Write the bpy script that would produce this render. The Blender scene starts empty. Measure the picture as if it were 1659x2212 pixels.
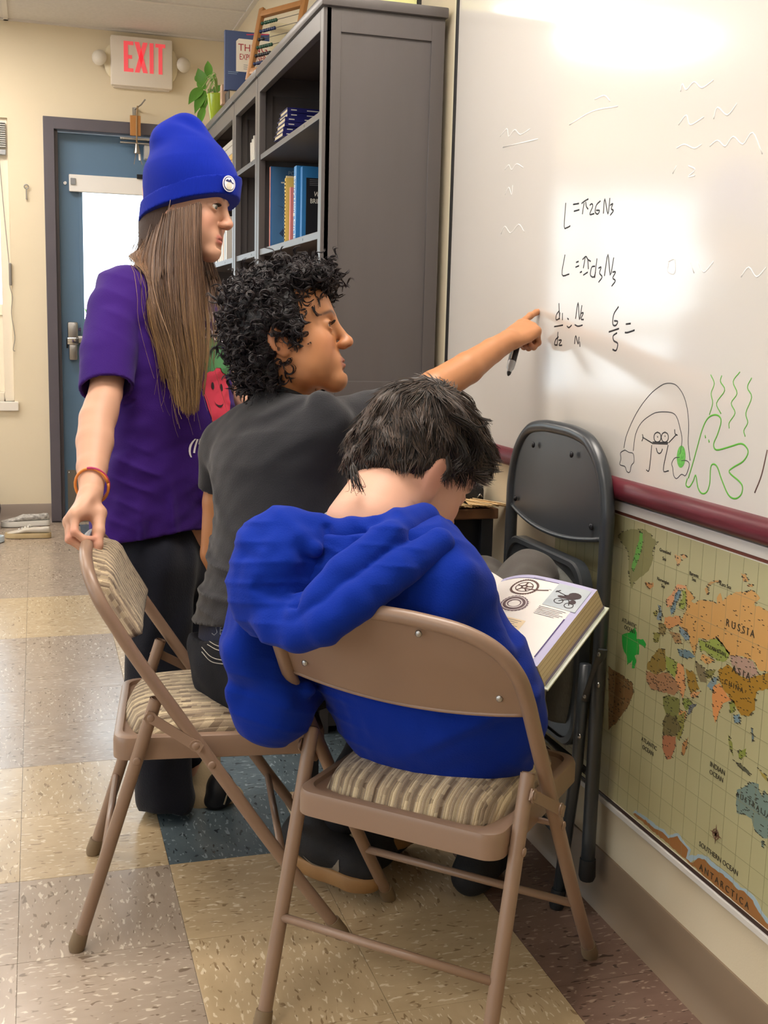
import bpy, bmesh, math, random
import numpy as np
from mathutils import Vector, Matrix, Euler
from mathutils.geometry import tessellate_polygon
import mathutils.noise as mnoise
random.seed(7); np.random.seed(7)
SC = bpy.context.scene
COL = SC.collection
PI = math.pi

# ---------------------------------------------------------------- camera
F_PX, PITCH, ROLL, YAW, CAM_H = 2436.96, 0.162378, 0.0257138, 0.300097, 1.13
_fw = Vector((math.sin(YAW)*math.cos(PITCH), math.cos(YAW)*math.cos(PITCH), -math.sin(PITCH)))
_rt = Vector((math.cos(YAW), -math.sin(YAW), 0))
_up = _rt.cross(_fw)
CR = math.cos(ROLL)*_rt + math.sin(ROLL)*_up
CU = -math.sin(ROLL)*_rt + math.cos(ROLL)*_up
CF = _fw
CAMP = Vector((0, 0, CAM_H))
cd = bpy.data.cameras.new('camera'); cam = bpy.data.objects.new('camera', cd); COL.objects.link(cam)
cd.sensor_fit = 'HORIZONTAL'; cd.sensor_width = 36.0; cd.lens = F_PX*36.0/1659.0
cd.clip_start = 0.05; cd.clip_end = 200
cam.matrix_world = Matrix(((CR.x, CU.x, -CF.x, 0), (CR.y, CU.y, -CF.y, 0), (CR.z, CU.z, -CF.z, CAM_H), (0, 0, 0, 1)))
SC.camera = cam
def W(px, py, d):
    """world point seen at photo pixel (px,py) at depth d in front of the lens"""
    return CAMP + d*(CF + CR*((px-829.5)/F_PX) - CU*((py-1106.0)/F_PX))

# ---------------------------------------------------------------- world, light, exposure
wd = bpy.data.worlds.new('world'); SC.world = wd; wd.use_nodes = True
wn = wd.node_tree; wn.nodes.clear()
wo = wn.nodes.new('ShaderNodeOutputWorld'); wb = wn.nodes.new('ShaderNodeBackground')
wb.inputs[0].default_value = (0.80, 0.90, 1.0, 1); wb.inputs[1].default_value = 4.0
wn.links.new(wb.outputs[0], wo.inputs[0])
def portal(name, loc, rot, sx, sy):
    """sampling guide on a window opening: it emits nothing, the sky outside does the lighting"""
    l = bpy.data.lights.new(name, 'AREA'); l.shape = 'RECTANGLE'; l.size = sx; l.size_y = sy; l.energy = 1; l.cycles.is_portal = True
    o = bpy.data.objects.new(name, l); o.location = loc; o.rotation_euler = rot; COL.objects.link(o); return o
LEFT_WINDOWS = [(-2.2, .1), (.7, 2.9), (3.5, 5.7)]
for _a, _b in LEFT_WINDOWS: portal('window_portal_left', (-4.0, (_a+_b)/2, 1.45), (0, -PI/2, 0), 1.5, _b-_a)
portal('window_portal_far', (-1.22, 6.56, 1.42), (-PI/2, 0, 0), 2.2, 1.5)
portal('window_portal_door', (.50, 6.60, 1.4), (-PI/2, 0, 0), .5, .9)
SC.view_settings.view_transform = 'Standard'; SC.view_settings.look = 'None'
SC.view_settings.gamma = 1.0; SC.view_settings.use_curve_mapping = False
SC.view_settings.exposure = 0.22
LAMP_E = 9.0

# ---------------------------------------------------------------- helpers
def lin(h):
    if not isinstance(h, str): return tuple(h) if len(h) == 4 else (*h, 1)
    c = [int(h[i:i+2], 16)/255 for i in (0, 2, 4)]
    return tuple((v/12.92 if v <= .04045 else ((v+.055)/1.055)**2.4) for v in c) + (1.0,)
MATS = {}
def nd(nt, t, **kw):
    n = nt.nodes.new(t)
    for k, v in kw.items():
        if k.startswith('i_'):
            kk = k[2:]; n.inputs[int(kk) if kk.isdigit() else kk.replace('_', ' ')].default_value = v
        else: setattr(n, k, v)
    return n
def mat(name, col, rough=.5, metal=0., spec=.5, var=None, bump=None, emit=None, attr=None, coat=0., sheen=0., sss=0., stretch=None, alpha=None, trans=0.):
    """procedural principled material; var=(scale, second colour, contrast), bump=(scale, strength)"""
    if name in MATS: return MATS[name]
    m = bpy.data.materials.new(name); m.use_nodes = True; nt = m.node_tree; L = nt.links.new
    b = nt.nodes['Principled BSDF']
    b.inputs['Base Color'].default_value = lin(col); b.inputs['Roughness'].default_value = rough
    b.inputs['Metallic'].default_value = metal; b.inputs['Specular IOR Level'].default_value = spec
    b.inputs['Coat Weight'].default_value = coat; b.inputs['Coat Roughness'].default_value = .15
    b.inputs['Sheen Weight'].default_value = sheen; b.inputs['Transmission Weight'].default_value = trans
    if sss: b.inputs['Subsurface Weight'].default_value = sss; b.inputs['Subsurface Radius'].default_value = (.012, .004, .002); b.inputs['Subsurface Scale'].default_value = 1
    if emit: b.inputs['Emission Color'].default_value = lin(emit[0]); b.inputs['Emission Strength'].default_value = emit[1]
    tc = nd(nt, 'ShaderNodeTexCoord'); vec = tc.outputs['Object']
    if stretch:
        mp = nd(nt, 'ShaderNodeMapping'); mp.inputs['Scale'].default_value = stretch; L(vec, mp.inputs[0]); vec = mp.outputs[0]
    src = None
    if attr:
        a = nd(nt, 'ShaderNodeVertexColor', layer_name=attr); src = a.outputs[0]; L(src, b.inputs['Base Color'])
    if var:
        n = nd(nt, 'ShaderNodeTexNoise'); n.inputs['Scale'].default_value = var[0]; n.inputs['Detail'].default_value = 4; L(vec, n.inputs['Vector'])
        r = nd(nt, 'ShaderNodeValToRGB'); k = var[2] if len(var) > 2 else .2
        r.color_ramp.elements[0].position = .5-k; r.color_ramp.elements[1].position = .5+k
        r.color_ramp.elements[0].color = lin(col); r.color_ramp.elements[1].color = lin(var[1])
        L(n.outputs[0], r.inputs[0])
        if src:
            mx = nd(nt, 'ShaderNodeMix', data_type='RGBA', blend_type='MULTIPLY'); mx.inputs[0].default_value = 1
            L(src, mx.inputs[6]); L(r.outputs[0], mx.inputs[7]); L(mx.outputs[2], b.inputs['Base Color'])
        else: L(r.outputs[0], b.inputs['Base Color'])
    if bump:
        n2 = nd(nt, 'ShaderNodeTexNoise'); n2.inputs['Scale'].default_value = bump[0]; n2.inputs['Detail'].default_value = 3; L(vec, n2.inputs['Vector'])
        bp = nd(nt, 'ShaderNodeBump'); bp.inputs['Strength'].default_value = bump[1]; bp.inputs['Distance'].default_value = .004
        L(n2.outputs[0], bp.inputs['Height']); L(bp.outputs[0], b.inputs['Normal'])
    MATS[name] = m
    return m

class MB:
    """mesh builder: collects shapes, build() links them as ONE object"""
    def __init__(s): s.v = []; s.f = []; s.m = []
    def add(s, vs, fs, mi=0):
        o = len(s.v); s.v += [tuple(v) for v in vs]; s.f += [tuple(i+o for i in f) for f in fs]; s.m += [mi]*len(fs); return s
    def box(s, x0, x1, y0, y1, z0, z1, mi=0, M=None):
        vs = [Vector((x, y, z)) for x in (x0, x1) for y in (y0, y1) for z in (z0, z1)]
        if M: vs = [M @ v for v in vs]
        return s.add(vs, [(0, 1, 3, 2), (4, 6, 7, 5), (0, 4, 5, 1), (2, 3, 7, 6), (0, 2, 6, 4), (1, 5, 7, 3)], mi)
    def tube(s, pts, r, n=10, mi=0, cap=True, flat=1.0):
        pts = [Vector(p) for p in pts]; rs = r if isinstance(r, (list, tuple)) else [r]*len(pts)
        T = []
        for i in range(len(pts)):
            a = pts[max(i-1, 0)]; b = pts[min(i+1, len(pts)-1)]; t = (b-a); T.append(t.normalized() if t.length > 1e-9 else Vector((0, 0, 1)))
        ref = Vector((0, 0, 1)) if abs(T[0].z) < .9 else Vector((1, 0, 0))
        N = (ref - T[0]*ref.dot(T[0])).normalized(); vs = []
        for i, p in enumerate(pts):
            N = (N - T[i]*N.dot(T[i])); N = N.normalized() if N.length > 1e-6 else T[i].orthogonal().normalized()
            B = T[i].cross(N)
            for k in range(n):
                a = 2*PI*k/n; vs.append(p + rs[i]*(math.cos(a)*N*flat + math.sin(a)*B))
        fs = [(i*n+k, i*n+(k+1) % n, (i+1)*n+(k+1) % n, (i+1)*n+k) for i in range(len(pts)-1) for k in range(n)]
        if cap: fs += [tuple(range(n-1, -1, -1)), tuple((len(pts)-1)*n+k for k in range(n))]
        return s.add(vs, fs, mi)
    def cyl(s, a, b, r, n=16, mi=0, r2=None): return s.tube([a, b], [r, r if r2 is None else r2], n, mi)
    def sphere(s, c, r, nu=16, nv=10, mi=0, M=None):
        c = Vector(c); rr = r if isinstance(r, (tuple, list)) else (r, r, r); vs = []
        for j in range(nv+1):
            th = PI*j/nv
            for i in range(nu):
                ph = 2*PI*i/nu
                v = Vector((rr[0]*math.sin(th)*math.cos(ph), rr[1]*math.sin(th)*math.sin(ph), rr[2]*math.cos(th)))
                vs.append(c + (M @ v if M else v))
        fs = [(j*nu+i, (j+1)*nu+i, (j+1)*nu+(i+1) % nu, j*nu+(i+1) % nu) for j in range(nv) for i in range(nu)]
        return s.add(vs, fs, mi)
    def lathe(s, prof, c=(0, 0, 0), n=24, mi=0):
        c = Vector(c); vs = [c+Vector((r*math.cos(2*PI*k/n), r*math.sin(2*PI*k/n), z)) for r, z in prof for k in range(n)]
        fs = [(i*n+k, i*n+(k+1) % n, (i+1)*n+(k+1) % n, (i+1)*n+k) for i in range(len(prof)-1) for k in range(n)]
        return s.add(vs, fs, mi)
    def poly(s, pts, thick_vec, mi=0):
        """flat polygon extruded along thick_vec"""
        pts = [Vector(p) for p in pts]; n = len(pts); t = Vector(thick_vec)
        tri = tessellate_polygon([pts])
        vs = pts + [p+t for p in pts]
        fs = [tuple(x) for x in tri] + [tuple(i+n for i in reversed(x)) for x in tri] + [(i, (i+1) % n, (i+1) % n+n, i+n) for i in range(n)]
        return s.add(vs, fs, mi)
    def build(s, name, mats, parent=None, smooth=None, loc=None, rot=None, bevel=None, fix=True):
        me = bpy.data.meshes.new(name); me.from_pydata(s.v, [], s.f)
        for m in (mats if isinstance(mats, (list, tuple)) else [mats]): me.materials.append(m)
        me.polygons.foreach_set('material_index', s.m)
        if fix or bevel:
            bm = bmesh.new(); bm.from_mesh(me)
            bmesh.ops.remove_doubles(bm, verts=bm.verts, dist=1e-6)
            if fix: bmesh.ops.recalc_face_normals(bm, faces=bm.faces)
            if bevel:
                ed = [e for e in bm.edges if len(e.link_faces) == 2 and e.calc_face_angle(0) > .7]
                bmesh.ops.bevel(bm, geom=ed, offset=bevel, segments=2, affect='EDGES', profile=.6)
            bm.to_mesh(me); bm.free()
        if smooth:
            me.polygons.foreach_set('use_smooth', [True]*len(me.polygons))
            if smooth is not True: me.set_sharp_from_angle(angle=smooth)
        me.update()
        return link(name, me, parent, loc, rot)
def link(name, me, parent=None, loc=None, rot=None):
    o = bpy.data.objects.new(name, me); COL.objects.link(o)
    if parent: o.parent = parent
    if loc is not None: o.location = loc
    if rot is not None: o.rotation_euler = rot
    return o
SM = .6
def tag(o, label=None, cat=None, group=None, kind=None):
    for k, v in (('label', label), ('category', cat), ('group', group), ('kind', kind)):
        if v: o[k] = v
    return o
def thing(name, label, cat, loc=(0, 0, 0), rz=0., group=None):
    o = bpy.data.objects.new(name, None); o.empty_display_size = .05; COL.objects.link(o)
    o.location = loc; o.rotation_euler = (0, 0, rz)
    return tag(o, label, cat, group)
def struct(o): o['kind'] = 'structure'; return o
def empty_struct(name, loc=(0, 0, 0)):
    o = bpy.data.objects.new(name, None); COL.objects.link(o); o.location = loc; o['kind'] = 'structure'; return o
def catmull(pts, n=8):
    pts = [Vector(p) for p in pts]; P = [pts[0]*2-pts[1]] + pts + [pts[-1]*2-pts[-2]]; out = []
    for i in range(1, len(P)-2):
        for k in range(n):
            t = k/n; a, b, c, d = P[i-1], P[i], P[i+1], P[i+2]
            out.append(.5*((2*b)+(c-a)*t+(2*a-5*b+4*c-d)*t*t+(3*b-a-3*c+d)*t**3))
    return out + [pts[-1]]
def text(name, s, size, m, parent, org, ux, uy, align='CENTER', depth=.0006, shear=0., xs=1.0, bold=0.0):
    """flat lettering as a thin mesh: ux/uy = writing direction and up direction"""
    cu = bpy.data.curves.new(name, 'FONT'); cu.body = s; cu.size = size; cu.align_x = align; cu.align_y = 'CENTER'; cu.extrude = depth/2; cu.shear = shear; cu.resolution_u = 3; cu.offset = bold
    ob = bpy.data.objects.new(name, cu); COL.objects.link(ob)
    dg = bpy.context.evaluated_depsgraph_get(); me = bpy.data.meshes.new_from_object(ob.evaluated_get(dg))
    bpy.data.objects.remove(ob); bpy.data.curves.remove(cu)
    ux = Vector(ux).normalized(); uy = Vector(uy); uy = (uy - ux*uy.dot(ux)).normalized(); uz = ux.cross(uy)
    Mx = Matrix(((ux.x*xs, uy.x, uz.x, org[0]), (ux.y*xs, uy.y, uz.y, org[1]), (ux.z*xs, uy.z, uz.z, org[2]), (0, 0, 0, 1)))
    me.transform(Mx); me.materials.clear(); me.materials.append(m)
    return link(name, me, parent)
def strokes(name, lines, width, m, parent, conv, normal, lift=.0004, smooth=True):
    """pen strokes: thin raised ribbons along polylines; conv(a,b)->Vector"""
    mb = MB(); nv = Vector(normal).normalized()
    for l in lines:
        p = [conv(*q) for q in l]
        if smooth and len(p) > 2: p = catmull(p, 4)
        vs = []
        for i in range(len(p)):
            t = (p[min(i+1, len(p)-1)]-p[max(i-1, 0)]); t = t.normalized() if t.length > 1e-9 else Vector((0, 0, 1)); sd = t.cross(nv).normalized()*width/2
            vs += [p[i]+sd, p[i]+sd*.6+nv*lift, p[i]-sd*.6+nv*lift, p[i]-sd]
        fs = [(4*i+k, 4*i+k+1, 4*i+k+5, 4*i+k+4) for i in range(len(p)-1) for k in range(3)] + [(0, 1, 2, 3), (len(vs)-4, len(vs)-3, len(vs)-2, len(vs)-1)]
        mb.add(vs, fs)
    return mb.build(name, m, parent, smooth=True)
# ================================================================ THE ROOM
XW, YF, XL, YB, ZC = 1.058, 6.533, -4.0, -3.0, 2.66
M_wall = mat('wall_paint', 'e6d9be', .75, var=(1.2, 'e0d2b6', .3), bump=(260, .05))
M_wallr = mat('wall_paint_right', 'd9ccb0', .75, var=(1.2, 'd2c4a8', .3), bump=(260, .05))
M_ceil = mat('ceiling_tile', 'dcd8d2', .9, var=(60, 'd0ccc6', .3), bump=(220, .15))
M_tbar = mat('ceiling_bar', 'd9d4cc', .5)
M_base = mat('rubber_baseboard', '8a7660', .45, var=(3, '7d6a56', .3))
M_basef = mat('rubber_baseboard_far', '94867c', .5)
M_trim = mat('door_frame_paint', '56525a', .35, var=(8, '5d5860', .3))
M_door = mat('door_paint', '5f7e9c', .38, var=(3, '587693', .3))
M_white = mat('white_paint', 'ece6dc', .4)
M_win = mat('window_vinyl', 'efe4d0', .4)
M_steel = mat('brushed_steel', 'a9a7a4', .32, metal=1., stretch=(4, 4, 90), bump=(40, .05))
M_chrome = mat('chrome', 'd5d6d8', .12, metal=1.)
M_dark = mat('dark_metal', '2a2a2e', .35, metal=.6)
def glass_mat(name, tint=(.97, .98, .97), gl=.08):
    m = bpy.data.materials.new(name); m.use_nodes = True; nt = m.node_tree; nt.nodes.clear()
    o = nd(nt, 'ShaderNodeOutputMaterial'); mx = nd(nt, 'ShaderNodeMixShader'); t = nd(nt, 'ShaderNodeBsdfTransparent'); g = nd(nt, 'ShaderNodeBsdfGlossy')
    t.inputs[0].default_value = (*tint, 1); g.inputs['Roughness'].default_value = .03
    fr = nd(nt, 'ShaderNodeFresnel'); fr.inputs[0].default_value = 1.45
    nt.links.new(fr.outputs[0], mx.inputs[0]); nt.links.new(t.outputs[0], mx.inputs[1]); nt.links.new(g.outputs[0], mx.inputs[2]); nt.links.new(mx.outputs[0], o.inputs[0])
    return m
M_glass = glass_mat('window_glass')
M_clear = glass_mat('clear_plastic', (.93, .94, .94))

# ---- floor: slab with a separate tile for every square the photograph lets one pick apart
def tile_mat(name, a, b, fleck1, fleck2):
    m = bpy.data.materials.new(name); m.use_nodes = True; nt = m.node_tree; L = nt.links.new; bs = nt.nodes['Principled BSDF']
    tc = nd(nt, 'ShaderNodeTexCoord'); oi = nd(nt, 'ShaderNodeObjectInfo')
    sc = nd(nt, 'ShaderNodeVectorMath', operation='SCALE'); sc.inputs['Scale'].default_value = 7.31; L(oi.outputs['Location'], sc.inputs[0])
    ad = nd(nt, 'ShaderNodeVectorMath', operation='ADD'); L(tc.outputs['Object'], ad.inputs[0]); L(sc.outputs[0], ad.inputs[1])
    mp = nd(nt, 'ShaderNodeMapping'); mp.inputs['Scale'].default_value = (1, 2.6, 1); L(ad.outputs[0], mp.inputs[0])
    n0 = nd(nt, 'ShaderNodeTexNoise'); n0.inputs['Scale'].default_value = 9; n0.inputs['Detail'].default_value = 3; L(mp.outputs[0], n0.inputs['Vector'])
    r0 = nd(nt, 'ShaderNodeValToRGB'); r0.color_ramp.elements[0].position = .3; r0.color_ramp.elements[1].position = .7
    r0.color_ramp.elements[0].color = lin(a); r0.color_ramp.elements[1].color = lin(b); L(n0.outputs[0], r0.inputs[0])
    prev = r0.outputs[0]
    for k, (col, scl, th) in enumerate(((fleck1, 46, .62), (fleck2, 38, .64))):
        n = nd(nt, 'ShaderNodeTexNoise'); n.inputs['Scale'].default_value = scl; n.inputs['Detail'].default_value = 1.5; n.inputs['Distortion'].default_value = .6
        a2 = nd(nt, 'ShaderNodeVectorMath', operation='ADD'); a2.inputs[1].default_value = (k*3.7, k*1.3, 0); L(mp.outputs[0], a2.inputs[0]); L(a2.outputs[0], n.inputs['Vector'])
        rr = nd(nt, 'ShaderNodeValToRGB'); rr.color_ramp.elements[0].position = th; rr.color_ramp.elements[1].position = th+.05; L(n.outputs[0], rr.inputs[0])
        mx = nd(nt, 'ShaderNodeMix', data_type='RGBA'); L(rr.outputs[0], mx.inputs[0]); L(prev, mx.inputs[6]); mx.inputs[7].default_value = lin(col); prev = mx.outputs[2]
    L(prev, bs.inputs['Base Color'])
    n3 = nd(nt, 'ShaderNodeTexNoise'); n3.inputs['Scale'].default_value = 3.; L(tc.outputs['Object'], n3.inputs['Vector'])
    mr = nd(nt, 'ShaderNodeMapRange'); mr.inputs[3].default_value = .16; mr.inputs[4].default_value = .3; L(n3.outputs[0], mr.inputs[0]); L(mr.outputs[0], bs.inputs['Roughness'])
    n4 = nd(nt, 'ShaderNodeTexNoise'); n4.inputs['Scale'].default_value = 11; L(tc.outputs['Object'], n4.inputs['Vector'])
    bp = nd(nt, 'ShaderNodeBump'); bp.inputs['Strength'].default_value = .06; bp.inputs['Distance'].default_value = .01; L(n4.outputs[0], bp.inputs['Height']); L(bp.outputs[0], bs.inputs['Normal'])
    bs.inputs['Specular IOR Level'].default_value = .6
    return m
M_tile = {'beige': tile_mat('tile_beige', 'c0aa88', 'b49e7c', 'd8c8aa', '8f785a'), 'grey': tile_mat('tile_grey', 'a89888', '9c8c7c', 'c9bba8', '7a6a5a'),
          'teal': tile_mat('tile_teal', '5d6a70', '525e64', '86929a', '343c42'), 'mauve': tile_mat('tile_mauve', '84696a', '785e60', 'a38b8c', '574446'),
          'brown': tile_mat('tile_brown', '7c6458', '70594e', '9a8474', '4c3c34')}
fl = struct(MB().box(XL-.1, XW+.1, YB-.1, YF+.25, -.08, -.0032).build('floor', M_tile['grey']))
TX, TY, X0, Y0 = .3005, .309, .244, 2.255
tile_me = {}
def tile_color(c, r):
    if c >= 2: return 'brown'
    if c == 1: return 'beige' if r < 0 else ('beige' if r < 1 else ('teal' if r < 4 else 'grey'))
    if c == 0: return 'beige' if r < 0 else 'teal' if r < 2 else 'mauve' if r < 4 else 'beige' if r < 6 else 'grey'
    if c == -1: return 'grey' if r < 0 else 'beige' if r < 2 else 'grey' if r < 6 else 'beige' if r < 8 else 'grey'
    return ('grey', 'beige', 'grey')[(r+2)//2 % 3] if r < 6 else ('beige' if r < 8 else 'grey')
for c in range(-4, 3):
    for r in range(-5, 14):
        x0, y0 = X0+c*TX, Y0+r*TY; x1, y1 = min(x0+TX, XW-.002), min(y0+TY, YF)
        col = tile_color(c, r); rot = (r+c) % 2 == 0 and x1-x0 > .29 and y1-y0 > .29
        w, h = (x1-x0)-.0009, (y1-y0)-.0009
        key = (col, round(w, 3), round(h, 3), rot)
        if key not in tile_me:
            ww, hh = (h, w) if rot else (w, h)
            o = MB().box(-ww/2, ww/2, -hh/2, hh/2, -.0031, 0).build('floor_tile', M_tile[col], bevel=.0004); tile_me[key] = o.data
        else: o = link('floor_tile', tile_me[key])
        o.parent = fl; o.location = ((x0+x1)/2, (y0+y1)/2, 0)
        if rot: o.rotation_euler = (0, 0, PI/2)

# ---- walls
def wall_panel(name, m, boxes):
    mb = MB()
    for b in boxes: mb.box(*b)
    return struct(mb.build(name, m))
T = .12
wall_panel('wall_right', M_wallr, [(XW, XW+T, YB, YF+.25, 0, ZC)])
DX0, DX1, DZ = .063, 1.043, 2.19          # door frame opening in the far wall
WX0, WX1, WZ0, WZ1 = -2.45, -.118, .675, 2.17   # far window opening
wall_panel('wall_far', M_wall, [(XL, WX0, YF, YF+.2, 0, ZC), (WX0, WX1, YF, YF+.2, 0, WZ0), (WX0, WX1, YF, YF+.2, WZ1, ZC), (WX1, DX0, YF, YF+.2, 0, ZC), (DX0, DX1, YF, YF+.2, DZ, ZC), (DX1, XW, YF, YF+.2, 0, ZC)])
lb = [(XL-.2, XL, YB, YF, 0, .7), (XL-.2, XL, YB, YF, 2.2, ZC)]; py = YB
for a, b in LEFT_WINDOWS: lb.append((XL-.2, XL, py, a, .7, 2.2)); py = b
lb.append((XL-.2, XL, py, YF, .7, 2.2)); wall_panel('wall_left', M_wall, lb)
wall_panel('wall_back', M_wall, [(XL, XW, YB-.12, YB, 0, ZC)])
for k, (a, b) in enumerate(LEFT_WINDOWS):
    w = struct(MB().box(XL-.12, XL-.06, a, a+.06, .7, 2.2).box(XL-.12, XL-.06, b-.06, b, .7, 2.2).box(XL-.12, XL-.06, a, b, .7, .76).box(XL-.12, XL-.06, a, b, 2.14, 2.2).box(XL-.11, XL-.07, (a+b)/2-.025, (a+b)/2+.025, .7, 2.2).build('window_%d' % (k+2), M_win, bevel=.004))
    MB().box(XL-.093, XL-.087, a+.06, b-.06, .76, 2.14).build('pane', M_glass, w)
# ---- ceiling: grid bars and lay-in tiles
ce = struct(MB().box(XL-.2, XW+.12, YB-.12, YF+.2, ZC+.03, ZC+.1).build('ceiling', M_ceil))
gx = [-.11+1.22*k for k in range(-4, 1)] + [XW]; gx = [XL]+[g for g in gx if g > XL+.05]
gy = [YF, 5.90]+[5.90-.61*k for k in range(1, 15)]; gy = sorted([g for g in gy if g > YB+.05]+[YB])
LAMPS = {(-1.33, 5.29), (-1.33, 2.85), (-1.33, .41), (-3.77, 5.29), (-3.77, 2.85), (-3.77, .41), (-.11, 1.63), (-2.55, -1.42)}
tb = {}
for i in range(len(gx)-1):
    for j in range(len(gy)-1):
        if any(abs(gx[i]-a) < .02 and abs(gy[j]-b) < .02 for a, b in LAMPS): continue
        w, h = gx[i+1]-gx[i]-.024, gy[j+1]-gy[j]-.024; key = (round(w, 3), round(h, 3))
        if key not in tb: o = MB().box(-w/2, w/2, -h/2, h/2, .004, .022).build('ceiling_tile', M_ceil); tb[key] = o.data
        else: o = link('ceiling_tile', tb[key])
        o.parent = ce; o.location = ((gx[i]+gx[i+1])/2, (gy[j]+gy[j+1])/2, ZC)
for g in gx[1:-1]: MB().box(g-.012, g+.012, YB, YF, ZC-.004, ZC+.006).build('ceiling_bar', M_tbar, ce)
for g in gy[1:-1]: MB().box(XL, XW, g-.012, g+.012, ZC-.003, ZC+.006).build('ceiling_bar', M_tbar, ce)
MB().box(XL, XW, YF-.022, YF, ZC-.004, ZC+.004).build('wall_angle', M_tbar, ce)
MB().box(XW-.022, XW, YB, YF, ZC-.004, ZC+.004).build('wall_angle', M_tbar, ce)
M_lens = mat('lamp_lens', 'fff6e6', .5, emit=('fff6ec', LAMP_E)); M_lens2 = mat('lamp_lens_bright', 'fff6e6', .5, emit=('fff6ec', LAMP_E*2.0))
for k, (a, b) in enumerate(sorted(LAMPS)):
    w = min(1.22, XW-a)
    t = thing('ceiling_light', 'recessed fluorescent ceiling light with white lens panel', 'ceiling light', (a+w/2, b+.305, ZC), 0, 'ceiling lights above the room')
    MB().box(-w/2+.014, w/2-.014, -.29, .29, .0, .004).build('lens', M_lens2 if abs(a+.11) < .02 or abs(b-5.29) < .02 else M_lens, t)
    f = MB()
    for q in ((-w/2+.012, -w/2+.04, -.293, .293), (w/2-.04, w/2-.012, -.293, .293), (-w/2+.04, w/2-.04, -.293, -.27), (-w/2+.04, w/2-.04, .27, .293)): f.box(*q, -.006, 0)
    f.build('frame', M_white, t)
# ---- baseboards (cove base with a toe)
def cove(name, m, p0, p1, inward, h=.112):
    p0, p1, n = Vector(p0), Vector(p1), Vector(inward); prof = [(0, h), (.004, h), (.0055, h-.004), (.006, .045), (.010, .02), (.020, .004), (.024, 0), (0, 0)]
    mb = MB(); vs = [p+n*a+Vector((0, 0, b)) for p in (p0, p1) for a, b in prof]; k = len(prof)
    mb.add(vs, [(i, (i+1) % k, (i+1) % k+k, i+k) for i in range(k)]+[tuple(range(k)), tuple(range(2*k-1, k-1, -1))])
    return struct(mb.build(name, m, smooth=SM))
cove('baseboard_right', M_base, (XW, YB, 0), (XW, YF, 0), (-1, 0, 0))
cove('baseboard_far', M_basef, (XL, YF, 0), (DX0, YF, 0), (0, -1, 0), .105)
cove('baseboard_left', M_basef, (XL, YB, 0), (XL, YF, 0), (1, 0, 0), .105)

# ---- door in the far wall
door = empty_struct('door_1', (DX0, YF, 0))
fr = MB().box(0, .055, -.03, .16, 0, DZ).box(.925, .98, -.03, .16, 0, DZ).box(.055, .925, -.03, .16, DZ-.062, DZ).box(.055, .075, .02, .05, 0, DZ-.062).box(.905, .925, .02, .05, 0, DZ-.062)
fr.build('door_frame', M_trim, door, bevel=.003)
dl = MB(); gx0, gx1, gz0, gz1 = .2, .71, .99, 1.83
for b in ((.058, gx0, .055, .1, .012, DZ-.066), (gx1, .922, .055, .1, .012, DZ-.066), (gx0, gx1, .055, .1, .012, gz0), (gx0, gx1, .055, .1, gz1, DZ-.066)): dl.box(*b)
leaf = dl.build('door_leaf', M_door, door)
MB().box(gx0-.005, gx1+.005, .074, .08, gz0-.005, gz1+.005).build('pane', M_glass, leaf)
lt = MB()
for b in ((gx0-.02, gx0, .049, .056, gz0-.02, gz1+.02), (gx1, gx1+.02, .049, .056, gz0-.02, gz1+.02), (gx0, gx1, .049, .056, gz0-.02, gz0), (gx0, gx1, .049, .056, gz1, gz1+.02)): lt.box(*b)
lt.build('glazing_bead', M_door, leaf)
kp = MB().box(.092, .86, .052, .0555, .03, .285).build('kick_plate', mat('kick_plate_steel', '8b8781', .38, metal=.8), door)
for x in (.1, .85):
    for z in (.045, .272): MB().sphere((x, .051, z), (.006, .004, .006), 8, 6).build('screw', M_chrome, kp, smooth=True)
# panic bar with end case
pb = MB().box(.107, .163, -.0, .056, 1.0, 1.115).build('panic_bar_case', M_steel, door, bevel=.012, smooth=SM)
MB().box(.113, .158, .008, .056, .905, .998).build('lower_case', M_steel, pb, bevel=.01, smooth=SM)
MB().box(.104, .166, -.006, .05, .992, 1.03).build('case_collar', M_chrome, pb, bevel=.004, smooth=SM)
MB().box(.16, .86, .0, .05, 1.0, 1.04).build('push_bar', M_steel, door, bevel=.008, smooth=SM)
for x, z in ((.175, 1.075), (.185, .82), (.11, 1.86)): MB().cyl((x, .05, z), (x, .056, z), .009, 12).build('bolt_head', M_chrome, leaf, smooth=SM)
MB().box(.1, .108, .05, .056, .97, 1.02).build('latch_plate', M_dark, leaf)
# white roller shade case and paper over the glass head, closer body and arm
sh = MB().box(.13, .66, .02, .05, 1.815, 1.905).build('roller_shade', mat('shade_paper', 'e9e7e4', .7), door, bevel=.004)
MB().box(.137, .165, .012, .02, 1.85, 1.885).build('clip', mat('clip_grey', '8d8f92', .4), sh, bevel=.003)
MB().box(.49, .545, .008, .02, 1.90, 1.925, M=Matrix.Translation((0, 0, 0))).build('clip', M_dark, sh, bevel=.003)
MB().box(.53, .78, -.02, .05, 2.005, 2.08).build('closer_body', mat('closer_paint', 'b9b9b6', .4), door, bevel=.006, smooth=SM)
MB().box(.40, .8, -.03, .0, 2.098, 2.112).box(.40, .8, -.03, .0, 2.078, 2.088).build('closer_arm', M_steel, door, bevel=.003)
MB().box(.0, .98, -.03, .12, 0, .012).build('threshold', M_steel, door, bevel=.004)
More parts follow.
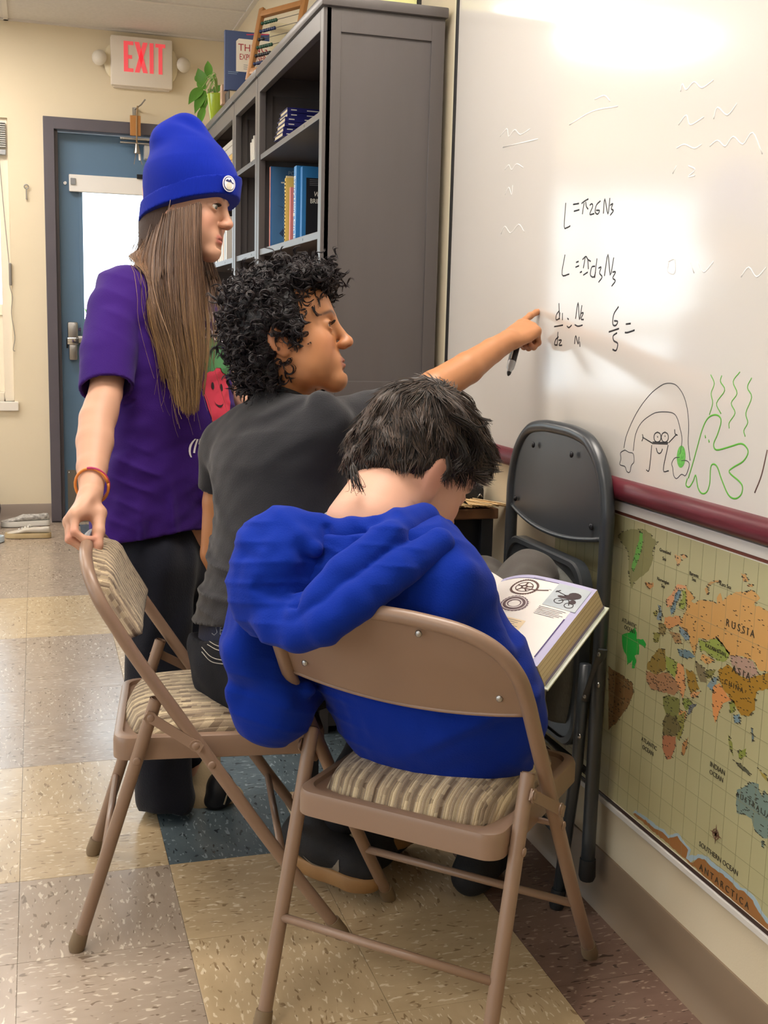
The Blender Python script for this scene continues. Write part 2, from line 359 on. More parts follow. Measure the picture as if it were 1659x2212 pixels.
# ---- far window with sill, two sashes and a half raised blind
w1 = struct(MB().box(WX0, WX0+.05, YF+.02, YF+.12, WZ0, WZ1).box(WX1-.05, WX1, YF+.02, YF+.12, WZ0, WZ1).box(WX0+.05, WX1-.05, YF+.02, YF+.12, WZ1-.05, WZ1).box(WX0+.05, WX1-.05, YF+.02, YF+.12, WZ0, WZ0+.05).box(WX0+.05, WX1-.05, YF+.04, YF+.1, 1.14, 1.2).box(-1.33, -1.25, YF+.02, YF+.12, WZ0+.05, WZ1-.05).build('window_1', M_win, bevel=.004))
for xa, xb in ((WX0+.05, -1.33), (-1.25, WX1-.05)):
    for za, zb in ((WZ0+.05, 1.14), (1.2, WZ1-.05)):
        MB().box(xa, xb, YF+.068, YF+.072, za, zb).build('pane', M_glass, w1)
    mb = MB()
    for b in ((xa, xa+.03, YF+.05, YF+.09, WZ0+.05, 1.14), (xb-.03, xb, YF+.05, YF+.09, WZ0+.05, 1.14), (xa+.03, xb-.03, YF+.05, YF+.09, WZ0+.05, WZ0+.08), (xa+.03, xb-.03, YF+.05, YF+.09, 1.11, 1.14)): mb.box(*b)
    mb.build('lower_sash', M_win, w1, bevel=.003)
sl = MB().box(WX0-.03, WX1+.02, YF-.02, YF+.03, WZ0-.05, WZ0).build('sill', M_white, w1, bevel=.004)
M_slat = mat('blind_slat', 'b9b9b4', .45)
for k in range(12): MB().box(WX0+.02, WX1-.01, YF-.012, YF+.018, WZ1-.03-k*.011, WZ1-.024-k*.011).build('blind_slat', M_slat, w1)
MB().box(WX0+.02, WX1-.01, YF-.012, YF+.018, WZ1-.19, WZ1-.165).build('blind_rail', mat('blind_rail', 'a9abae', .45), w1, bevel=.003)
# cord of the blind tied off on a cleat
cz = [(-.165, YF-.008, 2.02), (-.15, YF-.008, 1.75), (-.128, YF-.01, 1.43), (-.122, YF-.01, 1.36)]
cord = tag(MB().tube(catmull(cz, 5), .0022, 6).build('blind_cord', mat('cord', '9c978c', .8), smooth=True), 'thin blind cord pulled taut down the far window and tied at its edge', 'cord')
MB().tube(catmull([(-.122, YF-.01, 1.36), (-.126, YF-.012, 1.3), (-.115, YF-.012, 1.24), (-.122, YF-.012, 1.15), (-.108, YF-.012, 1.03), (-.118, YF-.012, .96), (-.108, YF-.012, .95)], 5), .0022, 6).build('cord_tail', MATS['cord'], cord, smooth=True)
MB().box(-.13, -.115, YF-.016, YF-.002, 1.30, 1.42).build('cleat', M_steel, cord, bevel=.004)
# ---- outside: bright ground, a hedge and shrubs past the glass
M_ground = mat('outside_ground', 'b9b7ad', .9, var=(2, '9ea38c', .3))
struct(MB().box(-9, 9, YF+.3, 20, -.2, -.1).build('floor_outside', M_ground))
M_leaf = mat('outdoor_leaf', '6f9a4a', .6, var=(6, '4e7a34', .3))
M_stem = mat('outdoor_stem', '5a4a3a', .8)
rs = random.Random(3)
def shrub(name, x, y, h, wd, n, label, group=None, z0=-.1):
    t = thing(name, label, 'shrub', (x, y, z0), 0, group)
    lf = MB()
    for k in range(n):
        a = rs.random()*2*PI; rr = wd*math.sqrt(rs.random()); z = h*(.25+.75*rs.random()); c = Vector((rr*math.cos(a), rr*math.sin(a), z)); s = .05+.05*rs.random()
        u = Vector((rs.uniform(-1, 1), rs.uniform(-1, 1), rs.uniform(-1, 1))).normalized(); v = u.orthogonal().normalized()
        lf.add([c-u*s, c+v*s*.45, c+u*s, c-v*s*.45, c+u.cross(v)*s*.2], [(0, 1, 4), (1, 2, 4), (2, 3, 4), (3, 0, 4)])
    tag(lf.build('foliage', M_leaf, t, fix=False), kind='stuff')
    st = MB()
    for k in range(5): a = rs.random()*6.28; st.tube([(0, 0, 0), (.5*wd*math.cos(a), .5*wd*math.sin(a), h*.6)], [.02, .008], 5)
    st.build('stems', M_stem, t)
shrub('shrub', .42, 9.2, 1.25, .55, 420, 'leafy green shrub outside behind the door glass')
shrub('shrub', -1.3, 10.6, 1.5, .8, 500, 'green shrub outside behind the lower sash at the left edge', z0=-.1)
shrub('tree', -2.6, 12.5, 3.4, 1.6, 900, 'tall pale green tree outside beyond the far window')
# ================================================================ WHITEBOARD AND MAP ON THE RIGHT WALL
STROKES=dict(
 formula_one=[[(2.173,1.3906),(2.1749,1.3441),(2.1618,1.3404),(2.1469,1.3428)],[(2.1385,1.3843),(2.1124,1.3838)],[(2.1334,1.3705),(2.1093,1.3714)],[(2.1012,1.3828),(2.0873,1.3864),(2.0725,1.3887)],[(2.0902,1.3829),(2.0931,1.3719),(2.0953,1.3615)],[(2.0837,1.3841),(2.0792,1.3744),(2.0711,1.3692)],[(2.0652,1.3761),(2.0572,1.378),(2.0525,1.3727),(2.0632,1.3588),(2.0443,1.3583)],[(2.0212,1.3801),(2.0365,1.3742),(2.0415,1.3618),(2.0303,1.3561),(2.023,1.362),(2.0369,1.364)],[(2.0064,1.3551),(2.0041,1.3821),(1.9881,1.3529),(1.9839,1.3819)],[(1.9808,1.3684),(1.971,1.37),(1.9761,1.3615),(1.9672,1.3571),(1.9785,1.3499)]],
 formula_two=[[(2.1646,1.2867),(2.1736,1.2466),(2.1401,1.2465)],[(2.1119,1.2686),(2.1008,1.27)],[(2.1134,1.2591),(2.0981,1.2615)],[(2.0841,1.273),(2.0703,1.278),(2.0612,1.2719),(2.0483,1.2676)],[(2.0727,1.277),(2.0786,1.2557)],[(2.0612,1.2719),(2.0565,1.2529)],[(2.0922,1.2479),(2.0838,1.2495)],[(2.0771,1.2423),(2.0583,1.2473)],[(2.0291,1.2574),(2.0428,1.2561),(2.0468,1.2413),(2.0323,1.237),(2.0253,1.2461)],[(2.0227,1.272),(2.028,1.235)],[(2.014,1.2531),(2.0038,1.2545),(2.0089,1.2436),(1.9976,1.2359),(2.0108,1.2263)],[(1.9883,1.2374),(1.979,1.2771),(1.9651,1.2384),(1.9552,1.2705)],[(1.9565,1.2435),(1.9451,1.2431),(1.9545,1.2326),(1.9439,1.2269),(1.9572,1.2175)]],
 fraction_one=[[(2.1772,1.1736),(2.1903,1.1656),(2.1918,1.1547),(2.1772,1.1576),(2.1749,1.1696)],[(2.1817,1.1884),(2.175,1.1548)],[(2.1627,1.1683),(2.161,1.1536)],[(2.1986,1.1401),(2.1571,1.1436)],[(2.1756,1.1194),(2.1889,1.1131),(2.1925,1.1029),(2.1783,1.1024)],[(2.1795,1.1294),(2.18,1.1011)],[(2.1747,1.1121),(2.1609,1.1124),(2.1718,1.1025),(2.157,1.1024)],[(2.1388,1.1576),(2.1322,1.1548)],[(2.1387,1.1417),(2.1294,1.1387),(2.1175,1.1438)],[(2.1014,1.1564),(2.0938,1.1885),(2.0839,1.1549),(2.0761,1.1833)],[(2.0784,1.1672),(2.0683,1.1679),(2.0772,1.1564),(2.0651,1.1549)],[(2.1035,1.1447),(2.0884,1.1417),(2.0689,1.1441)],[(2.0999,1.1061),(2.0965,1.1225),(2.0842,1.1064),(2.0816,1.1208)],[(2.0779,1.1112),(2.0749,1.1008)]],
 fraction_two=[[(1.9253,1.1792),(1.9425,1.1648),(1.9441,1.1467),(1.9324,1.1442),(1.9257,1.1514),(1.9395,1.1529)],[(1.9577,1.1319),(1.9189,1.1385)],[(1.9255,1.1305),(1.94,1.1248),(1.9366,1.1158),(1.9208,1.1106),(1.9253,1.0978),(1.9392,1.0993)],[(1.894,1.1469),(1.876,1.148)],[(1.8958,1.1315),(1.8849,1.1317),(1.8603,1.1362)]],
 rainbow=[[(1.8737,0.9189),(1.8658,0.9452),(1.835,0.9875),(1.7942,1.022),(1.7567,1.0414),(1.7316,1.0469),(1.7061,1.0443),(1.6826,1.0292),(1.6678,1.0072),(1.6603,0.9816),(1.6574,0.9491),(1.648,0.9222)],[(1.8385,0.9174),(1.8338,0.9483),(1.8155,0.9714),(1.7832,0.9881),(1.7575,0.995),(1.719,0.9973),(1.6994,0.9915),(1.6859,0.9727),(1.6774,0.9536),(1.6805,0.9249)],[(1.8696,0.9157),(1.8851,0.9085),(1.8823,0.8978),(1.8847,0.8864),(1.8659,0.8851),(1.8575,0.877),(1.8466,0.8773),(1.8424,0.8898),(1.8333,0.8982),(1.8379,0.912),(1.8546,0.913),(1.8696,0.9157)],[(1.6804,0.924),(1.6968,0.9207),(1.7049,0.9102),(1.701,0.904),(1.6962,0.891),(1.6863,0.8866),(1.672,0.8959),(1.6597,0.8952),(1.6521,0.9068),(1.6503,0.9169),(1.6599,0.9207),(1.6749,0.9189)]],
 figure=[[(1.7726,0.9404),(1.7207,0.9448)],[(1.7737,0.9378),(1.7217,0.9423)],[(1.7747,0.9349),(1.778,0.8908),(1.788,0.8884)],[(1.7202,0.9407),(1.7308,0.8961),(1.7128,0.8967)],[(1.7738,0.9385),(1.8088,0.9455)],[(1.8095,0.9507),(1.8066,0.9446),(1.81,0.9383)],[(1.7188,0.945),(1.6957,0.9618)],[(1.7029,0.9695),(1.7001,0.962),(1.6924,0.9604)],[(1.7583,0.9595),(1.7495,0.9576),(1.7455,0.9518),(1.748,0.9454),(1.7562,0.9421),(1.765,0.9436),(1.7691,0.9494),(1.7665,0.9559),(1.7583,0.9595)],[(1.7338,0.9618),(1.7252,0.9599),(1.7213,0.9542),(1.7237,0.9479),(1.7316,0.9446),(1.7403,0.9461),(1.7442,0.9519),(1.7418,0.9583),(1.7338,0.9618)],[(1.7581,0.9523),(1.7558,0.9501)],[(1.7331,0.9561),(1.7321,0.9538)],[(1.7588,0.9314),(1.7547,0.925),(1.7485,0.9229),(1.7422,0.9253),(1.7378,0.932)]],
 slime=[[(1.6502,0.8922),(1.6411,0.9148),(1.6303,0.9454),(1.6196,0.9756),(1.6077,0.9943),(1.5919,1.0029),(1.5754,1.0033),(1.5671,0.9946),(1.5743,0.9736),(1.5832,0.9569),(1.5738,0.9484),(1.5397,0.9569),(1.5094,0.9653),(1.4934,0.9603),(1.4898,0.9517),(1.5008,0.9383),(1.5251,0.9261),(1.5346,0.9171),(1.507,0.9069),(1.4967,0.8991),(1.4992,0.8865),(1.5137,0.8781),(1.5326,0.8815),(1.5543,0.9035),(1.5675,0.9207),(1.5791,0.9247),(1.5867,0.9183),(1.5862,0.8928),(1.5927,0.8774),(1.6065,0.8727),(1.619,0.88),(1.6286,0.9),(1.6349,0.8893),(1.6454,0.8779),(1.6559,0.8798),(1.6532,0.8918)],[(1.6095,0.9686),(1.6072,0.964)],[(1.5985,0.9623),(1.5957,0.9581)]],
 waves=[[(1.6057,1.0672),(1.5939,1.0537),(1.6008,1.0376),(1.5944,1.0222),(1.6014,1.0028)],[(1.5744,1.0677),(1.5769,1.0577),(1.5633,1.0446),(1.5834,1.023),(1.5687,1.0069)],[(1.5262,1.0755),(1.5424,1.0595),(1.5297,1.042),(1.5433,1.0259),(1.5309,1.0115),(1.5446,0.995),(1.5434,0.9859)],[(1.4949,1.068),(1.5039,1.0526),(1.4911,1.0385),(1.5029,1.0137),(1.496,0.9993),(1.5045,0.9864),(1.4997,0.9772)]],
 stroke=[[(1.4422,0.963),(1.4514,0.9234),(1.4648,0.8946)]],
 ghost=[[(2.5396,1.5747),(2.5005,1.5862),(2.4871,1.5671),(2.4548,1.5772),(2.4205,1.5615),(2.3685,1.5661)],[(2.5192,1.5479),(2.3247,1.5385)],[(2.5021,1.4956),(2.4802,1.5038),(2.462,1.4908),(2.4354,1.5004),(2.3963,1.4872)],[(2.4958,1.4383),(2.4747,1.4535),(2.4558,1.4343),(2.4525,1.4555)],[(2.5096,1.3514),(2.4881,1.3675),(2.4521,1.3496),(2.4097,1.3659),(2.3753,1.3464)],[(1.7552,1.5327),(1.7506,1.5443),(1.7371,1.5325),(1.7145,1.5407),(1.6898,1.5269),(1.657,1.5328)],[(1.7545,1.4791),(1.7319,1.4912),(1.7177,1.4734),(1.678,1.4794)],[(1.6492,1.4718),(1.6403,1.4882),(1.6114,1.4716),(1.587,1.485)],[(1.7559,1.4413),(1.7319,1.4443),(1.701,1.4338),(1.6783,1.4368)],[(1.6549,1.4306),(1.6337,1.4366),(1.6106,1.4244),(1.5911,1.4363),(1.5634,1.4208),(1.5402,1.4346),(1.5113,1.3995)],[(1.7632,1.4007),(1.7523,1.4122)],[(1.7154,1.4077),(1.6936,1.3988),(1.7131,1.3902),(1.6924,1.3893)],[(1.7575,1.2541),(1.7389,1.2565),(1.736,1.2336),(1.7586,1.2377),(1.7575,1.2541)],[(1.6894,1.2493),(1.6753,1.2313)],[(1.666,1.2498),(1.6465,1.2318),(1.6205,1.2477)],[(1.5425,1.2205),(1.5241,1.2345),(1.5023,1.2192),(1.4799,1.2327)],[(2.1748,1.5443),(2.0741,1.5541),(1.9719,1.5459)],[(2.0684,1.5749),(2.0288,1.5751),(2.0038,1.5601)]])
MAP_PATCHES=[('8d8a5e',[(1.8911,0.7475),(1.8763,0.7593),(1.838,0.7712),(1.7967,0.7776),(1.7704,0.7747),(1.7658,0.7669),(1.7456,0.765),(1.7568,0.7533),(1.7625,0.7407),(1.7578,0.732),(1.7682,0.7125),(1.7763,0.703),(1.8008,0.6878),(1.8186,0.6759),(1.8264,0.6602),(1.8355,0.6701),(1.8436,0.6884),(1.8441,0.7083),(1.8503,0.7271),(1.8735,0.7366)]),('2ea644',[(1.8526,0.5643),(1.8259,0.5757),(1.8081,0.5905),(1.7994,0.5829),(1.798,0.5712),(1.7758,0.5774),(1.7637,0.5709),(1.7664,0.5622),(1.7894,0.5636),(1.787,0.5443),(1.8017,0.538),(1.7929,0.5295),(1.7989,0.5146),(1.8083,0.5117),(1.8083,0.528),(1.8262,0.5125),(1.8303,0.5297),(1.8456,0.5396),(1.8512,0.5524)]),('6fae55',[(1.8114,0.774),(1.7996,0.7703),(1.7991,0.7509),(1.8057,0.7281),(1.8245,0.6925),(1.8331,0.6987),(1.8217,0.7328),(1.8109,0.7545)]),('80623f',[(1.8976,0.4889),(1.8474,0.4875),(1.803,0.4849),(1.7969,0.4665),(1.8163,0.4313),(1.8377,0.4074),(1.8558,0.3863),(1.8826,0.364)]),('c9a070',[(1.6883,0.7537),(1.6714,0.7534),(1.6656,0.7472),(1.6776,0.7355),(1.6855,0.745)]),('c9a070',[(1.67,0.7555),(1.6589,0.7596),(1.6502,0.7559),(1.6595,0.7512)]),('b9905c',[(1.5511,0.7379),(1.5743,0.731),(1.5907,0.7148),(1.5834,0.7058),(1.5784,0.7106),(1.5826,0.7193),(1.568,0.7292),(1.5493,0.7352)]),('c2955f',[(1.4951,0.7623),(1.4828,0.7633),(1.4733,0.7537),(1.4867,0.7507)]),('c2955f',[(1.4753,0.7482),(1.4622,0.7521),(1.4616,0.7472),(1.4735,0.7445)]),('c08a58',[(1.7815,0.6843),(1.7666,0.6847),(1.7524,0.6889),(1.7515,0.6814),(1.7634,0.6738),(1.7769,0.6775)]),('7f8f95',[(1.7335,0.6529),(1.7226,0.6518),(1.7156,0.6382),(1.7196,0.6276),(1.7337,0.6259),(1.7266,0.6412)]),('95924e',[(1.7459,0.6363),(1.7356,0.6408),(1.7328,0.6329),(1.7432,0.6292)]),('d29a70',[(1.6736,0.7039),(1.6473,0.7072),(1.6435,0.7026),(1.6693,0.6966),(1.6804,0.6772),(1.6886,0.6602),(1.7018,0.655),(1.7068,0.6671),(1.6911,0.6803)]),('c79a5c',[(1.6471,0.7054),(1.6299,0.6984),(1.6178,0.6922),(1.6281,0.6843),(1.6183,0.683),(1.6066,0.6913),(1.5823,0.6972),(1.5642,0.6998),(1.5519,0.6975),(1.5547,0.7074),(1.5456,0.7183),(1.5381,0.7062),(1.525,0.718),(1.5089,0.7269),(1.4792,0.7356),(1.4637,0.7426),(1.4412,0.7347),(1.4555,0.7213),(1.4182,0.719),(1.4061,0.6272),(1.4293,0.6234),(1.4469,0.6349),(1.4851,0.6305),(1.5071,0.624),(1.529,0.6352),(1.5478,0.6423),(1.5739,0.6315),(1.5986,0.6283),(1.6071,0.5948),(1.6223,0.6125),(1.6272,0.6259),(1.6581,0.6343),(1.6477,0.6574),(1.6392,0.6687),(1.6446,0.6858)]),('76909b',[(1.6675,0.6961),(1.6605,0.6931),(1.6642,0.6829),(1.6729,0.6715),(1.6746,0.658),(1.6868,0.6456),(1.6912,0.6539),(1.6826,0.6673),(1.6809,0.6808)]),('8f9a4c',[(1.6593,0.6971),(1.6462,0.6983),(1.6435,0.6769),(1.6486,0.6646),(1.6636,0.6645),(1.6617,0.6761),(1.6543,0.6835)]),('c9925f',[(1.7066,0.6367),(1.6601,0.6505),(1.6521,0.6396),(1.6903,0.6182),(1.7084,0.6229)]),('887a50',[(1.7258,0.6202),(1.7015,0.6247),(1.7002,0.6136),(1.7092,0.6016),(1.7222,0.6057)]),('8d8a4e',[(1.7415,0.6005),(1.7166,0.6034),(1.7217,0.5866),(1.7392,0.5817)]),('7d929a',[(1.6579,0.6325),(1.6347,0.6331),(1.6232,0.6196),(1.6354,0.6126),(1.6565,0.6216)]),('a08058',[(1.69,0.6163),(1.6563,0.6198),(1.6475,0.6036),(1.6673,0.5999)]),('6c848c',[(1.6596,0.5927),(1.6238,0.5992),(1.6038,0.594),(1.6284,0.5831),(1.6515,0.5819)]),('93a050',[(1.5983,0.6265),(1.5764,0.6272),(1.5622,0.6365),(1.542,0.6439),(1.5075,0.6274),(1.5172,0.6123),(1.5401,0.6056),(1.5617,0.6081),(1.5777,0.6124),(1.5895,0.6072)]),('cf9f62',[(1.583,0.6055),(1.5459,0.6038),(1.5688,0.5916),(1.5878,0.5932)]),('ad9080',[(1.5071,0.624),(1.4851,0.6305),(1.4467,0.6333),(1.4285,0.617),(1.4536,0.6024),(1.4785,0.6015),(1.4994,0.609)]),('a37c30',[(1.5352,0.5911),(1.511,0.609),(1.4783,0.5999),(1.4536,0.6024),(1.4284,0.6162),(1.4061,0.6272),(1.4028,0.6018),(1.4302,0.5896),(1.4335,0.5733),(1.4316,0.5588),(1.4459,0.5436),(1.4647,0.5388),(1.4863,0.5522),(1.517,0.5649),(1.5304,0.5766)]),('d6935a',[(1.5462,0.5591),(1.5297,0.5715),(1.5042,0.5568),(1.4923,0.5538),(1.5168,0.5403),(1.526,0.5193),(1.5329,0.5026),(1.5405,0.5143),(1.547,0.5409)]),('7f949c',[(1.5642,0.5552),(1.5455,0.5772),(1.5339,0.5808),(1.5382,0.567),(1.5483,0.5513)]),('83804a',[(1.5705,0.5803),(1.5412,0.591),(1.5541,0.5728),(1.5657,0.5673)]),('7c7256',[(1.6029,0.5869),(1.5739,0.5829),(1.5663,0.5599),(1.5831,0.5564),(1.5978,0.572)]),('9c7c36',[(1.6295,0.566),(1.6035,0.5665),(1.5846,0.5432),(1.6083,0.5281),(1.6196,0.5393)]),('d09a68',[(1.6115,0.5271),(1.5811,0.5406),(1.5919,0.5261),(1.6074,0.5209)]),('8f7a40',[(1.7557,0.5356),(1.7203,0.5754),(1.6994,0.5794),(1.6916,0.5452),(1.7214,0.5264),(1.7545,0.5261)]),('93a050',[(1.6946,0.5693),(1.6567,0.5691),(1.6563,0.539),(1.6897,0.5439)]),('d69b68',[(1.6564,0.5673),(1.6366,0.5695),(1.6254,0.5337),(1.6325,0.5108),(1.644,0.5221),(1.6593,0.5361)]),('a9805e',[(1.7579,0.5231),(1.7214,0.5264),(1.6876,0.5407),(1.6591,0.5343),(1.644,0.5221),(1.6592,0.5077),(1.7038,0.5008),(1.7357,0.4944),(1.7537,0.5045)]),('5d6468',[(1.7243,0.5059),(1.692,0.5201),(1.6822,0.5117),(1.7038,0.5008)]),('83904a',[(1.6325,0.5108),(1.6135,0.5171),(1.5994,0.5088),(1.6204,0.4942),(1.6314,0.5018)]),('6c7278',[(1.6119,0.5046),(1.5891,0.516),(1.6157,0.4827)]),('d09a62',[(1.6429,0.4865),(1.6202,0.4924),(1.6186,0.4798),(1.6365,0.4622)]),('7d8048',[(1.6956,0.4918),(1.6758,0.5022),(1.6419,0.5058),(1.6392,0.484),(1.6537,0.4637),(1.6774,0.4592),(1.6898,0.4743)]),('6d6440',[(1.6908,0.4459),(1.6798,0.4669),(1.6498,0.4709),(1.6295,0.4572),(1.6458,0.4387),(1.6861,0.424)]),('8d8a48',[(1.6498,0.4709),(1.6227,0.4907),(1.6227,0.4617),(1.6341,0.4346),(1.6458,0.4387),(1.6295,0.4572)]),('a87050',[(1.688,0.4233),(1.6458,0.4387),(1.6438,0.4226),(1.6552,0.3928),(1.6697,0.3861),(1.6852,0.4006)]),('b08050',[(1.6068,0.4509),(1.6085,0.4358),(1.6167,0.414),(1.624,0.4133),(1.6227,0.4326)]),('9fb6c2',[(1.7738,0.2398),(1.763,0.2503),(1.709,0.2538),(1.6847,0.2536),(1.6615,0.2575),(1.6455,0.2539),(1.6173,0.2712),(1.5979,0.2652),(1.5748,0.2602),(1.5802,0.2461),(1.5476,0.2644),(1.5277,0.2712),(1.5002,0.2682),(1.4806,0.2698),(1.4611,0.2694),(1.432,0.2643),(1.4172,0.2689),(1.3927,0.2661),(1.3764,0.2554),(1.3571,0.2496),(1.356,0.2416),(1.3815,0.2489),(1.3978,0.2596),(1.421,0.2627),(1.4358,0.2574),(1.4666,0.2617),(1.4862,0.262),(1.5059,0.2599),(1.5335,0.2629),(1.5469,0.2585),(1.5726,0.2377),(1.5879,0.2381),(1.5829,0.256),(1.604,0.2602),(1.6184,0.2653),(1.6466,0.2475),(1.6645,0.2506),(1.6878,0.2462),(1.7122,0.2468),(1.7623,0.2444)]),('9a6a3c',[(1.7703,0.2391),(1.7624,0.2449),(1.7123,0.2472),(1.6878,0.2466),(1.6646,0.2511),(1.6467,0.2479),(1.6184,0.2657),(1.604,0.2607),(1.5822,0.2563),(1.5872,0.2384),(1.5726,0.2377),(1.5469,0.2589),(1.5336,0.2633),(1.5059,0.2603),(1.4862,0.2624),(1.4666,0.2621),(1.4359,0.2578),(1.421,0.2631),(1.3978,0.2599),(1.3815,0.2492),(1.3561,0.2419),(1.3546,0.2306),(1.4924,0.2335),(1.6357,0.2368)]),('73877f',[(1.461,0.4159),(1.4412,0.4299),(1.4305,0.441),(1.4075,0.4476),(1.4063,0.4387),(1.3966,0.4315),(1.3924,0.4444),(1.3815,0.436),(1.3734,0.3743),(1.3854,0.3688),(1.4063,0.3706),(1.4173,0.3865),(1.4355,0.3862),(1.4563,0.379),(1.4604,0.3987)]),('73877f',[(1.3905,0.3626),(1.382,0.3647),(1.3836,0.3545),(1.3879,0.3544)]),('8a9048',[(1.4951,0.4958),(1.4828,0.4867),(1.4769,0.4657),(1.4877,0.4752)]),('83903f',[(1.4662,0.4795),(1.4461,0.4909),(1.4444,0.4782),(1.4615,0.4678)]),('76909b',[(1.4855,0.532),(1.4708,0.5391),(1.4659,0.5255),(1.4808,0.5202)]),('8a9048',[(1.4988,0.5481),(1.4854,0.556),(1.4819,0.5398),(1.4952,0.5317)]),('a09048',[(1.4135,0.4714),(1.3927,0.4685),(1.3848,0.4606),(1.4007,0.4634)]),('5a5a48',[(1.4795,0.4608),(1.4576,0.4616),(1.4294,0.4557),(1.4349,0.4515),(1.4631,0.4556)]),('66787c',[(1.4387,0.5276),(1.4328,0.5279),(1.4281,0.5146),(1.4328,0.5053)])]
MAP_TEXT={'ATLANTIC': (1.7302,0.3925),'OCEAN': (1.7326,0.3788),'INDIAN': (1.516,0.4299),'OCEAN ': (1.5176,0.4163),'SOUTHERN OCEAN': (1.4954,0.2827),'ANTARCTICA': (1.4757,0.2441),'AUSTRALIA': (1.4173,0.4094),'RUSSIA': (1.4852,0.6749),'ATLANTIC ': (1.8273,0.5935),'OCEAN  ': (1.8247,0.5821),'KAZAKHSTAN': (1.5467,0.6222),'ASIA': (1.4734,0.6057),'CHINA': (1.4898,0.579),'Greenland': (1.7192,0.7522),'Sea': (1.7203,0.7387),'Norwegian': (1.7196,0.6992),'Sea ': (1.7185,0.6899),'Barents': (1.6244,0.7314),'Sea  ': (1.6234,0.7232),'Kara Sea': (1.5328,0.7334),'compass': (1.5068,0.3197)}
def wall_pt(x): return lambda a, b: Vector((x, a, b))
M_wb = mat('whiteboard_enamel', 'd3cfc9', .12, spec=.6, coat=.3, var=(1.1, 'cbc6be', .35), bump=(70, .008))
M_ink = mat('black_marker', '17171c', .5); M_inkthin = mat('thin_black_marker', '303036', .5); M_green = mat('green_marker', '5aa838', .5); M_ghost = mat('wiped_marker', 'e6e3df', .3)
M_cherry = mat('cherry_wood', '6b2430', .38, var=(7, '4c1620', .3), stretch=(10, 1.2, 22), bump=(30, .05))
M_strip = mat('cream_trim', 'd9d0b4', .5); M_blk = mat('black_rubber', '18181a', .45)
wbt = thing('whiteboard', 'large white dry-erase board with handwriting, filling the upper right wall', 'whiteboard', (0, 0, 0))
WY1 = 2.842
MB().box(1.0452, XW-.001, .2, WY1, .858, 2.25).build('board', M_wb, wbt)
MB().box(1.040, XW-.001, WY1, WY1+.011, .83, 2.25).build('edge_strip', M_blk, wbt, bevel=.002)
MB().box(1.044, XW-.001, WY1+.013, WY1+.034, .83, 2.25).build('edge_trim', M_strip, wbt, bevel=.002)
rl = MB(); prof = [(XW-.001, .820), (1.032, .824), (1.026, .832), (1.026, .846), (1.031, .858), (1.040, .862), (XW-.001, .862)]; k = len(prof)
rl.add([(a, y, b) for y in (.2, WY1+.036) for a, b in prof], [(i, (i+1) % k, (i+1) % k+k, i+k) for i in range(k)]+[tuple(range(k)), tuple(range(2*k-1, k-1, -1))])
rl.build('lower_rail', M_cherry, wbt, smooth=.9)
NX = (-1, 0, 0); wp = wall_pt(1.0451)
for nm, key, w, m in (('formula', 'formula_one', .0032, M_ink), ('formula', 'formula_two', .0032, M_ink), ('fraction', 'fraction_one', .0032, M_ink), ('fraction', 'fraction_two', .0034, M_ink),
                      ('rainbow_doodle', 'rainbow', .0016, M_inkthin), ('figure_doodle', 'figure', .0022, M_ink), ('slime_doodle', 'slime', .0030, M_green), ('steam_doodle', 'waves', .0022, M_green), ('marker_line', 'stroke', .003, mat('brown_marker', '5b4038', .5)), ('wiped_writing', 'ghost', .0026, M_ghost)):
    so0 = strokes(nm, STROKES[key], w, m, wbt, wp, NX)
    if len(STROKES[key]) > 1: so0['kind'] = 'stuff'
cy, cz = 1.6765, .9255
mb = MB(); rsx = random.Random(4); mb.add([(1.0449, cy+.0135*math.cos(a), cz+.019*math.sin(a)) for a in [2*PI*k/24 for k in range(24)]]+[(1.0446, cy, cz)], [(k, (k+1) % 24, 24) for k in range(24)])
mb.build('slime_doodle_core', mat('green_marker_fill', '4aa83a', .5, var=(220, '78c060', .25)), wbt, fix=False)

M_sheet = mat('map_paper', 'b9b48c', .42, var=(2.2, 'aaa67e', .35), spec=.45)
wm = thing('world_map', 'large world map hung low on the wall under the whiteboard', 'map', (0, 0, 0))
ME = 2.16
MB().box(1.0532, XW-.001, .5, ME, .226, .790).build('map_sheet', M_sheet, wm)
def rail(nm, z0, z1, x, m): MB().box(x, XW-.001, .5, ME+.02, z0, z1).build(nm, m, wm, bevel=.0012)
M_silver = mat('map_rail_white', 'd5d1cb', .4); M_redline = mat('map_rail_brown', '6e3a2c', .45); M_pale = mat('map_border_white', 'ece8da', .5)
rail('top_rail', .7975, .8165, 1.048, M_silver); rail('top_border', .7912, .7972, 1.051, M_redline); rail('top_margin', .7885, .7910, 1.0528, M_pale)
rail('bottom_margin', .2312, .2330, 1.0528, M_pale); rail('bottom_border', .2245, .2310, 1.051, mat('map_rail_dark', '35221c', .45)); rail('bottom_rail', .2130, .2242, 1.048, M_silver)
pc = {}
for k, (c, pl) in enumerate(MAP_PATCHES):
    pc.setdefault(c, []).append((k, pl))
rsm = random.Random(11); tick = MB()
def inside(p, poly):
    r = False; j = len(poly)-1
    for i in range(len(poly)):
        if (poly[i][1] > p[1]) != (poly[j][1] > p[1]) and p[0] < (poly[j][0]-poly[i][0])*(p[1]-poly[i][1])/(poly[j][1]-poly[i][1])+poly[i][0]: r = not r
        j = i
    return r
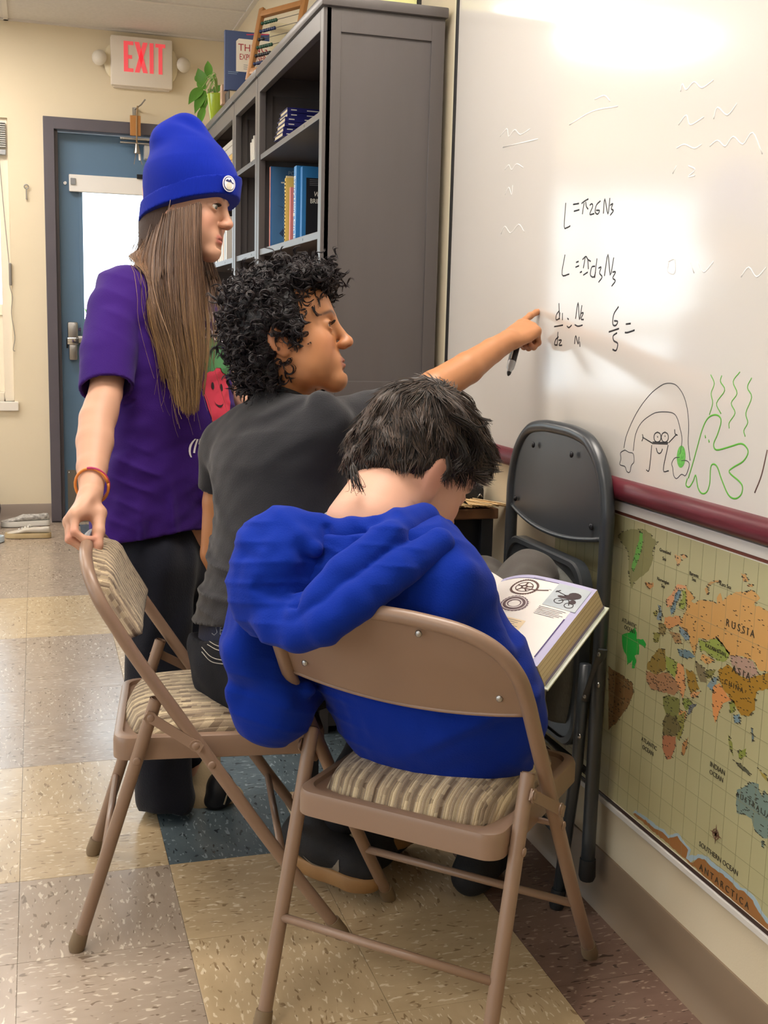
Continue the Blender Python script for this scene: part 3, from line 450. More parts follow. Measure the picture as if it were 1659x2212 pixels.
for c, ls in pc.items():
    m = mat('map_print_'+c, c, .42, var=(60, c, .3), spec=.45); mb = MB()
    for k, pl in ls:
        # ragged coasts
        pts = []
        for i in range(len(pl)):
            a, b = Vector((*pl[i], 0)), Vector((*pl[(i+1) % len(pl)], 0)); n = max(1, int((b-a).length/.006)); d = (b-a)
            for q in range(n):
                p = a+d*q/n; off = 0 if q == 0 else rsm.uniform(-.0016, .0016); pts.append((p.x-d.y/d.length*off if d.length else p.x, p.y+d.x/d.length*off if d.length else p.y))
        zz = 1.0531-.00003*(k % 9)-.00012*(c in ('9fb6c2',))
        mb.poly([(zz, a, b) for a, b in pts], (.0004, 0, 0))
        ys = [p[0] for p in pl]; zs = [p[1] for p in pl]; ar = (max(ys)-min(ys))*(max(zs)-min(zs))
        if c in ('9a6a3c', '9fb6c2', '2ea644', '8d8a5e'): continue
        for q in range(min(120, int(ar*9000)+3)):
            p = (rsm.uniform(min(ys), max(ys)), rsm.uniform(min(zs), max(zs)))
            if inside(p, pl):
                w = rsm.uniform(.002, .0055); tick.box(1.0525, 1.0530, p[0]-w, p[0], p[1], p[1]+.0011)
    lo_ = mb.build('map_land', m, wm, fix=False)
    if len(ls) > 1: lo_['kind'] = 'stuff'
    # paler coast lines
for c, pl in MAP_PATCHES:
    ys = [p[0] for p in pl]; zs = [p[1] for p in pl]
    if c in ('9a6a3c', '9fb6c2', '2ea644'): continue
    for q in range(int(len(pl)*1.6)):
        i = rsm.randrange(len(pl)); t = rsm.random(); a, b = pl[i], pl[(i+1) % len(pl)]; p = (a[0]+(b[0]-a[0])*t, a[1]+(b[1]-a[1])*t); w = rsm.uniform(.002, .005)
        tick.box(1.0524, 1.0530, p[0]-w, p[0]+w*.3, p[1], p[1]+.001)
M_mapink = mat('map_ink', '3a352a', .5)
tag(tick.build('map_place_names', M_mapink, wm, fix=False), kind='stuff')
gr = MB()
for k in range(-16, 40): y = 1.6034+.0381*k; (.5 < y < ME) and gr.box(1.0529, 1.0533, y-.0003, y+.0003, .234, .788)
for z in (.7275, .6613, .6118, .565, .518, .478, .44, .4013, .3593, .31, .27): gr.box(1.0529, 1.0533, .5, ME, z-.0003, z+.0003)
tag(gr.build('map_graticule', mat('map_grid', '8f8b6a', .5), wm, fix=False), kind='stuff')
for s, (y, z) in MAP_TEXT.items():
    s = s.strip()
    if s == 'compass': continue
    sz = {'SOUTHERN OCEAN': .0125, 'ANTARCTICA': .016, 'AUSTRALIA': .012, 'RUSSIA': .017, 'ASIA': .017, 'CHINA': .012, 'ATLANTIC': .0115, 'OCEAN': .0115, 'INDIAN': .0125}.get(s, .009)
    t = ' '.join(s) if s in ('RUSSIA', 'ANTARCTICA', 'ASIA', 'AUSTRALIA', 'CHINA') else s
    text('map_lettering', t, sz, M_mapink, wm, (1.0524, y, z), (0, -1, 0), (0, 0, 1), depth=.0004)
y, z = MAP_TEXT['compass']; cm = MB()
for k in range(8):
    a = k*PI/4; r = .017 if k % 2 == 0 else .009; cm.poly([(1.0523, y, z), (1.0523, y-.003*math.cos(a+.6), z+.003*math.sin(a+.6)), (1.0523, y-r*math.sin(a), z+r*math.cos(a)), (1.0523, y+.003*math.cos(a+.6), z-.003*math.sin(a+.6))], (.0003, 0, 0))
cm.tube([(1.0523, y+.0085*math.cos(a), z+.0085*math.sin(a)) for a in [2*PI*k/20 for k in range(21)]], .0007, 5)
cm.build('compass_rose', mat('compass_ink', '6a4a3a', .5), wm, fix=False)

# ================================================================ BOOKCASES
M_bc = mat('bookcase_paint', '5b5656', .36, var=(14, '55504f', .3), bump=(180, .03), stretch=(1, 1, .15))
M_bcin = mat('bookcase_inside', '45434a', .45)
def bookcase(name, label, y0, y1, shelves):
    t = thing(name, label, 'bookcase', (0, 0, 0), 0, None); xf, xb, H = .718, 1.04, 1.925
    for ya, yb in ((y0, y0+.022), (y1-.022, y1)):
        s = MB().box(xf+.012, xb-.004, ya+.006, yb-.006, .02, H).build('side_panel', M_bc, t)
        fr = MB().box(xf+.004, xf+.042, ya, yb, .0, H).box(xb-.036, xb, ya, yb, .0, H).box(xf+.042, xb-.036, ya, yb, H-.058, H).box(xf+.042, xb-.036, ya, yb, .06, .14).box(xf+.042, xb-.036, ya, yb, .93, .985)
        fr.build('side_frame', M_bc, s, bevel=.0015)
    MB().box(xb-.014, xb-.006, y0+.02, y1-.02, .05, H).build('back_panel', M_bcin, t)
    MB().box(xf-.012, xb+.006, y0-(.012 if y0 < 3 else .002), y1+.002, H, 1.952).build('top', M_bc, t, bevel=.006, smooth=SM)
    for ya, yb in ((y0, y0+.034), (y1-.034, y1)): MB().box(xf-.004, xf+.018, ya, yb, 0, H).build('stile', M_bc, t, bevel=.002)
    MB().box(xf-.004, xf+.016, y0+.034, y1-.034, H-.052, H).build('top_rail', M_bc, t, bevel=.002)
    MB().box(xf-.004, xf+.016, y0+.034, y1-.034, .0, .07).build('bottom_rail', M_bc, t, bevel=.002)
    for z, th in shelves:
        s = MB().box(xf+.0, xb-.014, y0+.022, y1-.022, z-th, z).build('shelf', M_bc, t, bevel=.0015)
        MB().cyl((xf-.0005, y0+.25*(y1-y0), z-th/2), (xf+.004, y0+.25*(y1-y0), z-th/2), .0035, 8).build('shelf_screw', M_dark, s)
    return t
SH = [(1.677, .017), (1.375, .02), (1.06, .018), (.74, .018), (.40, .018), (.09, .02)]
bookcase('bookcase', 'wide charcoal bookcase nearest the whiteboard, its panelled side facing the camera', 2.93, 3.826, SH)
bookcase('bookcase', 'narrow charcoal bookcase in the middle of the row of three', 3.832, 4.288, SH)
bookcase('bookcase', 'wide charcoal bookcase farthest away, next to the door', 4.294, 5.19, SH)

M_page = mat('book_pages', 'd9cbb0', .8, stretch=(8, 300, 300), var=(3, 'c9b998', .3))
def book(name, label, cover, x0, d, y0, th, z0, h, group=None, tilt=0, cat='book', rz=0., pages=True):
    """upright book: spine towards -x at x0, thickness along y from y0, standing on z0"""
    t = thing(name, label, cat, (x0, y0+th/2, z0), rz, group); m = mat('cover_'+cover, cover, .4, spec=.4)
    c = min(.003, th*.2)
    MB().box(0, d, -th/2, -th/2+c, 0, h).box(0, d, th/2-c, th/2, 0, h).box(0, c, -th/2+c, th/2-c, 0, h).build('cover', m, t, bevel=.0008)
    MB().box(c+.0005, d-.004, -th/2+c+.0003, th/2-c-.0003, .003, h-.003).build('pages', M_page, t)
    if tilt: t.rotation_euler = (tilt, 0, rz)
    return t
def flat_book(name, label, cover, x, y, z, wx, dy, th, rz, group):
    t = thing(name, label, 'book', (x, y, z), rz, group); m = mat('cover_'+cover, cover, .38)
    c = .0018
    MB().box(0, wx, 0, dy, 0, c).box(0, wx, 0, dy, th-c, th).box(0, wx, 0, c, c, th-c).build('cover', m, t, bevel=.0005)
    MB().box(.003, wx-.003, c+.0004, dy-.004, c+.0002, th-c-.0002).build('pages', M_page, t)
    for xa, xb in ((.012, .03), (.062, .105)): MB().box(xa, xb, -.0006, .0004, th*.42, th*.62).build('spine_print', M_pale, t)
    return t
rb = random.Random(5); z = 1.677
NAVY = ['lowest', 'second', 'third', 'fourth', 'fifth', 'sixth', 'seventh', 'topmost']
for k in range(8):
    th = .0140
    dxk = (.012 if k < 2 else 0 if k < 4 else .004 if k < 6 else .014)
    flat_book('book', 'navy paperback in the pile on the near bookcase upper shelf, %s of eight' % NAVY[k], '23236a', .748+dxk+rb.uniform(-.002, .002), 3.575+rb.uniform(-.004, .004), z, .17, .125, th, rb.uniform(-.02, .02), 'navy paperbacks piled on the upper shelf'); z += th+.0006
# upright books on the middle shelf of the near bookcase (far to near)
zb = 1.3755
a = book('book', 'tall blue picture book with a pink spine, leftmost on the near middle shelf', '3d6fa8', .745, .235, 3.752, .012, zb, .262)
MB().box(-.0012, .0002, -.0056, .0056, .002, .26).build('spine', mat('pink_spine', 'd98e84', .5), a)
M_bluecov = mat('blue_cover_art', '4f86b8', .45, var=(9, '27507f', .25), stretch=(1, 1, .6))
MB().box(.006, .232, -.0072, -.0058, .002, .26).build('front_cover_art', M_bluecov, a)
text('cover_lettering', 'THE', .045, M_pale, a, (.075, -.0080, .197), (1, 0, 0), (0, 0, 1))
text('cover_lettering', 'POETRY', .018, mat('dim_print', '8fb0cc', .5), a, (.09, -.0080, .243), (1, 0, 0), (0, 0, 1))
art = MB()
for p in ([(.02, .14), (.10, .12), (.14, .128), (.10, .112)], [(.03, .05), (.07, .10), (.15, .075), (.16, .02), (.08, .008)], [(.05, .085), (.15, .11), (.155, .105), (.06, .078)]): art.poly([(x, -.0076, q) for x, q in p], (0, .0003, 0))
art.build('cover_drawing', mat('navy_print', '1f3c62', .5), a, fix=False)
b = book('spiral_notebook', 'yellow spiral-bound notebook standing on the near middle shelf', 'd9c06a', .747, .19, 3.520, .014, zb, .20, cat='notebook')
MB().box(-.0011, .0002, -.0062, .0062, .002, .198).build('binding_strip', mat('yellow_strip', 'd2b04c', .5), b)
for k in range(17): MB().box(-.0035, .001, -.004, .003, .012+k*.0108, .0165+k*.0108).build('binding_coil', M_dark, b)
c = book('book', 'cream booklet behind the yellow spiral notebook', 'e2d2a8', .752, .18, 3.540, .008, zb, .208)
d = book('book', 'thin salmon-pink booklet between the spiral notebook and the blue book', 'd9837c', .747, .17, 3.455, .012, zb, .165)
e = book('book', 'medium blue hardback with white lettering on its spine', '2f7bb8', .742, .19, 3.352, .034, zb, .215)
text('spine_lettering', 'EveryThing On It', .026, M_pale, e, (-.0006, .002, .098), (0, 0, -1), (0, -1, 0))
f = book('book', 'black hardback with a blue edge and a cream emblem, nearest on that shelf', '2c72ac', .752, .19, 3.318, .024, zb, .209)
MB().box(.012, .182, -.0128, -.0118, .0, .178).build('front_cover_art', mat('black_cover', '17181d', .4), f)
text('cover_lettering', 'BRING THE', .019, M_pale, f, (.062, -.0134, .112), (1, 0, 0), (0, 0, 1), xs=.8)
text('cover_lettering', 'We Will', .020, M_pale, f, (.062, -.0134, .132), (1, 0, 0), (0, 0, 1), shear=.2, xs=.8)
for k in range(4): MB().box(.022, .115, -.0134, -.0127, .172-k*.005, .1735-k*.005).build('small_print', mat('grey_print', '75777c', .5), f)
MB().add([(.075+.022*math.cos(q), -.0134, .042+.026*math.sin(q)) for q in [2*PI*k/20 for k in range(20)]], [tuple(range(20))]).build('emblem', mat('emblem_blue', '8fb2cf', .5), f)
MB().add([(.075+.016*math.cos(q), -.0138, .042+.019*math.sin(q)) for q in [2*PI*k/20 for k in range(20)]], [tuple(range(20))]).build('emblem', MATS['black_cover'], f)
# a brown storage box on the third shelf, upright books seen past the pointing boy's chin
bx = thing('storage_box', 'brown cardboard storage box on the shelf below the blue books', 'box', (.75, 3.05, 1.061))
MB().box(0, .26, 0, .6, 0, .18).build('box_body', mat('cardboard', '8a6a4e', .8, var=(5, '7c5e44', .3)), bx, bevel=.003)
MB().box(-.004, .264, -.004, .604, .18, .21).build('lid', mat('cardboard_lid', '7a5c44', .8), bx, bevel=.003)
MB().box(-.003, .001, .22, .38, .09, .12).build('label_holder', M_pale, bx)
zs = .7405
for k, (col, th, h, lb) in enumerate((('7d2a80', .022, .225, 'purple paperback behind the pointing boy on the lower shelf'), ('e0a53a', .012, .245, 'yellow-spined book beside the purple paperback'), ('e9e6e0', .018, .25, 'white-spined book beside the yellow one on the lower shelf'))):
    book('book', lb, col, .742, .18, 3.165-k*.05, th*1.6, zs, h)
# middle bookcase: three thin white folders; far bookcase: rows of pale spines
for k in range(3): book('folder', 'thin white folder leaning on the middle bookcase upper shelf, %s of three' % ('left', 'middle', 'right')[k], 'e9e4da', .75, .2, 4.135-k*.03, .010, 1.678, .09+.008*k, 'white folders on the middle bookcase', tilt=-.12, cat='folder')
pal = ['e8e4dc', '20242c', 'dfe6ea', 'e6e0d2', '2e3238', 'dcd6ca', 'd8b48c', 'ece8e2', 'c9b99c', 'f0ece6', 'b88f6a', 'e9e4dc', '8aa0b0', 'efe9de']
yy = 5.02
ORD = ['first', 'second', 'third', 'fourth', 'fifth', 'sixth', 'seventh', 'eighth', 'ninth', 'tenth', 'eleventh', 'twelfth', 'thirteenth', 'fourteenth']
for k in range(14):
    th = (.018, .026, .014, .022)[k % 4]; yy -= th+.005
    book('book', 'slim spine on the far bookcase middle shelf, %s from the left' % ORD[k], pal[k], .748, .18, yy, th, 1.3755, .12+.02*((k*7) % 4), 'row of spines on the far bookcase')
for k, (col, lb) in enumerate((('c9a24a', 'yellow game box lying on the far bookcase upper shelf'), ('b7b2a8', 'grey-white papers lying over the yellow game box'), ('6d5d38', 'olive box at the bottom of the far bookcase pile'))):
    bb = thing('box', lb, 'box', (.75, 4.44, 1.6775+(.052, .106, .0)[k]))
    MB().box(0, .2, 0, .34, 0, .048).build('body', mat('cover_'+col, col, .6), bb, bevel=.003)
    MB().box(-.003, .203, -.003, .343, .03, .0505).build('lid', mat('lid_'+col, col, .5), bb, bevel=.002)

# ================================================================ ON TOP OF THE BOOKCASES
ZT = 1.9525
pot = thing('potted_plant', 'trailing green pothos in a lime glazed pot on top of the far bookcase', 'plant', (.742, 4.86, ZT))
M_pot = mat('lime_glaze', 'a8bf35', .12, spec=.7, var=(12, '96ad28', .3))
MB().lathe([(0, 0), (.030, 0), (.033, .004), (.045, .098), (.047, .104), (.043, .104), (.041, .09), (.0, .088)], n=28).build('pot', M_pot, pot, smooth=.9)
MB().lathe([(0, .092), (.041, .092)], n=20).build('soil', mat('soil', '3a2c22', .95), pot)
M_pl = mat('pothos_leaf', '4f8a34', .35, var=(8, '6ea63e', .3), spec=.5)
def leaf_mesh(mb, base, tip, w, nrm, curl=.2):
    base, tip, nrm = Vector(base), Vector(tip), Vector(nrm); d = tip-base; L = d.length; s = d.cross(nrm).normalized(); n2 = s.cross(d).normalized(); vs = []; N = 8
    for i in range(N+1):
        t = i/N; ww = w*(math.sin(PI*min(1, t*1.02+.03))**.7)*(1-.35*t); c = base+d*t-n2*curl*L*t*t*.5
        vs += [c-s*ww+n2*ww*.25, c, c+s*ww+n2*ww*.25]
    mb.add(vs, [(3*i+k, 3*i+k+1, 3*i+k+4, 3*i+k+3) for i in range(N) for k in range(2)])
def pp(px, py, d): return W(px, py, d)-Vector((.742, 4.86, ZT))
vines = [((452, 168, 4.88), (448, 128, 4.88), .022), ((440, 185, 4.83), (428, 147, 4.80), .030), ((436, 190, 4.82), (407, 218, 4.76), .028), ((442, 196, 4.82), (420, 236, 4.74), .026), ((447, 205, 4.82), (433, 245, 4.75), .018), ((440, 232, 4.78), (428, 268, 4.72), .020), ((462, 200, 4.86), (478, 182, 4.86), .020), ((452, 200, 4.84), (462, 186, 4.9), .016), ((455, 176, 4.86), (466, 158, 4.85), .010), ((444, 192, 4.85), (424, 175, 4.86), .022), ((436, 180, 4.9), (420, 160, 4.92), .020)]
for b_, t_, w_ in vines:
    lm = MB(); leaf_mesh(lm, pp(*b_), pp(*t_), w_, -CF+Vector((0, 0, .3)), .35); lm.build('leaf', M_pl, pot, smooth=True, fix=False)
    MB().tube(catmull([(0, 0, .09), (Vector((0, 0, .13))+pp(*b_)*.35), pp(*b_)], 4), .0018, 5).build('stem', mat('pothos_stem', '7f9a48', .5), pot, smooth=True)
tb_ = thing('wooden_block', 'pale wooden block between the lime pot and the dark blue book', 'block', (.72, 4.50, ZT))
MB().box(-.022, .012, -.02, .02, 0, .072).build('block', mat('pale_wood', 'c9a98a', .6, var=(14, 'b8967a', .3)), tb_, bevel=.002)
MB().box(-.0224, -.0222, -.012, .012, .02, .05).build('block_grain', mat('pale_wood_dark', 'b0906f', .6), tb_)
dk = thing('book', 'black book lying flat under the dark blue standing book', 'book', (.71, 4.385, ZT))
MB().box(0, .2, 0, .1, 0, .003).box(0, .2, 0, .1, .033, .036).box(0, .003, 0, .1, .003, .033).build('cover', mat('cover_1b1c20', '1b1c20', .4), dk, bevel=.001)
MB().box(.003, .197, .002, .098, .003, .033).build('pages', M_page, dk)
te = thing('book', 'large dark blue hardback with a white title panel, standing on the bookcases', 'book', (.697, 4.40, ZT+.0363))
M_nb = mat('cover_2a4278', '2f477c', .38, var=(5, '284070', .3))
MB().box(0, .21, 0, .003, 0, .213).box(0, .21, .019, .022, 0, .213).box(0, .003, .003, .019, 0, .213).build('cover', M_nb, te, bevel=.001)
MB().box(.003, .206, .003, .019, .003, .21).build('pages', M_page, te)
MB().poly([(.042, -.0008, .07), (.168, -.0008, .07), (.168, -.0008, .187), (.052, -.0008, .187), (.042, -.0008, .177)], (0, .0006, 0)).build('title_panel', mat('panel_cream', 'efe6d6', .5), te, fix=False)
M_rd = mat('red_print', 'b03038', .5)
text('title_lettering', 'THING', .036, M_rd, te, (.105, -.0012, .155), (1, 0, 0), (0, 0, 1), xs=1.0)
text('title_lettering', 'EXPLAINER', .030, M_rd, te, (.105, -.0012, .122), (1, 0, 0), (0, 0, 1), xs=.68)
for k in range(3): MB().box(.07, .145, -.0012, -.0008, .094-k*.007, .0955-k*.007).build('small_print', MATS['grey_print'], te)
MB().box(.012, .05, -.0006, 0, .066, .0675).box(.012, .045, -.0006, 0, .06, .0612).build('small_print', MATS['dim_print'], te)
MB().box(.10, .185, -.0012, -.0006, .192, .196, M=Matrix.Rotation(-.10, 4, 'Y')).build('red_ribbon', mat('magenta_print', 'c0305a', .5), te)
ab = thing('abacus', 'wooden abacus frame with rows of beads leaning in front of the dark blue book', 'abacus', (0, 0, 0))
AB = [Vector(p) for p in ((.724, 4.05, ZT+.006), (.832, 3.85, ZT+.006), (.890, 3.92, 2.205), (.782, 4.12, 2.205))]
M_wood = mat('honey_wood', 'b07b45', .45, var=(10, '9a6838', .3), stretch=(3, 3, 1))
def barb(mb, a, b, r1, r2, n): # rectangular bar
    d = (b-a).normalized(); s = d.cross(Vector(n)).normalized(); q = s.cross(d).normalized(); vs = [p+s*i*r1+q*j*r2 for p in (a, b) for i, j in ((-1, -1), (1, -1), (1, 1), (-1, 1))]
    return mb.add(vs, [(0, 1, 2, 3), (7, 6, 5, 4)]+[(i, (i+1) % 4, (i+1) % 4+4, i+4) for i in range(4)])
nrm_ab = (AB[1]-AB[0]).cross(AB[3]-AB[0]).normalized()
ux_ = (AB[1]-AB[0]).normalized(); uz_ = (AB[3]-AB[0]).normalized()
for a_, b_, nm in ((AB[0], AB[3]+uz_*.012, 'post'), (AB[1], AB[2]+uz_*.012, 'post'), (AB[3]-uz_*.012, AB[2]-uz_*.012, 'crossbar'), (AB[0]+uz_*.03, AB[1]+uz_*.03, 'crossbar')):
    mb = MB(); barb(mb, a_, b_, .011, .008, nrm_ab); mb.build(nm, M_wood, ab, bevel=.003, smooth=SM)
M_wire = mat('abacus_wire', '55504c', .4, metal=.8); beadm = [mat('bead_green', '1f4a34', .35), mat('bead_navy', '1d2a52', .35), mat('bead_black', '1c1c20', .35)]
for k in range(6):
    o_ = AB[0]+uz_*(.215-.031*k); p_, q_ = o_+ux_*.008, o_+ux_*.219
    MB().cyl(p_, q_, .0011, 6).build('wire', M_wire, ab)
    for j in range(8 if k != 2 else 3): MB().sphere(o_+ux_*(.016+.0105*j+(.004 if j == 1 else 0)), (.0062, .0062, .0062), 10, 6).build('bead', beadm[(0, 1, 2, 0, 2, 1)[k]], ab, smooth=True)
cc = thing('card', 'cream card standing behind the abacus', 'card', (.82, 4.17, ZT))
MB().box(0, .12, 0, .004, 0, .235).build('card_sheet', mat('cream_card', 'e9e0bf', .7), cc)
MB().box(.004, .116, -.0006, .0, .2, .215).build('printed_band', mat('card_band', 'd9ceb0', .7), cc)
pf = thing('picture_frame', 'black picture frame with pale yellow paper, standing atop the near bookcase', 'picture frame', (.86, 3.04, ZT))
MB().box(0, .012, 0, .014, 0, .2).box(.138, .150, 0, .014, 0, .2).box(.012, .138, 0, .014, 0, .003).box(.012, .138, 0, .014, .188, .2).build('frame', M_blk, pf, bevel=.002)
MB().box(.012, .138, .006, .010, .003, .188).build('paper', mat('yellow_paper', 'dcdc9a', .7), pf)

# ================================================================ FAR WALL FITTINGS
M_exit = mat('exit_housing', 'e6ddd0', .4); M_red = mat('exit_red', 'e8646c', .5, emit=('ff4a55', .35))
ex = thing('exit_sign', 'white illuminated EXIT sign with two lamp heads above the door', 'sign', (.58, YF, 2.50))
MB().box(-.163, .163, -.055, -.012, -.128, .128).build('face_plate', M_exit, ex, bevel=.012, smooth=SM)
MB().box(-.150, .150, -.03, .0, -.135, .128).build('housing', M_exit, ex, bevel=.008, smooth=SM)
for sx in (-1, 1):
    MB().sphere((sx*.155, -.022, 0), (.042, .014, .085), 20, 12).build('side_ear', mat('exit_ear', 'e2d6b8', .4), ex, smooth=True)
    l = MB().lathe([(0, .03), (.02, .028), (.036, .012), (.040, 0), (.036, -.002), (.0, -.002)], n=24); R_ = Matrix.Rotation(PI/2, 4, 'X') @ Matrix.Rotation(.35*sx, 4, 'Y'); l.v = [tuple(R_ @ Vector(v) + Vector((sx*.222, -.05, .005))) for v in l.v]
    hd = l.build('lamp_head', mat('lamp_head_white', 'd9d2c4', .35), ex, smooth=.9)
    g = MB().lathe([(0, -.010), (.018, -.007), (.034, .001)], n=20); g.v = [tuple(R_ @ Vector((v[0], v[1], -.002-v[2]*-1.0)) + Vector((sx*.222, -.05, .005)) + Vector((0, -.004, 0))) for v in g.v]
    g.build('lamp_reflector', mat('lamp_glass', '8f9092', .08, metal=.9, bump=(90, .6)), hd, smooth=True)
    MB().cyl((sx*.19, -.03, 0), (sx*.215, -.035, .004), .012, 10).build('swivel', M_exit, ex, smooth=SM)

def bar2(mb, x0, x1, z0, z1): mb.box(x0, x1, -.0575, -.0545, z0, z1)
eb = MB(); bar2(eb, -.095, -.073, -.055, .100); bar2(eb, -.073, -.045, .082, .100); bar2(eb, -.073, -.052, .012, .030); bar2(eb, -.073, -.045, -.055, -.037); eb.build('letter', M_red, ex, fix=False)
xb_ = MB()
for s_ in (1, -1): xb_.poly([(.0-.034*s_+q, -.0575, z_) for q, z_ in ((-.0, -.055), (.024 if s_ > 0 else -.024, -.055))][::1]+[(.0+.034*s_, -.0575, .100), (.0+.034*s_-.024*s_, -.0575, .100)], (0, .003, 0))
xb_.v = [(x-.004, y, z) for x, y, z in xb_.v]; xb_.build('letter', M_red, ex, fix=False)
ib = MB(); bar2(ib, .041, .061, -.055, .100); ib.build('letter', M_red, ex, fix=False)
tb2 = MB(); bar2(tb2, .072, .124, .082, .100); bar2(tb2, .088, .108, -.055, .082); tb2.build('letter', M_red, ex, fix=False)
hk = thing('bell_chime', 'small wooden tag and metal bell hanging from a wall bracket above the door', 'chime', (.541, YF, 2.25))
MB().box(-.01, .012, -.02, 0, -.02, .02).tube([(.0, -.014, .01), (.03, -.09, .025), (.05, -.11, .05)], .004, 6).build('bracket', M_steel, hk, smooth=SM)
MB().box(-.028, .028, -.075, -.062, -.135, -.03).build('wooden_tag', mat('tag_wood', 'bb8347', .5, var=(12, 'a57038', .3)), hk, bevel=.003)
MB().tube([(.012, -.072, .02), (.006, -.078, -.05), (.006, -.078, -.19)], .004, 6).build('string', mat('twine', 'a58a68', .9), hk, smooth=True)
bl = MB().lathe([(.0, .03), (.008, .028), (.014, .005), (.019, -.022), (.017, -.022), (.0, .0)], n=16); bl.v = [(x+.006, y-.078, z-.205) for x, y, z in bl.v]; bl.build('bell', M_steel, hk, smooth=.9)
for dx in (-.016, .028): MB().cyl((.006, -.078, -.2), (.006+dx, -.078, -.285), .0014, 5).build('string_end', MATS['twine'], hk)
MB().cyl((.02, -.076, -.23), (.022, -.076, -.262), .006, 8).build('clapper', M_white, hk, smooth=SM)
ey = thing('eye_hook', 'metal screw eye on the far wall left of the door', 'hook', (-.029, YF, 1.80))
MB().tube([(.0, -.012, -.045), (0, -.012, .012)], .0035, 6).build('shank', M_steel, ey, smooth=SM)
MB().tube([(.011*math.cos(a_), -.012, .022+.011*math.sin(a_)) for a_ in [2*PI*k/16 for k in range(17)]], .003, 6).build('ring', M_steel, ey, smooth=True)
MB().cyl((0, -.012, -.04), (0, 0, -.04), .005, 8).build('root', M_steel, ey)

# ================================================================ TABLE BEHIND THE BOYS
tbl = thing('table', 'dark table with a brown wooden top against the whiteboard wall behind the boys', 'table', (0, 0, 0))
M_tt = mat('brown_table_edge', '6d4a30', .4, var=(6, '5a3c26', .3), stretch=(.5, 4, 4)); M_bk = mat('black_panel', '15181f', .5)
MB().box(.575, 1.035, 2.43, 2.88, .690, .715).build('table_top', M_tt, tbl, bevel=.003)
MB().box(.60, 1.03, 2.455, 2.47, .26, .69).build('modesty_panel', M_bk, tbl)
for x in (.595, 1.01):
    for y in (2.45, 2.86): MB().box(x-.015, x+.015, y-.015, y+.015, 0, .69).build('leg', M_bk, tbl, bevel=.002)
sr = thing('stick_raft', 'raft of pale craft sticks laid side by side along the table front edge', 'craft model', (0, 0, .7155))
rk = random.Random(9); M_st = [mat('craft_stick_'+str(k), c_, .65, var=(30, d_, .3)) for k, (c_, d_) in enumerate((('d9bd8c', 'cdae7c'), ('cfae78', 'c09c66'), ('e0c89c', 'd4b888')))]
sme = {}
for L_ in range(2):
    for k in range(36):
        q = k % 3
        if q not in sme: o = MB().box(-.0052, .0052, -.055, .055, -.001, .001).build('stick', M_st[q], bevel=.0008); sme[q] = o.data
        else: o = link('stick', sme[q])
        o.parent = sr; o.location = (.62+.0118*k, 2.48+rk.uniform(-.006, .006)-L_*.008, .0035+L_*.0045+.001); o.rotation_euler = (0, .28+rk.uniform(-.06, .06), .42+rk.uniform(-.05, .05))
stw = thing('stick_tower', 'small tower of brown craft sticks on the table behind the black shirt', 'craft model', (.70, 2.62, .7155))
for k in range(30):
    o = link('stick', sme[1]) if k else MB().box(-.005, .005, -.055, .055, -.0012, .0012).build('stick', mat('craft_stick_brown', 'b98a52', .6))
    if k == 0: sme[1] = o.data
    o.parent = stw; o.location = ((-.02 if k % 4 == 0 else .02) if k % 2 == 0 else 0, 0 if k % 2 == 0 else (-.03 if k % 4 == 1 else .03), .002+.0042*k); o.rotation_euler = (0, 0, rk.uniform(-.1, .1)+(PI/2 if k % 2 else 0))
pcs = thing('pencil_case', 'black zipped pencil case lying on the table by the wall', 'pencil case', (.992, 2.56, .7155), -.12)
MB().box(-.052, .048, -.03, .03, 0, .036).build('case_body', mat('black_nylon', '17181c', .5, bump=(300, .2)), pcs, bevel=.008, smooth=SM)
MB().box(-.05, .046, -.024, .024, .036, .0395).build('zip', mat('zip_grey', '2c2d32', .4), pcs, bevel=.001)
MB().tube([(.03, -.031, .012), (.036, -.034, .02), (.042, -.031, .012)], .0025, 6).build('puller', M_steel, pcs, smooth=True)
pap = tag(MB().box(.76, .96, 2.50, 2.66, .7155, .7168).build('paper_sheet', mat('paper_white', 'dfe0e0', .8)), 'white sheet of paper on the table in front of the pencil case', 'paper')
org = thing('drawer_organizer', 'clear plastic drawer organizer on the table against the wall', 'organizer', (.905, 2.68, .7155))
for b_ in ((0, .125, 0, .15, 0, .003), (0, .125, 0, .15, .112, .115), (0, .003, 0, .15, .003, .112), (.122, .125, 0, .15, .003, .112), (.003, .122, .147, .15, .003, .112)): MB().box(*b_).build('shell', M_clear, org)
for k in range(3): MB().box(.006, .119, .002, .14, .005+.036*k, .036+.036*k).build('drawer', mat('drawer_frost', 'cfc9ba', .35), org, bevel=.002)
rdm = thing('marker_cup', 'little blue and red lidded cup at the left of the pencil case', 'cup', (.90, 2.60, .7155))
MB().cyl((0, 0, 0), (0, 0, .02), .014, 14, r2=.016).build('cup', mat('blue_plastic', '5b64b0', .4), rdm, smooth=SM); MB().cyl((-.024, -.004, 0), (-.024, -.004, .016), .008, 12).build('lid', mat('red_plastic', 'a8384a', .4), rdm, smooth=SM)
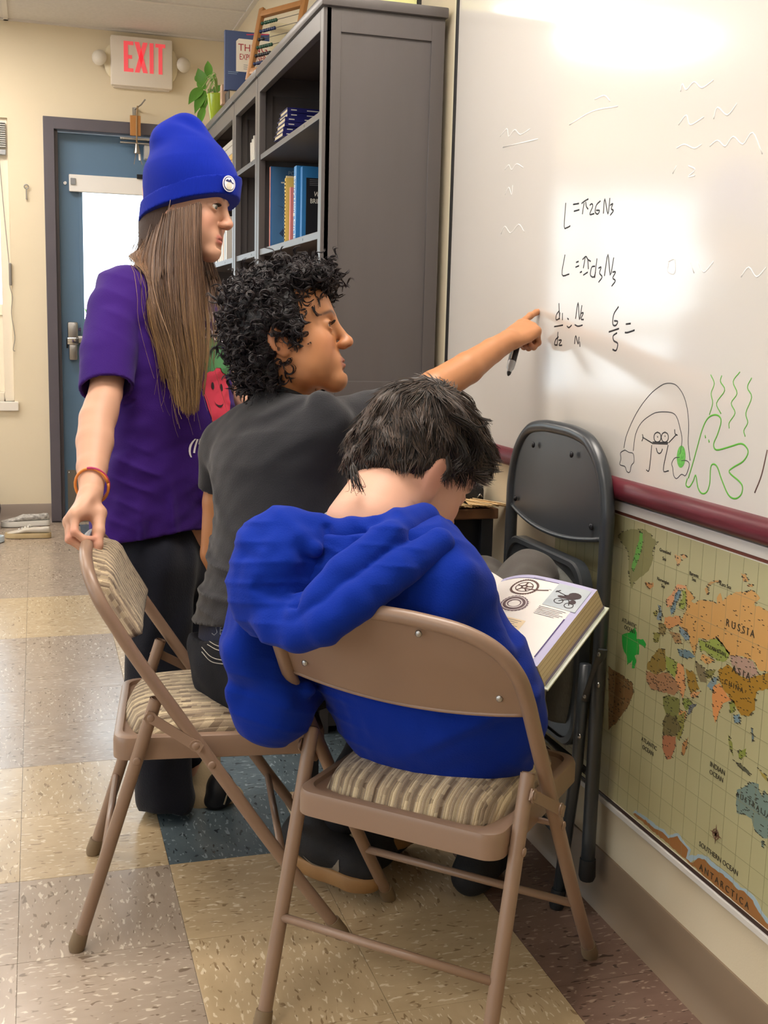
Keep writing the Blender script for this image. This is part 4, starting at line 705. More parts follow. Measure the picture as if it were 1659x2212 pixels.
# ================================================================ FOLDING CHAIRS
M_beige = mat('beige_enamel', '8f7562', .34, var=(5, '8a705d', .3), spec=.5)
M_charc = mat('charcoal_enamel', '3a3e42', .32, spec=.55, var=(5, '34383c', .3))
M_rub = mat('rubber_foot_beige', '7d6a52', .6); M_rubk = mat('rubber_foot_black', '1a1b1d', .6)
def stripe_mat(name, cols, period=.0225, rib=.0056):
    m = bpy.data.materials.new(name); m.use_nodes = True; nt = m.node_tree; L = nt.links.new; bs = nt.nodes['Principled BSDF']
    def mth(op, a, b=None, c=None):
        n = nd(nt, 'ShaderNodeMath', operation=op)
        for i, v in enumerate((a, b, c)):
            if v is None: continue
            if isinstance(v, (int, float)): n.inputs[i].default_value = v
            else: L(v, n.inputs[i])
        return n.outputs[0]
    tc = nd(nt, 'ShaderNodeTexCoord'); sp = nd(nt, 'ShaderNodeSeparateXYZ'); L(tc.outputs['Object'], sp.inputs[0])
    nz = nd(nt, 'ShaderNodeTexNoise'); nz.inputs['Scale'].default_value = 30; L(tc.outputs['Object'], nz.inputs['Vector'])
    x = mth('ADD', sp.outputs[0], mth('MULTIPLY', mth('SUBTRACT', nz.outputs[0], .5), .0016)); yz = mth('ADD', sp.outputs[1], mth('MULTIPLY', sp.outputs[2], -1.0))
    cell = mth('FLOOR', mth('DIVIDE', x, rib)); wn0 = nd(nt, 'ShaderNodeTexWhiteNoise', noise_dimensions='1D'); L(cell, wn0.inputs['W'])
    row = mth('FLOOR', mth('ADD', mth('DIVIDE', yz, .017), mth('MULTIPLY', wn0.outputs[0], 3.0)))
    cb = nd(nt, 'ShaderNodeCombineXYZ'); L(cell, cb.inputs[0]); L(row, cb.inputs[1]); wn = nd(nt, 'ShaderNodeTexWhiteNoise', noise_dimensions='2D'); L(cb.outputs[0], wn.inputs['Vector'])
    fr = mth('FRACT', mth('DIVIDE', x, period)); rp = nd(nt, 'ShaderNodeValToRGB'); rp.color_ramp.interpolation = 'CONSTANT'
    e = rp.color_ramp.elements; e[0].position = 0; e[0].color = lin(cols[0]); e[1].position = .16; e[1].color = lin(cols[1])
    for p, c in ((.34, cols[2]), (.58, cols[3]), (.80, cols[1])): q = e.new(p); q.color = lin(c)
    L(fr, rp.inputs[0])
    r2 = nd(nt, 'ShaderNodeValToRGB'); r2.color_ramp.interpolation = 'CONSTANT'; e = r2.color_ramp.elements; e[0].position = 0; e[0].color = lin(cols[1]); e[1].position = .35; e[1].color = lin(cols[3])
    for p, c in ((.6, cols[2]), (.88, cols[0])): q = e.new(p); q.color = lin(c)
    L(wn.outputs[0], r2.inputs[0])
    mx = nd(nt, 'ShaderNodeMix', data_type='RGBA'); mx.inputs[0].default_value = .42; L(rp.outputs[0], mx.inputs[6]); L(r2.outputs[0], mx.inputs[7])
    n3 = nd(nt, 'ShaderNodeTexNoise'); n3.inputs['Scale'].default_value = 900; L(tc.outputs['Object'], n3.inputs['Vector'])
    m2 = nd(nt, 'ShaderNodeMix', data_type='RGBA', blend_type='OVERLAY'); m2.inputs[0].default_value = .35; L(mx.outputs[2], m2.inputs[6]); L(n3.outputs[0], m2.inputs[7]); L(m2.outputs[2], bs.inputs['Base Color'])
    sn = mth('ABSOLUTE', mth('SINE', mth('MULTIPLY', x, PI/rib))); bp = nd(nt, 'ShaderNodeBump'); bp.inputs['Strength'].default_value = .8; bp.inputs['Distance'].default_value = .0016; L(mth('POWER', sn, .6), bp.inputs['Height']); L(bp.outputs[0], bs.inputs['Normal'])
    bs.inputs['Roughness'].default_value = .9; bs.inputs['Sheen Weight'].default_value = .15; bs.inputs['Specular IOR Level'].default_value = .1
    MATS[name] = m; return m
M_stripe = stripe_mat('striped_corduroy', ('5c4a3a', '93826e', 'd6c3a0', 'ad9a80'))
M_greyfab = mat('grey_corduroy', '5b5d5a', .95, var=(120, '6e6f69', .25), bump=(90, .3), stretch=(8, 1, 1))
def pillow(mb, hw, hd, h, ex=4.5, n=28, dome=.25, base=0.):
    """domed cushion in XY: half sizes hw,hd, height h; closed underneath"""
    vs = []; 
    for j in range(n+1):
        for i in range(n+1):
            u, v = -1+2*i/n, -1+2*j/n; x, y = u*math.sqrt(1-.5*v*v*.55), v*math.sqrt(1-.5*u*u*.55)
            e = max(abs(u), abs(v)); r = (1-e**ex); z = h*((max(r, 0))**.42)*(1-dome*(u*u+v*v)/2); vs.append((x*hw, y*hd, base+z))
    k = len(vs); vs2 = [(x, y, base-.004) for x, y, z in vs]
    mb.add(vs, [(j*(n+1)+i, j*(n+1)+i+1, (j+1)*(n+1)+i+1, (j+1)*(n+1)+i) for j in range(n) for i in range(n)])
    rim = [i for i in range(n+1)]+[(j+1)*(n+1)-1 for j in range(1, n+1)]+[n*(n+1)+i for i in range(n-1, -1, -1)]+[j*(n+1) for j in range(n-1, 0, -1)]
    mb.add([vs[i] for i in rim]+[(vs[i][0], vs[i][1], base-.004) for i in rim], [(i, (i+1) % len(rim), (i+1) % len(rim)+len(rim), i+len(rim)) for i in range(len(rim))]+[tuple(range(2*len(rim)-1, len(rim)-1, -1))])
    return mb
TR = .0118
def S(s): return s-.24
def back_path():
    side = [(.208, S(.48), .012), (.208, S(.35), .195), (.208, S(.22), .390), (.208, S(.117), .545), (.2065, S(.080), .606), (.199, S(.052), .652), (.172, S(.034), .688), (.125, S(.024), .709), (.06, S(.019), .718), (0, S(.018), .720)]
    c = catmull(side, 6); return c + [Vector((-p.x, p.y, p.z)) for p in reversed(c[:-1])]
def folding_chair(name, label, loc, rz, M_f, M_ft, M_pad, padded_back):
    t = thing(name, label, 'chair', loc, rz)
    bp_ = back_path(); MB().tube(bp_, TR, 12).build('back_frame', M_f, t, smooth=True)
    for sx in (-1, 1):
        # rear leg: foot, leg tube with open top end
        lg = MB().tube([(sx*.190, S(.004), .012), (sx*.190, S(.146), .470)], TR, 12, cap=False).tube([(sx*.190, S(.1465), .4715), (sx*.190, S(.10), .32)], TR*.82, 12, cap=False)
        for i in range(12): pass
        l = lg.build('rear_leg', M_f, t, smooth=True)
        MB().tube([(sx*.190, S(.0), 0), (sx*.190, S(.002), .010), (sx*.190, S(.009), .034)], [.0135, .0155, .0138], 12).build('rubber_foot', M_ft, l, smooth=SM)
        MB().tube([(sx*.208, S(.488), 0), (sx*.208, S(.481), .010), (sx*.208, S(.466), .034)], [.0135, .0155, .0138], 12).build('rubber_foot', M_ft, t, smooth=SM)
        # link strap between rear leg top and back frame, with rivets
        a, b = Vector((sx*.203, S(.137), .440)), Vector((sx*.2215, S(.215), .392)); d = (b-a).normalized(); nn = Vector((1, 0, 0)); s_ = d.cross(nn).normalized()
        vs = []
        for p, q in ((a-d*.011, 0), (b+d*.011, 0)):
            for w_, th in ((-.009, 0), (.009, 0), (.009, .0025), (-.009, .0025)): vs.append(p+s_*w_+nn*th*sx)
        st = MB().add(vs, [(0, 1, 2, 3), (7, 6, 5, 4), (0, 4, 5, 1), (1, 5, 6, 2), (2, 6, 7, 3), (3, 7, 4, 0)])
        st.cyl(a, a+nn*.0025*sx, .0112, 14).cyl(b, b+nn*.0025*sx, .0112, 14)
        st.build('link_strap', M_f, t, smooth=SM, fix=False)
        for p in (a+nn*sx*.0015, b+nn*sx*.0015, Vector((sx*.201, S(.112), .360)), Vector((sx*.219, S(.243), .354))):
            MB().sphere(p+nn*sx*.001, (.0028, .0072, .0072), 12, 8).build('rivet', M_f, t, smooth=True)
        for p in (Vector((sx*.184, S(.112), .36)), Vector((sx*.188, S(.243), .354))): MB().cyl(p-nn*.012*sx, p+nn*.02*sx, .005, 8).build('pivot_pin', M_f, t)
    MB().tube([(-.19, S(.052), .176), (.19, S(.052), .176)], .0072, 10).build('stretcher', M_f, t, smooth=True)
    MB().tube([(-.208, S(.374), .155), (.208, S(.374), .155)], .0072, 10).build('stretcher', M_f, t, smooth=True)
    # seat pan: rounded tray
    def rrect(hw, y0, y1, r, n=6): return [Vector((cx+r*math.cos(a), cy+r*math.sin(a), 0)) for cx, cy, a0 in ((hw-r, y1-r, 0), (-hw+r, y1-r, PI/2), (-hw+r, y0+r, PI), (hw-r, y0+r, 1.5*PI)) for a in [a0+k*PI/2/n for k in range(n+1)]]
    pb_ = MB(); rings = []
    for z, o_ in ((.350, -.006), (.353, 0), (.385, 0), (.3925, -.0025), (.395, -.007), (.395, -.016), (.388, -.018)): rings.append([p+Vector((0, 0, z)) for p in rrect(.178+o_, S(.068)-o_, S(.452)+o_, .030)])
    n_ = len(rings[0]); pb_.add([p for r in rings for p in r], [(i*n_+k, i*n_+(k+1) % n_, (i+1)*n_+(k+1) % n_, (i+1)*n_+k) for i in range(len(rings)-1) for k in range(n_)]+[tuple(range(n_)), tuple((len(rings)-1)*n_+k for k in range(n_))])
    pb_.build('seat_pan', M_f, t, smooth=SM)
    cu = pillow(MB(), .163, .178, .046, base=.389); cu.v = [(x, y+S(.26), z) for x, y, z in cu.v]
    cu.build('seat_cushion', M_pad, t, smooth=True)
    # back panel between the tubes
    tube_half = []
    for p in bp_[:len(bp_)//2+1]: tube_half.append((p.z, p.x, p.y))
    def at_z(z):
        for (z0, x0, y0), (z1, x1, y1) in zip(tube_half, tube_half[1:]):
            if z0 <= z <= z1: f = (z-z0)/(z1-z0+1e-9); return x0+(x1-x0)*f, y0+(y1-y0)*f
        return tube_half[-1][1], tube_half[-1][2]
    N, R = 26, 14; vs = []
    for j in range(R+1):
        v = j/R
        for i in range(N+1):
            u = -1+2*i/N; zlo = .578-.018*(1-u*u)
            # top edge follows the arch
            zhi = None
            xw = .196*u; zt = .717
            for (z0, x0, y0), (z1, x1, y1) in zip(tube_half, tube_half[1:]):
                if x1 <= abs(xw) <= x0 and x0 > x1: f = (x0-abs(xw))/(x0-x1); zt = z0+(z1-z0)*f
            zt = max(zt, zlo+.002); z = zlo+(zt-zlo)*v; xx, yy = at_z(min(z, .720)); vs.append((xw, yy-.014*(1-u*u)*(1-v*.85), z))
    pn = MB(); off = [(x, y+.0022, z) for x, y, z in vs]; F = [(j*(N+1)+i, j*(N+1)+i+1, (j+1)*(N+1)+i+1, (j+1)*(N+1)+i) for j in range(R) for i in range(N)]
    pn.add(vs, F); pn.add(off, [tuple(reversed(f)) for f in F]); pn.tube([Vector(vs[i])+Vector((0, .001, 0)) for i in range(N+1)], .0035, 8)
    pnl = pn.build('back_panel', M_f, t, smooth=True, fix=False)
    for x, z in ((-.165, .603), (.165, .603), (-.055, .698), (.06, .698)):
        xx, yy = at_z(z); yy -= .014*(1-(x/.196)**2)*.7
        MB().sphere((x, yy-.002, z), (.0055, .003, .0055), 12, 8).build('screw', M_steel, pnl, smooth=True)
    if padded_back:
        pd = MB(); vs2 = []
        for j in range(R+1):
            for i in range(N+1):
                x, y, z = vs[j*(N+1)+i]; u, v = -1+2*i/N, j/R; e = max(abs(u), abs(2*v-1)); th = .040*max(0, 1-e**5)**.5; vs2.append((x*.985, y+.003+th, z+.002*(1-2*v)))
        pd.add(vs2, F); k2 = len(vs2); pd.add([(x*.985, y-.006*0+.002, z) for x, y, z in vs], [tuple(reversed(f)) for f in F])
        # rear side of the pad, puckered over the rim
        vs3 = []
        for j in range(R+1):
            for i in range(N+1):
                x, y, z = vs[j*(N+1)+i]; u, v = -1+2*i/N, j/R; e = max(abs(u), abs(2*v-1)); th = .012*max(0, 1-e**6)**.5; vs3.append((x*.985, y-.001-th, z))
        pd.build('back_cushion', M_pad, t, smooth=True)
        rr = MB(); rr.add(vs3, [tuple(reversed(f)) for f in F]); rr.build('cushion_rear', M_pad, t, smooth=True)
    return t
folding_chair('folding_chair', 'near beige metal folding chair with bare metal back, boy in blue hoodie sitting on it', (.627, 1.681, 0), math.atan2(-.701, .714), M_beige, M_rub, M_stripe, False)
folding_chair('folding_chair', 'left beige folding chair with striped padded back under the standing girl hand', (.306, 2.125, 0), math.atan2(-.992, -.122), M_beige, M_rub, M_stripe, True)

# the charcoal chair, folded flat and leaning on the wall (local: x lateral, y towards the room, z up)
gc = thing('folding_chair', 'folded charcoal folding chair with grey padded seat leaning against the wall', 'chair', (1.014, 2.085, 0), PI/2)
hw_ = .222
side = [(hw_, .0, .085), (hw_, 0, .5), (hw_, 0, .74), (hw_-.004, 0, .81), (hw_-.03, 0, .875), (hw_-.082, 0, .920), (hw_-.15, 0, .934), (0, 0, .936)]
gp = catmull(side, 6); gp = gp+[Vector((-p.x, p.y, p.z)) for p in reversed(gp[:-1])]
MB().tube(gp, .0135, 12).build('back_frame', M_charc, gc, smooth=True)
for sx in (-1, 1):
    MB().tube([(sx*hw_, 0, .066), (sx*hw_, 0, .074), (sx*hw_, 0, .110)], [.014, .017, .0155], 12).build('rubber_foot', M_rubk, gc, smooth=SM)
    l = MB().tube([(sx*.198, .050, .012), (sx*.198, .022, .30), (sx*.198, .016, .50)], .0115, 12).build('rear_leg', M_charc, gc, smooth=True)
    MB().tube([(sx*.198, .051, 0), (sx*.198, .050, .008), (sx*.198, .047, .04)], [.013, .0155, .0145], 12).build('rubber_foot', M_rubk, l, smooth=SM)
    st = MB(); a, b = Vector((sx*.212, .016, .44)), Vector((sx*.236, .004, .53)); d = (b-a).normalized(); s_ = d.cross(Vector((0, 1, 0))).normalized()
    st.tube([a-d*.01, b+d*.01], .0105, 8, flat=.35); st.build('link_strap', M_charc, gc, smooth=SM)
    for p in (a, b, Vector((sx*.212, .022, .36)), Vector((sx*.237, .002, .47))): MB().sphere(p+Vector((0, .006, 0)), (.006, .004, .006), 10, 6).build('rivet', M_steel, gc, smooth=True)
MB().tube([(-.198, .038, .14), (.198, .038, .14)], .007, 10).build('stretcher', M_charc, gc, smooth=True)
MB().tube([(-hw_, 0, .28), (hw_, 0, .28)], .007, 10).build('stretcher', M_charc, gc, smooth=True)
# back panel with rolled lower lip
zb_, N, R = .735, 26, 14; vs = []
for j in range(R+1):
    for i in range(N+1):
        u = -1+2*i/N; xw = (hw_-.008)*u; zlo = zb_-.025*(1-u*u)+.012; zt = .93
        for p, q in zip(gp[:len(gp)//2], gp[1:len(gp)//2+1]):
            if q.x <= abs(xw) <= p.x and p.x > q.x: zt = p.z+(q.z-p.z)*(p.x-abs(xw))/(p.x-q.x)
        zt = max(zt, zlo+.002); vs.append((xw, .004+.010*(1-u*u)*(1-j/R*.7), zlo+(zt-zlo)*j/R))
F = [(j*(N+1)+i, j*(N+1)+i+1, (j+1)*(N+1)+i+1, (j+1)*(N+1)+i) for j in range(R) for i in range(N)]
pn = MB(); pn.add(vs, F); pn.add([(x, y-.003, z) for x, y, z in vs], [tuple(reversed(f)) for f in F]); pn.tube([Vector(vs[i]) for i in range(N+1)], .005, 8); pnl = pn.build('back_panel', M_charc, gc, smooth=True, fix=False)
for x, z in ((-.09, .893), (.09, .893), (-.18, .765), (.18, .765)): MB().sphere((x, .009+.008*(1-(x/.214)**2), z), (.0065, .0035, .0065), 12, 8).build('screw', M_dark, pnl, smooth=True)
# seat folded up: tray and grey pad
def rr2(hw, z0, z1, r, y, n=6): return [Vector((cx+r*math.cos(a), y, cz+r*math.sin(a))) for cx, cz, a0 in ((hw-r, z1-r, 0), (-hw+r, z1-r, PI/2), (-hw+r, z0+r, PI), (hw-r, z0+r, 1.5*PI)) for a in [a0+k*PI/2/n for k in range(n+1)]]
rings = [rr2(.186+o_, .315-o_, .690+o_, .055, y) for y, o_ in ((.0, -.004), (.003, 0), (.024, 0), (.028, -.003), (.029, -.012), (.024, -.014))]; n_ = len(rings[0])
pb_ = MB().add([p for r in rings for p in r], [(i*n_+k, i*n_+(k+1) % n_, (i+1)*n_+(k+1) % n_, (i+1)*n_+k) for i in range(len(rings)-1) for k in range(n_)]+[tuple(range(n_)), tuple((len(rings)-1)*n_+k for k in range(n_))])
pb_.build('seat_pan', M_charc, gc, smooth=SM)
cu = pillow(MB(), .168, .168, .026, base=.025); cu.v = [(x, z, .505+y) for x, y, z in cu.v]; cu.build('seat_cushion', M_greyfab, gc, smooth=True)

# ================================================================ THINGS ON THE FLOOR BY THE DOOR
M_shoe = mat('dirty_white_leather', 'd8d3cb', .6, var=(14, 'b9ad98', .3), bump=(120, .2)); M_sole = mat('worn_sole', 'cbb892', .65, var=(10, 'a98f62', .3)); M_lace = mat('shoe_lace', 'e6e4e0', .8); M_knit = mat('white_knit', 'd9d7d4', .8, var=(60, '8b8884', .18))
def sneaker(label, loc, rz, M_up, M_so, scale=1., parent=None, name='sneaker', group=None, swoosh=None, laces=True):
    """shoe along +x (toe), width y: lofted upper with a collar opening, sole, laces"""
    t = thing(name, label, 'shoe', loc, rz, group) if parent is None else parent
    secs = [(-.135, .012, .030, .062), (-.128, .026, .034, .076), (-.105, .033, .036, .082), (-.07, .034, .036, .076), (-.03, .036, .036, .078), (.02, .041, .036, .074), (.06, .046, .034, .056), (.10, .044, .032, .046), (.13, .034, .030, .040), (.148, .014, .028, .034)]
    up = MB(); n = 20; vs = []
    for x, w, zb, zt in secs:
        for k in range(n):
            a = 2*PI*k/n; c, s = math.cos(a), math.sin(a); yy = w*math.copysign(abs(c)**.75, c); zz = (zb+zt)/2+(zt-zb)/2*math.copysign(abs(s)**.8, s)
            if s > .2 and -.12 < x < -.02: zz -= .022*max(0, 1-abs(yy)/w*1.15)  # collar opening dips inside
            vs.append((x*scale, yy*scale, zz*scale))
    up.add(vs, [(i*n+k, i*n+(k+1) % n, (i+1)*n+(k+1) % n, (i+1)*n+k) for i in range(len(secs)-1) for k in range(n)]+[tuple(range(n)), tuple((len(secs)-1)*n+k for k in range(n))])
    up.build('upper', M_up, t, smooth=True)
    so = MB(); vs = []
    for x, w, zb, zt in secs:
        for yy, zz in ((-w*1.12, .004), (-w*1.16, .018), (-w*1.05, .036), (w*1.05, .036), (w*1.16, .018), (w*1.12, .004), (0, 0)): vs.append((x*1.04*scale, yy*scale, zz*scale))
    so.add(vs, [(i*7+k, i*7+(k+1) % 7, (i+1)*7+(k+1) % 7, (i+1)*7+k) for i in range(len(secs)-1) for k in range(7)]+[tuple(range(7)), tuple((len(secs)-1)*7+k for k in range(7))])
    so.build('sole', M_so, t, smooth=.9)
    if laces:
        for k in range(4): x = .0+.02*k; MB().tube([(x*scale, -.026*scale, (.074-.004*k)*scale), ((x+.008)*scale, 0, (.082-.007*k)*scale), (x*scale, .026*scale, (.074-.004*k)*scale)], .003*scale, 6).build('lace', M_lace, t, smooth=True)
        MB().tube(catmull([(-.005*scale, 0, .083*scale), (.0, -.03*scale, .085*scale), (.02*scale, -.045*scale, .06*scale), (.0, -.042*scale, .05*scale), (-.008*scale, -.02*scale, .08*scale)], 5), .0026*scale, 6).build('lace_bow', M_lace, t, smooth=True)
    return t
sneaker('dirty white sneaker with loose laces, the nearer of the pair by the door', (-.055, 6.06, 0), PI-.12, M_shoe, M_sole, .78, group=None)
sneaker('white knit sneaker against the baseboard behind the dirty white one', (-.07, 6.42, 0), PI+.08, M_knit, mat('white_sole', 'dedcd6', .6), .88, laces=False)
sneaker('pale blue sneaker toe poking in at the left edge of the photo', (-.315, 5.95, 0), .15, mat('pale_blue_mesh', 'b4cbe0', .6, var=(30, '9fb8d0', .3)), mat('pale_blue_sole', 'cfdfee', .5), .9)
bag = thing('backpack', 'dark maroon-brown bag slumped at the left edge by the far wall', 'bag', (-.36, 6.36, 0))
b_ = MB().sphere((0, 0, .11), (.16, .10, .12), 20, 14); b_.v = [(x, y, max(z, 0)) for x, y, z in b_.v]; b_.build('bag_body', mat('maroon_nylon', '4c3c48', .5, var=(14, '3a2e38', .3), bump=(40, .4)), bag, smooth=True)
MB().tube(catmull([(-.06, -.09, .14), (-.02, -.12, .18), (.05, -.12, .17), (.1, -.085, .1)], 5), .008, 6, flat=.5).build('strap', M_blk, bag, smooth=True)
mt = thing('doormat', 'dark blue-grey doormat on the floor in front of the door', 'mat', (.36, 6.18, 0))
MB().box(-.15, .44, -.17, .20, .0002, .007).build('mat_pile', mat('mat_pile', '4b5563', .95, var=(70, '3c4552', .3), bump=(200, .5)), mt, bevel=.002)
MB().box(-.16, .45, -.18, -.17, .0002, .005).box(-.16, .45, .20, .21, .0002, .005).build('rubber_border', M_blk, mt)
# ================================================================ PEOPLE: signed-distance sculpting
import openvdb
class Sculpt:
    """smooth union / carving of round shapes, turned into one continuous skin"""
    def __init__(s): s.ops = []; s.lo = np.full(3, 1e9); s.hi = np.full(3, -1e9)
    def _add(s, fn, lo, hi, k, op):
        lo, hi = np.array(lo, float), np.array(hi, float); s.ops.append((fn, lo, hi, k, op))
        if op == 'u': s.lo = np.minimum(s.lo, lo); s.hi = np.maximum(s.hi, hi)
        return s
    def cone(s, a, b, ra, rb, k=.012, op='u', squash=None):
        a, b = np.array(a, float), np.array(b, float); ba = b-a; L2 = max(ba@ba, 1e-12); r = max(ra, rb)
        if squash: u = np.array(squash[0], float); u = u/np.linalg.norm(u); q = 1/squash[1]**2-1; r = r*max(1, squash[1])
        def fn(X, Y, Z):
            x, y, z = X-a[0], Y-a[1], Z-a[2]; h = np.clip((x*ba[0]+y*ba[1]+z*ba[2])/L2, 0, 1)
            wx, wy, wz = x-h*ba[0], y-h*ba[1], z-h*ba[2]; d2 = wx*wx+wy*wy+wz*wz
            if squash: d2 = d2+q*(wx*u[0]+wy*u[1]+wz*u[2])**2
            return np.sqrt(np.maximum(d2, 0))-(ra+(rb-ra)*h)
        return s._add(fn, np.minimum(a, b)-r, np.maximum(a, b)+r, k, op)
    def chain(s, pts, rs, k=.012, op='u', squash=None):
        for i in range(len(pts)-1): s.cone(pts[i], pts[i+1], rs[i], rs[i+1], k if i == 0 else min(k, .006), op, squash)
        return s
    def ell(s, c, r, R=None, k=.012, op='u'):
        c = np.array(c, float); r = np.array([r]*3 if np.isscalar(r) else r, float); Rm = np.eye(3) if R is None else np.array(R, float)   # columns = axes
        ext = np.sqrt(((Rm*r)**2).sum(1))
        def fn(X, Y, Z):
            x, y, z = X-c[0], Y-c[1], Z-c[2]; l = [x*Rm[0, i]+y*Rm[1, i]+z*Rm[2, i] for i in range(3)]
            k0 = np.sqrt(sum((l[i]/r[i])**2 for i in range(3))); k1 = np.sqrt(sum((l[i]/r[i]**2)**2 for i in range(3)))
            return np.where(k1 > 1e-9, k0*(k0-1)/np.maximum(k1, 1e-9), -r.min())
        return s._add(fn, c-ext, c+ext, k, op)
    def loft(s, secs, k=.02, op='u', ex=2.0):
        """body of elliptical sections (centre, axis u, half size along u, half size across)"""
        S_ = [(np.array(c, float), np.array(u, float)/np.linalg.norm(u), a, b) for c, u, a, b in secs]
        for (c0, u0, a0, b0), (c1, u1, a1, b1) in zip(S_, S_[1:]):
            t = c1-c0; L2 = t@t; tn = t/np.sqrt(L2)
            def fn(X, Y, Z, c0=c0, u0=u0, a0=a0, b0=b0, u1=u1, a1=a1, b1=b1, t=t, L2=L2, tn=tn):
                x, y, z = X-c0[0], Y-c0[1], Z-c0[2]; h = np.clip((x*t[0]+y*t[1]+z*t[2])/L2, 0, 1)
                wx, wy, wz = x-h*t[0], y-h*t[1], z-h*t[2]
                um = u0+u1; um = um-tn*(um@tn); um = um/np.linalg.norm(um); vm = np.cross(tn, um)
                U = wx*um[0]+wy*um[1]+wz*um[2]; V = wx*vm[0]+wy*vm[1]+wz*vm[2]; Tt = wx*tn[0]+wy*tn[1]+wz*tn[2]
                a = a0+(a1-a0)*h; b = b0+(b1-b0)*h; m = np.minimum(a, b)
                if ex == 2.0: e = np.sqrt((U/a)**2+(V/b)**2+(Tt/m)**2)
                else: e = (np.abs(U/a)**ex+np.abs(V/b)**ex+np.abs(Tt/m)**ex)**(1/ex)
                return (e-1)*m
            r = max(a0, b0, a1, b1); s._add(fn, np.minimum(c0, c1)-r, np.maximum(c0, c1)+r, k, op)
        return s
    def half(s, p, n, k=.0, op='i'):
        """cut away everything on the side n of the plane through p"""
        p, n = np.array(p, float), np.array(n, float); n = n/np.linalg.norm(n)
        return s._add(lambda X, Y, Z: (X-p[0])*n[0]+(Y-p[1])*n[1]+(Z-p[2])*n[2], s.lo-.1, s.hi+.1, k, op)
    def field(s, h, pad=None, disp=None, shell=None, post=None, lo=None, hi=None):
        pad = pad or 3*h; lo = (s.lo if lo is None else np.array(lo))-pad; hi = (s.hi if hi is None else np.array(hi))+pad
        n = np.ceil((hi-lo)/h).astype(int)+1; D = np.full(n, .06, np.float32)
        ax = [(lo[i]+h*np.arange(n[i])).astype(np.float32) for i in range(3)]
        for fn, a, b, k, op in s.ops:
            m = k+3*h+.012; i0 = np.maximum(np.floor((a-m-lo)/h).astype(int), 0); i1 = np.minimum(np.ceil((b+m-lo)/h).astype(int)+1, n)
            if (i1 <= i0).any(): continue
            sl = tuple(slice(i0[i], i1[i]) for i in range(3))
            d = np.asarray(fn(ax[0][sl[0]][:, None, None], ax[1][sl[1]][None, :, None], ax[2][sl[2]][None, None, :]), np.float32); o = D[sl]
            if op == 'u':
                if k > 0: hh = np.maximum(k-np.abs(o-d), 0)/k; D[sl] = np.minimum(o, d)-hh*hh*k*.25
                else: D[sl] = np.minimum(o, d)
            elif op == 's':
                d = -d
                if k > 0: hh = np.maximum(k-np.abs(o-d), 0)/k; D[sl] = np.maximum(o, d)+hh*hh*k*.25
                else: D[sl] = np.maximum(o, d)
            elif op == 'i': D[sl] = np.maximum(o, d)
        if disp is not None:
            idx = np.argwhere(np.abs(D) < .03)
            if len(idx): P = lo+idx*h; D[tuple(idx.T)] -= disp(P).astype(np.float32)
        if shell: D = np.maximum(D, -(D+shell))
        if post: D = post(D, ax)
        s.D, s.o, s.h = D, lo, h
        return s
    def mesh(s, *a, **k):
        s.field(*a, **k); g = openvdb.FloatGrid(.06); g.copyFromArray(np.ascontiguousarray(s.D)); p, q = g.convertToQuads(0.0)
        return p*s.h+s.o, q[:, ::-1]
    def sample(s, P):
        """distance and outward gradient at points"""
        P = np.asarray(P, float); f = (P-s.o)/s.h; n = np.array(s.D.shape); ok = ((f > 1) & (f < n-3)).all(1); f = np.clip(f, 1, n-3); i = f.astype(int); t = f-i
        def tri(off):
            j = i+off; r = 0
            for dx in (0, 1):
                for dy in (0, 1):
                    for dz in (0, 1): r = r+s.D[j[:, 0]+dx, j[:, 1]+dy, j[:, 2]+dz]*(t[:, 0] if dx else 1-t[:, 0])*(t[:, 1] if dy else 1-t[:, 1])*(t[:, 2] if dz else 1-t[:, 2])
            return r
        d = tri((0, 0, 0)); g = np.stack([tri(o)-tri(tuple(-v for v in o)) for o in ((1, 0, 0), (0, 1, 0), (0, 0, 1))], 1); g /= np.maximum(np.linalg.norm(g, axis=1, keepdims=True), 1e-9)
        return np.where(ok, d, .06), g
_ph = np.random.RandomState(5).rand(64, 4)
def waves(P, f, n=7, seed=0, dirs=None, sharp=1.0):
    """soft pseudo-random folds"""
    r = np.random.RandomState(seed); o = 0
    for i in range(n):
        d = r.randn(3) if dirs is None else np.array(dirs[i % len(dirs)], float)+r.randn(3)*.35
        d = d/np.linalg.norm(d)*f*r.uniform(.6, 1.5); ph = r.rand()*6.28; w = P@d+ph+.9*np.sin(P@(r.randn(3)*f*.35)+r.rand()*6.28); o = o+np.sin(w)
    o = o/n*1.8
    return np.sign(o)*np.abs(o)**sharp
def creases(P, specs, seed=0):
    """cloth folds: narrow crests running across the given directions, coming and going"""
    o = np.zeros(len(P))
    for i, (d, lam, amp, wd, mf) in enumerate(specs):
        d = np.array(d, float); d /= np.linalg.norm(d); lo = waves(P, 14, 4, seed+31*i+1); ph = (P@d)*2*PI/lam+2.2*lo; m = smooth01(waves(P, mf, 5, seed+31*i+7), -.05, .75)
        o = o+amp*m*(np.exp(-(np.sin(ph/2)/wd)**2)-.25)
    return o
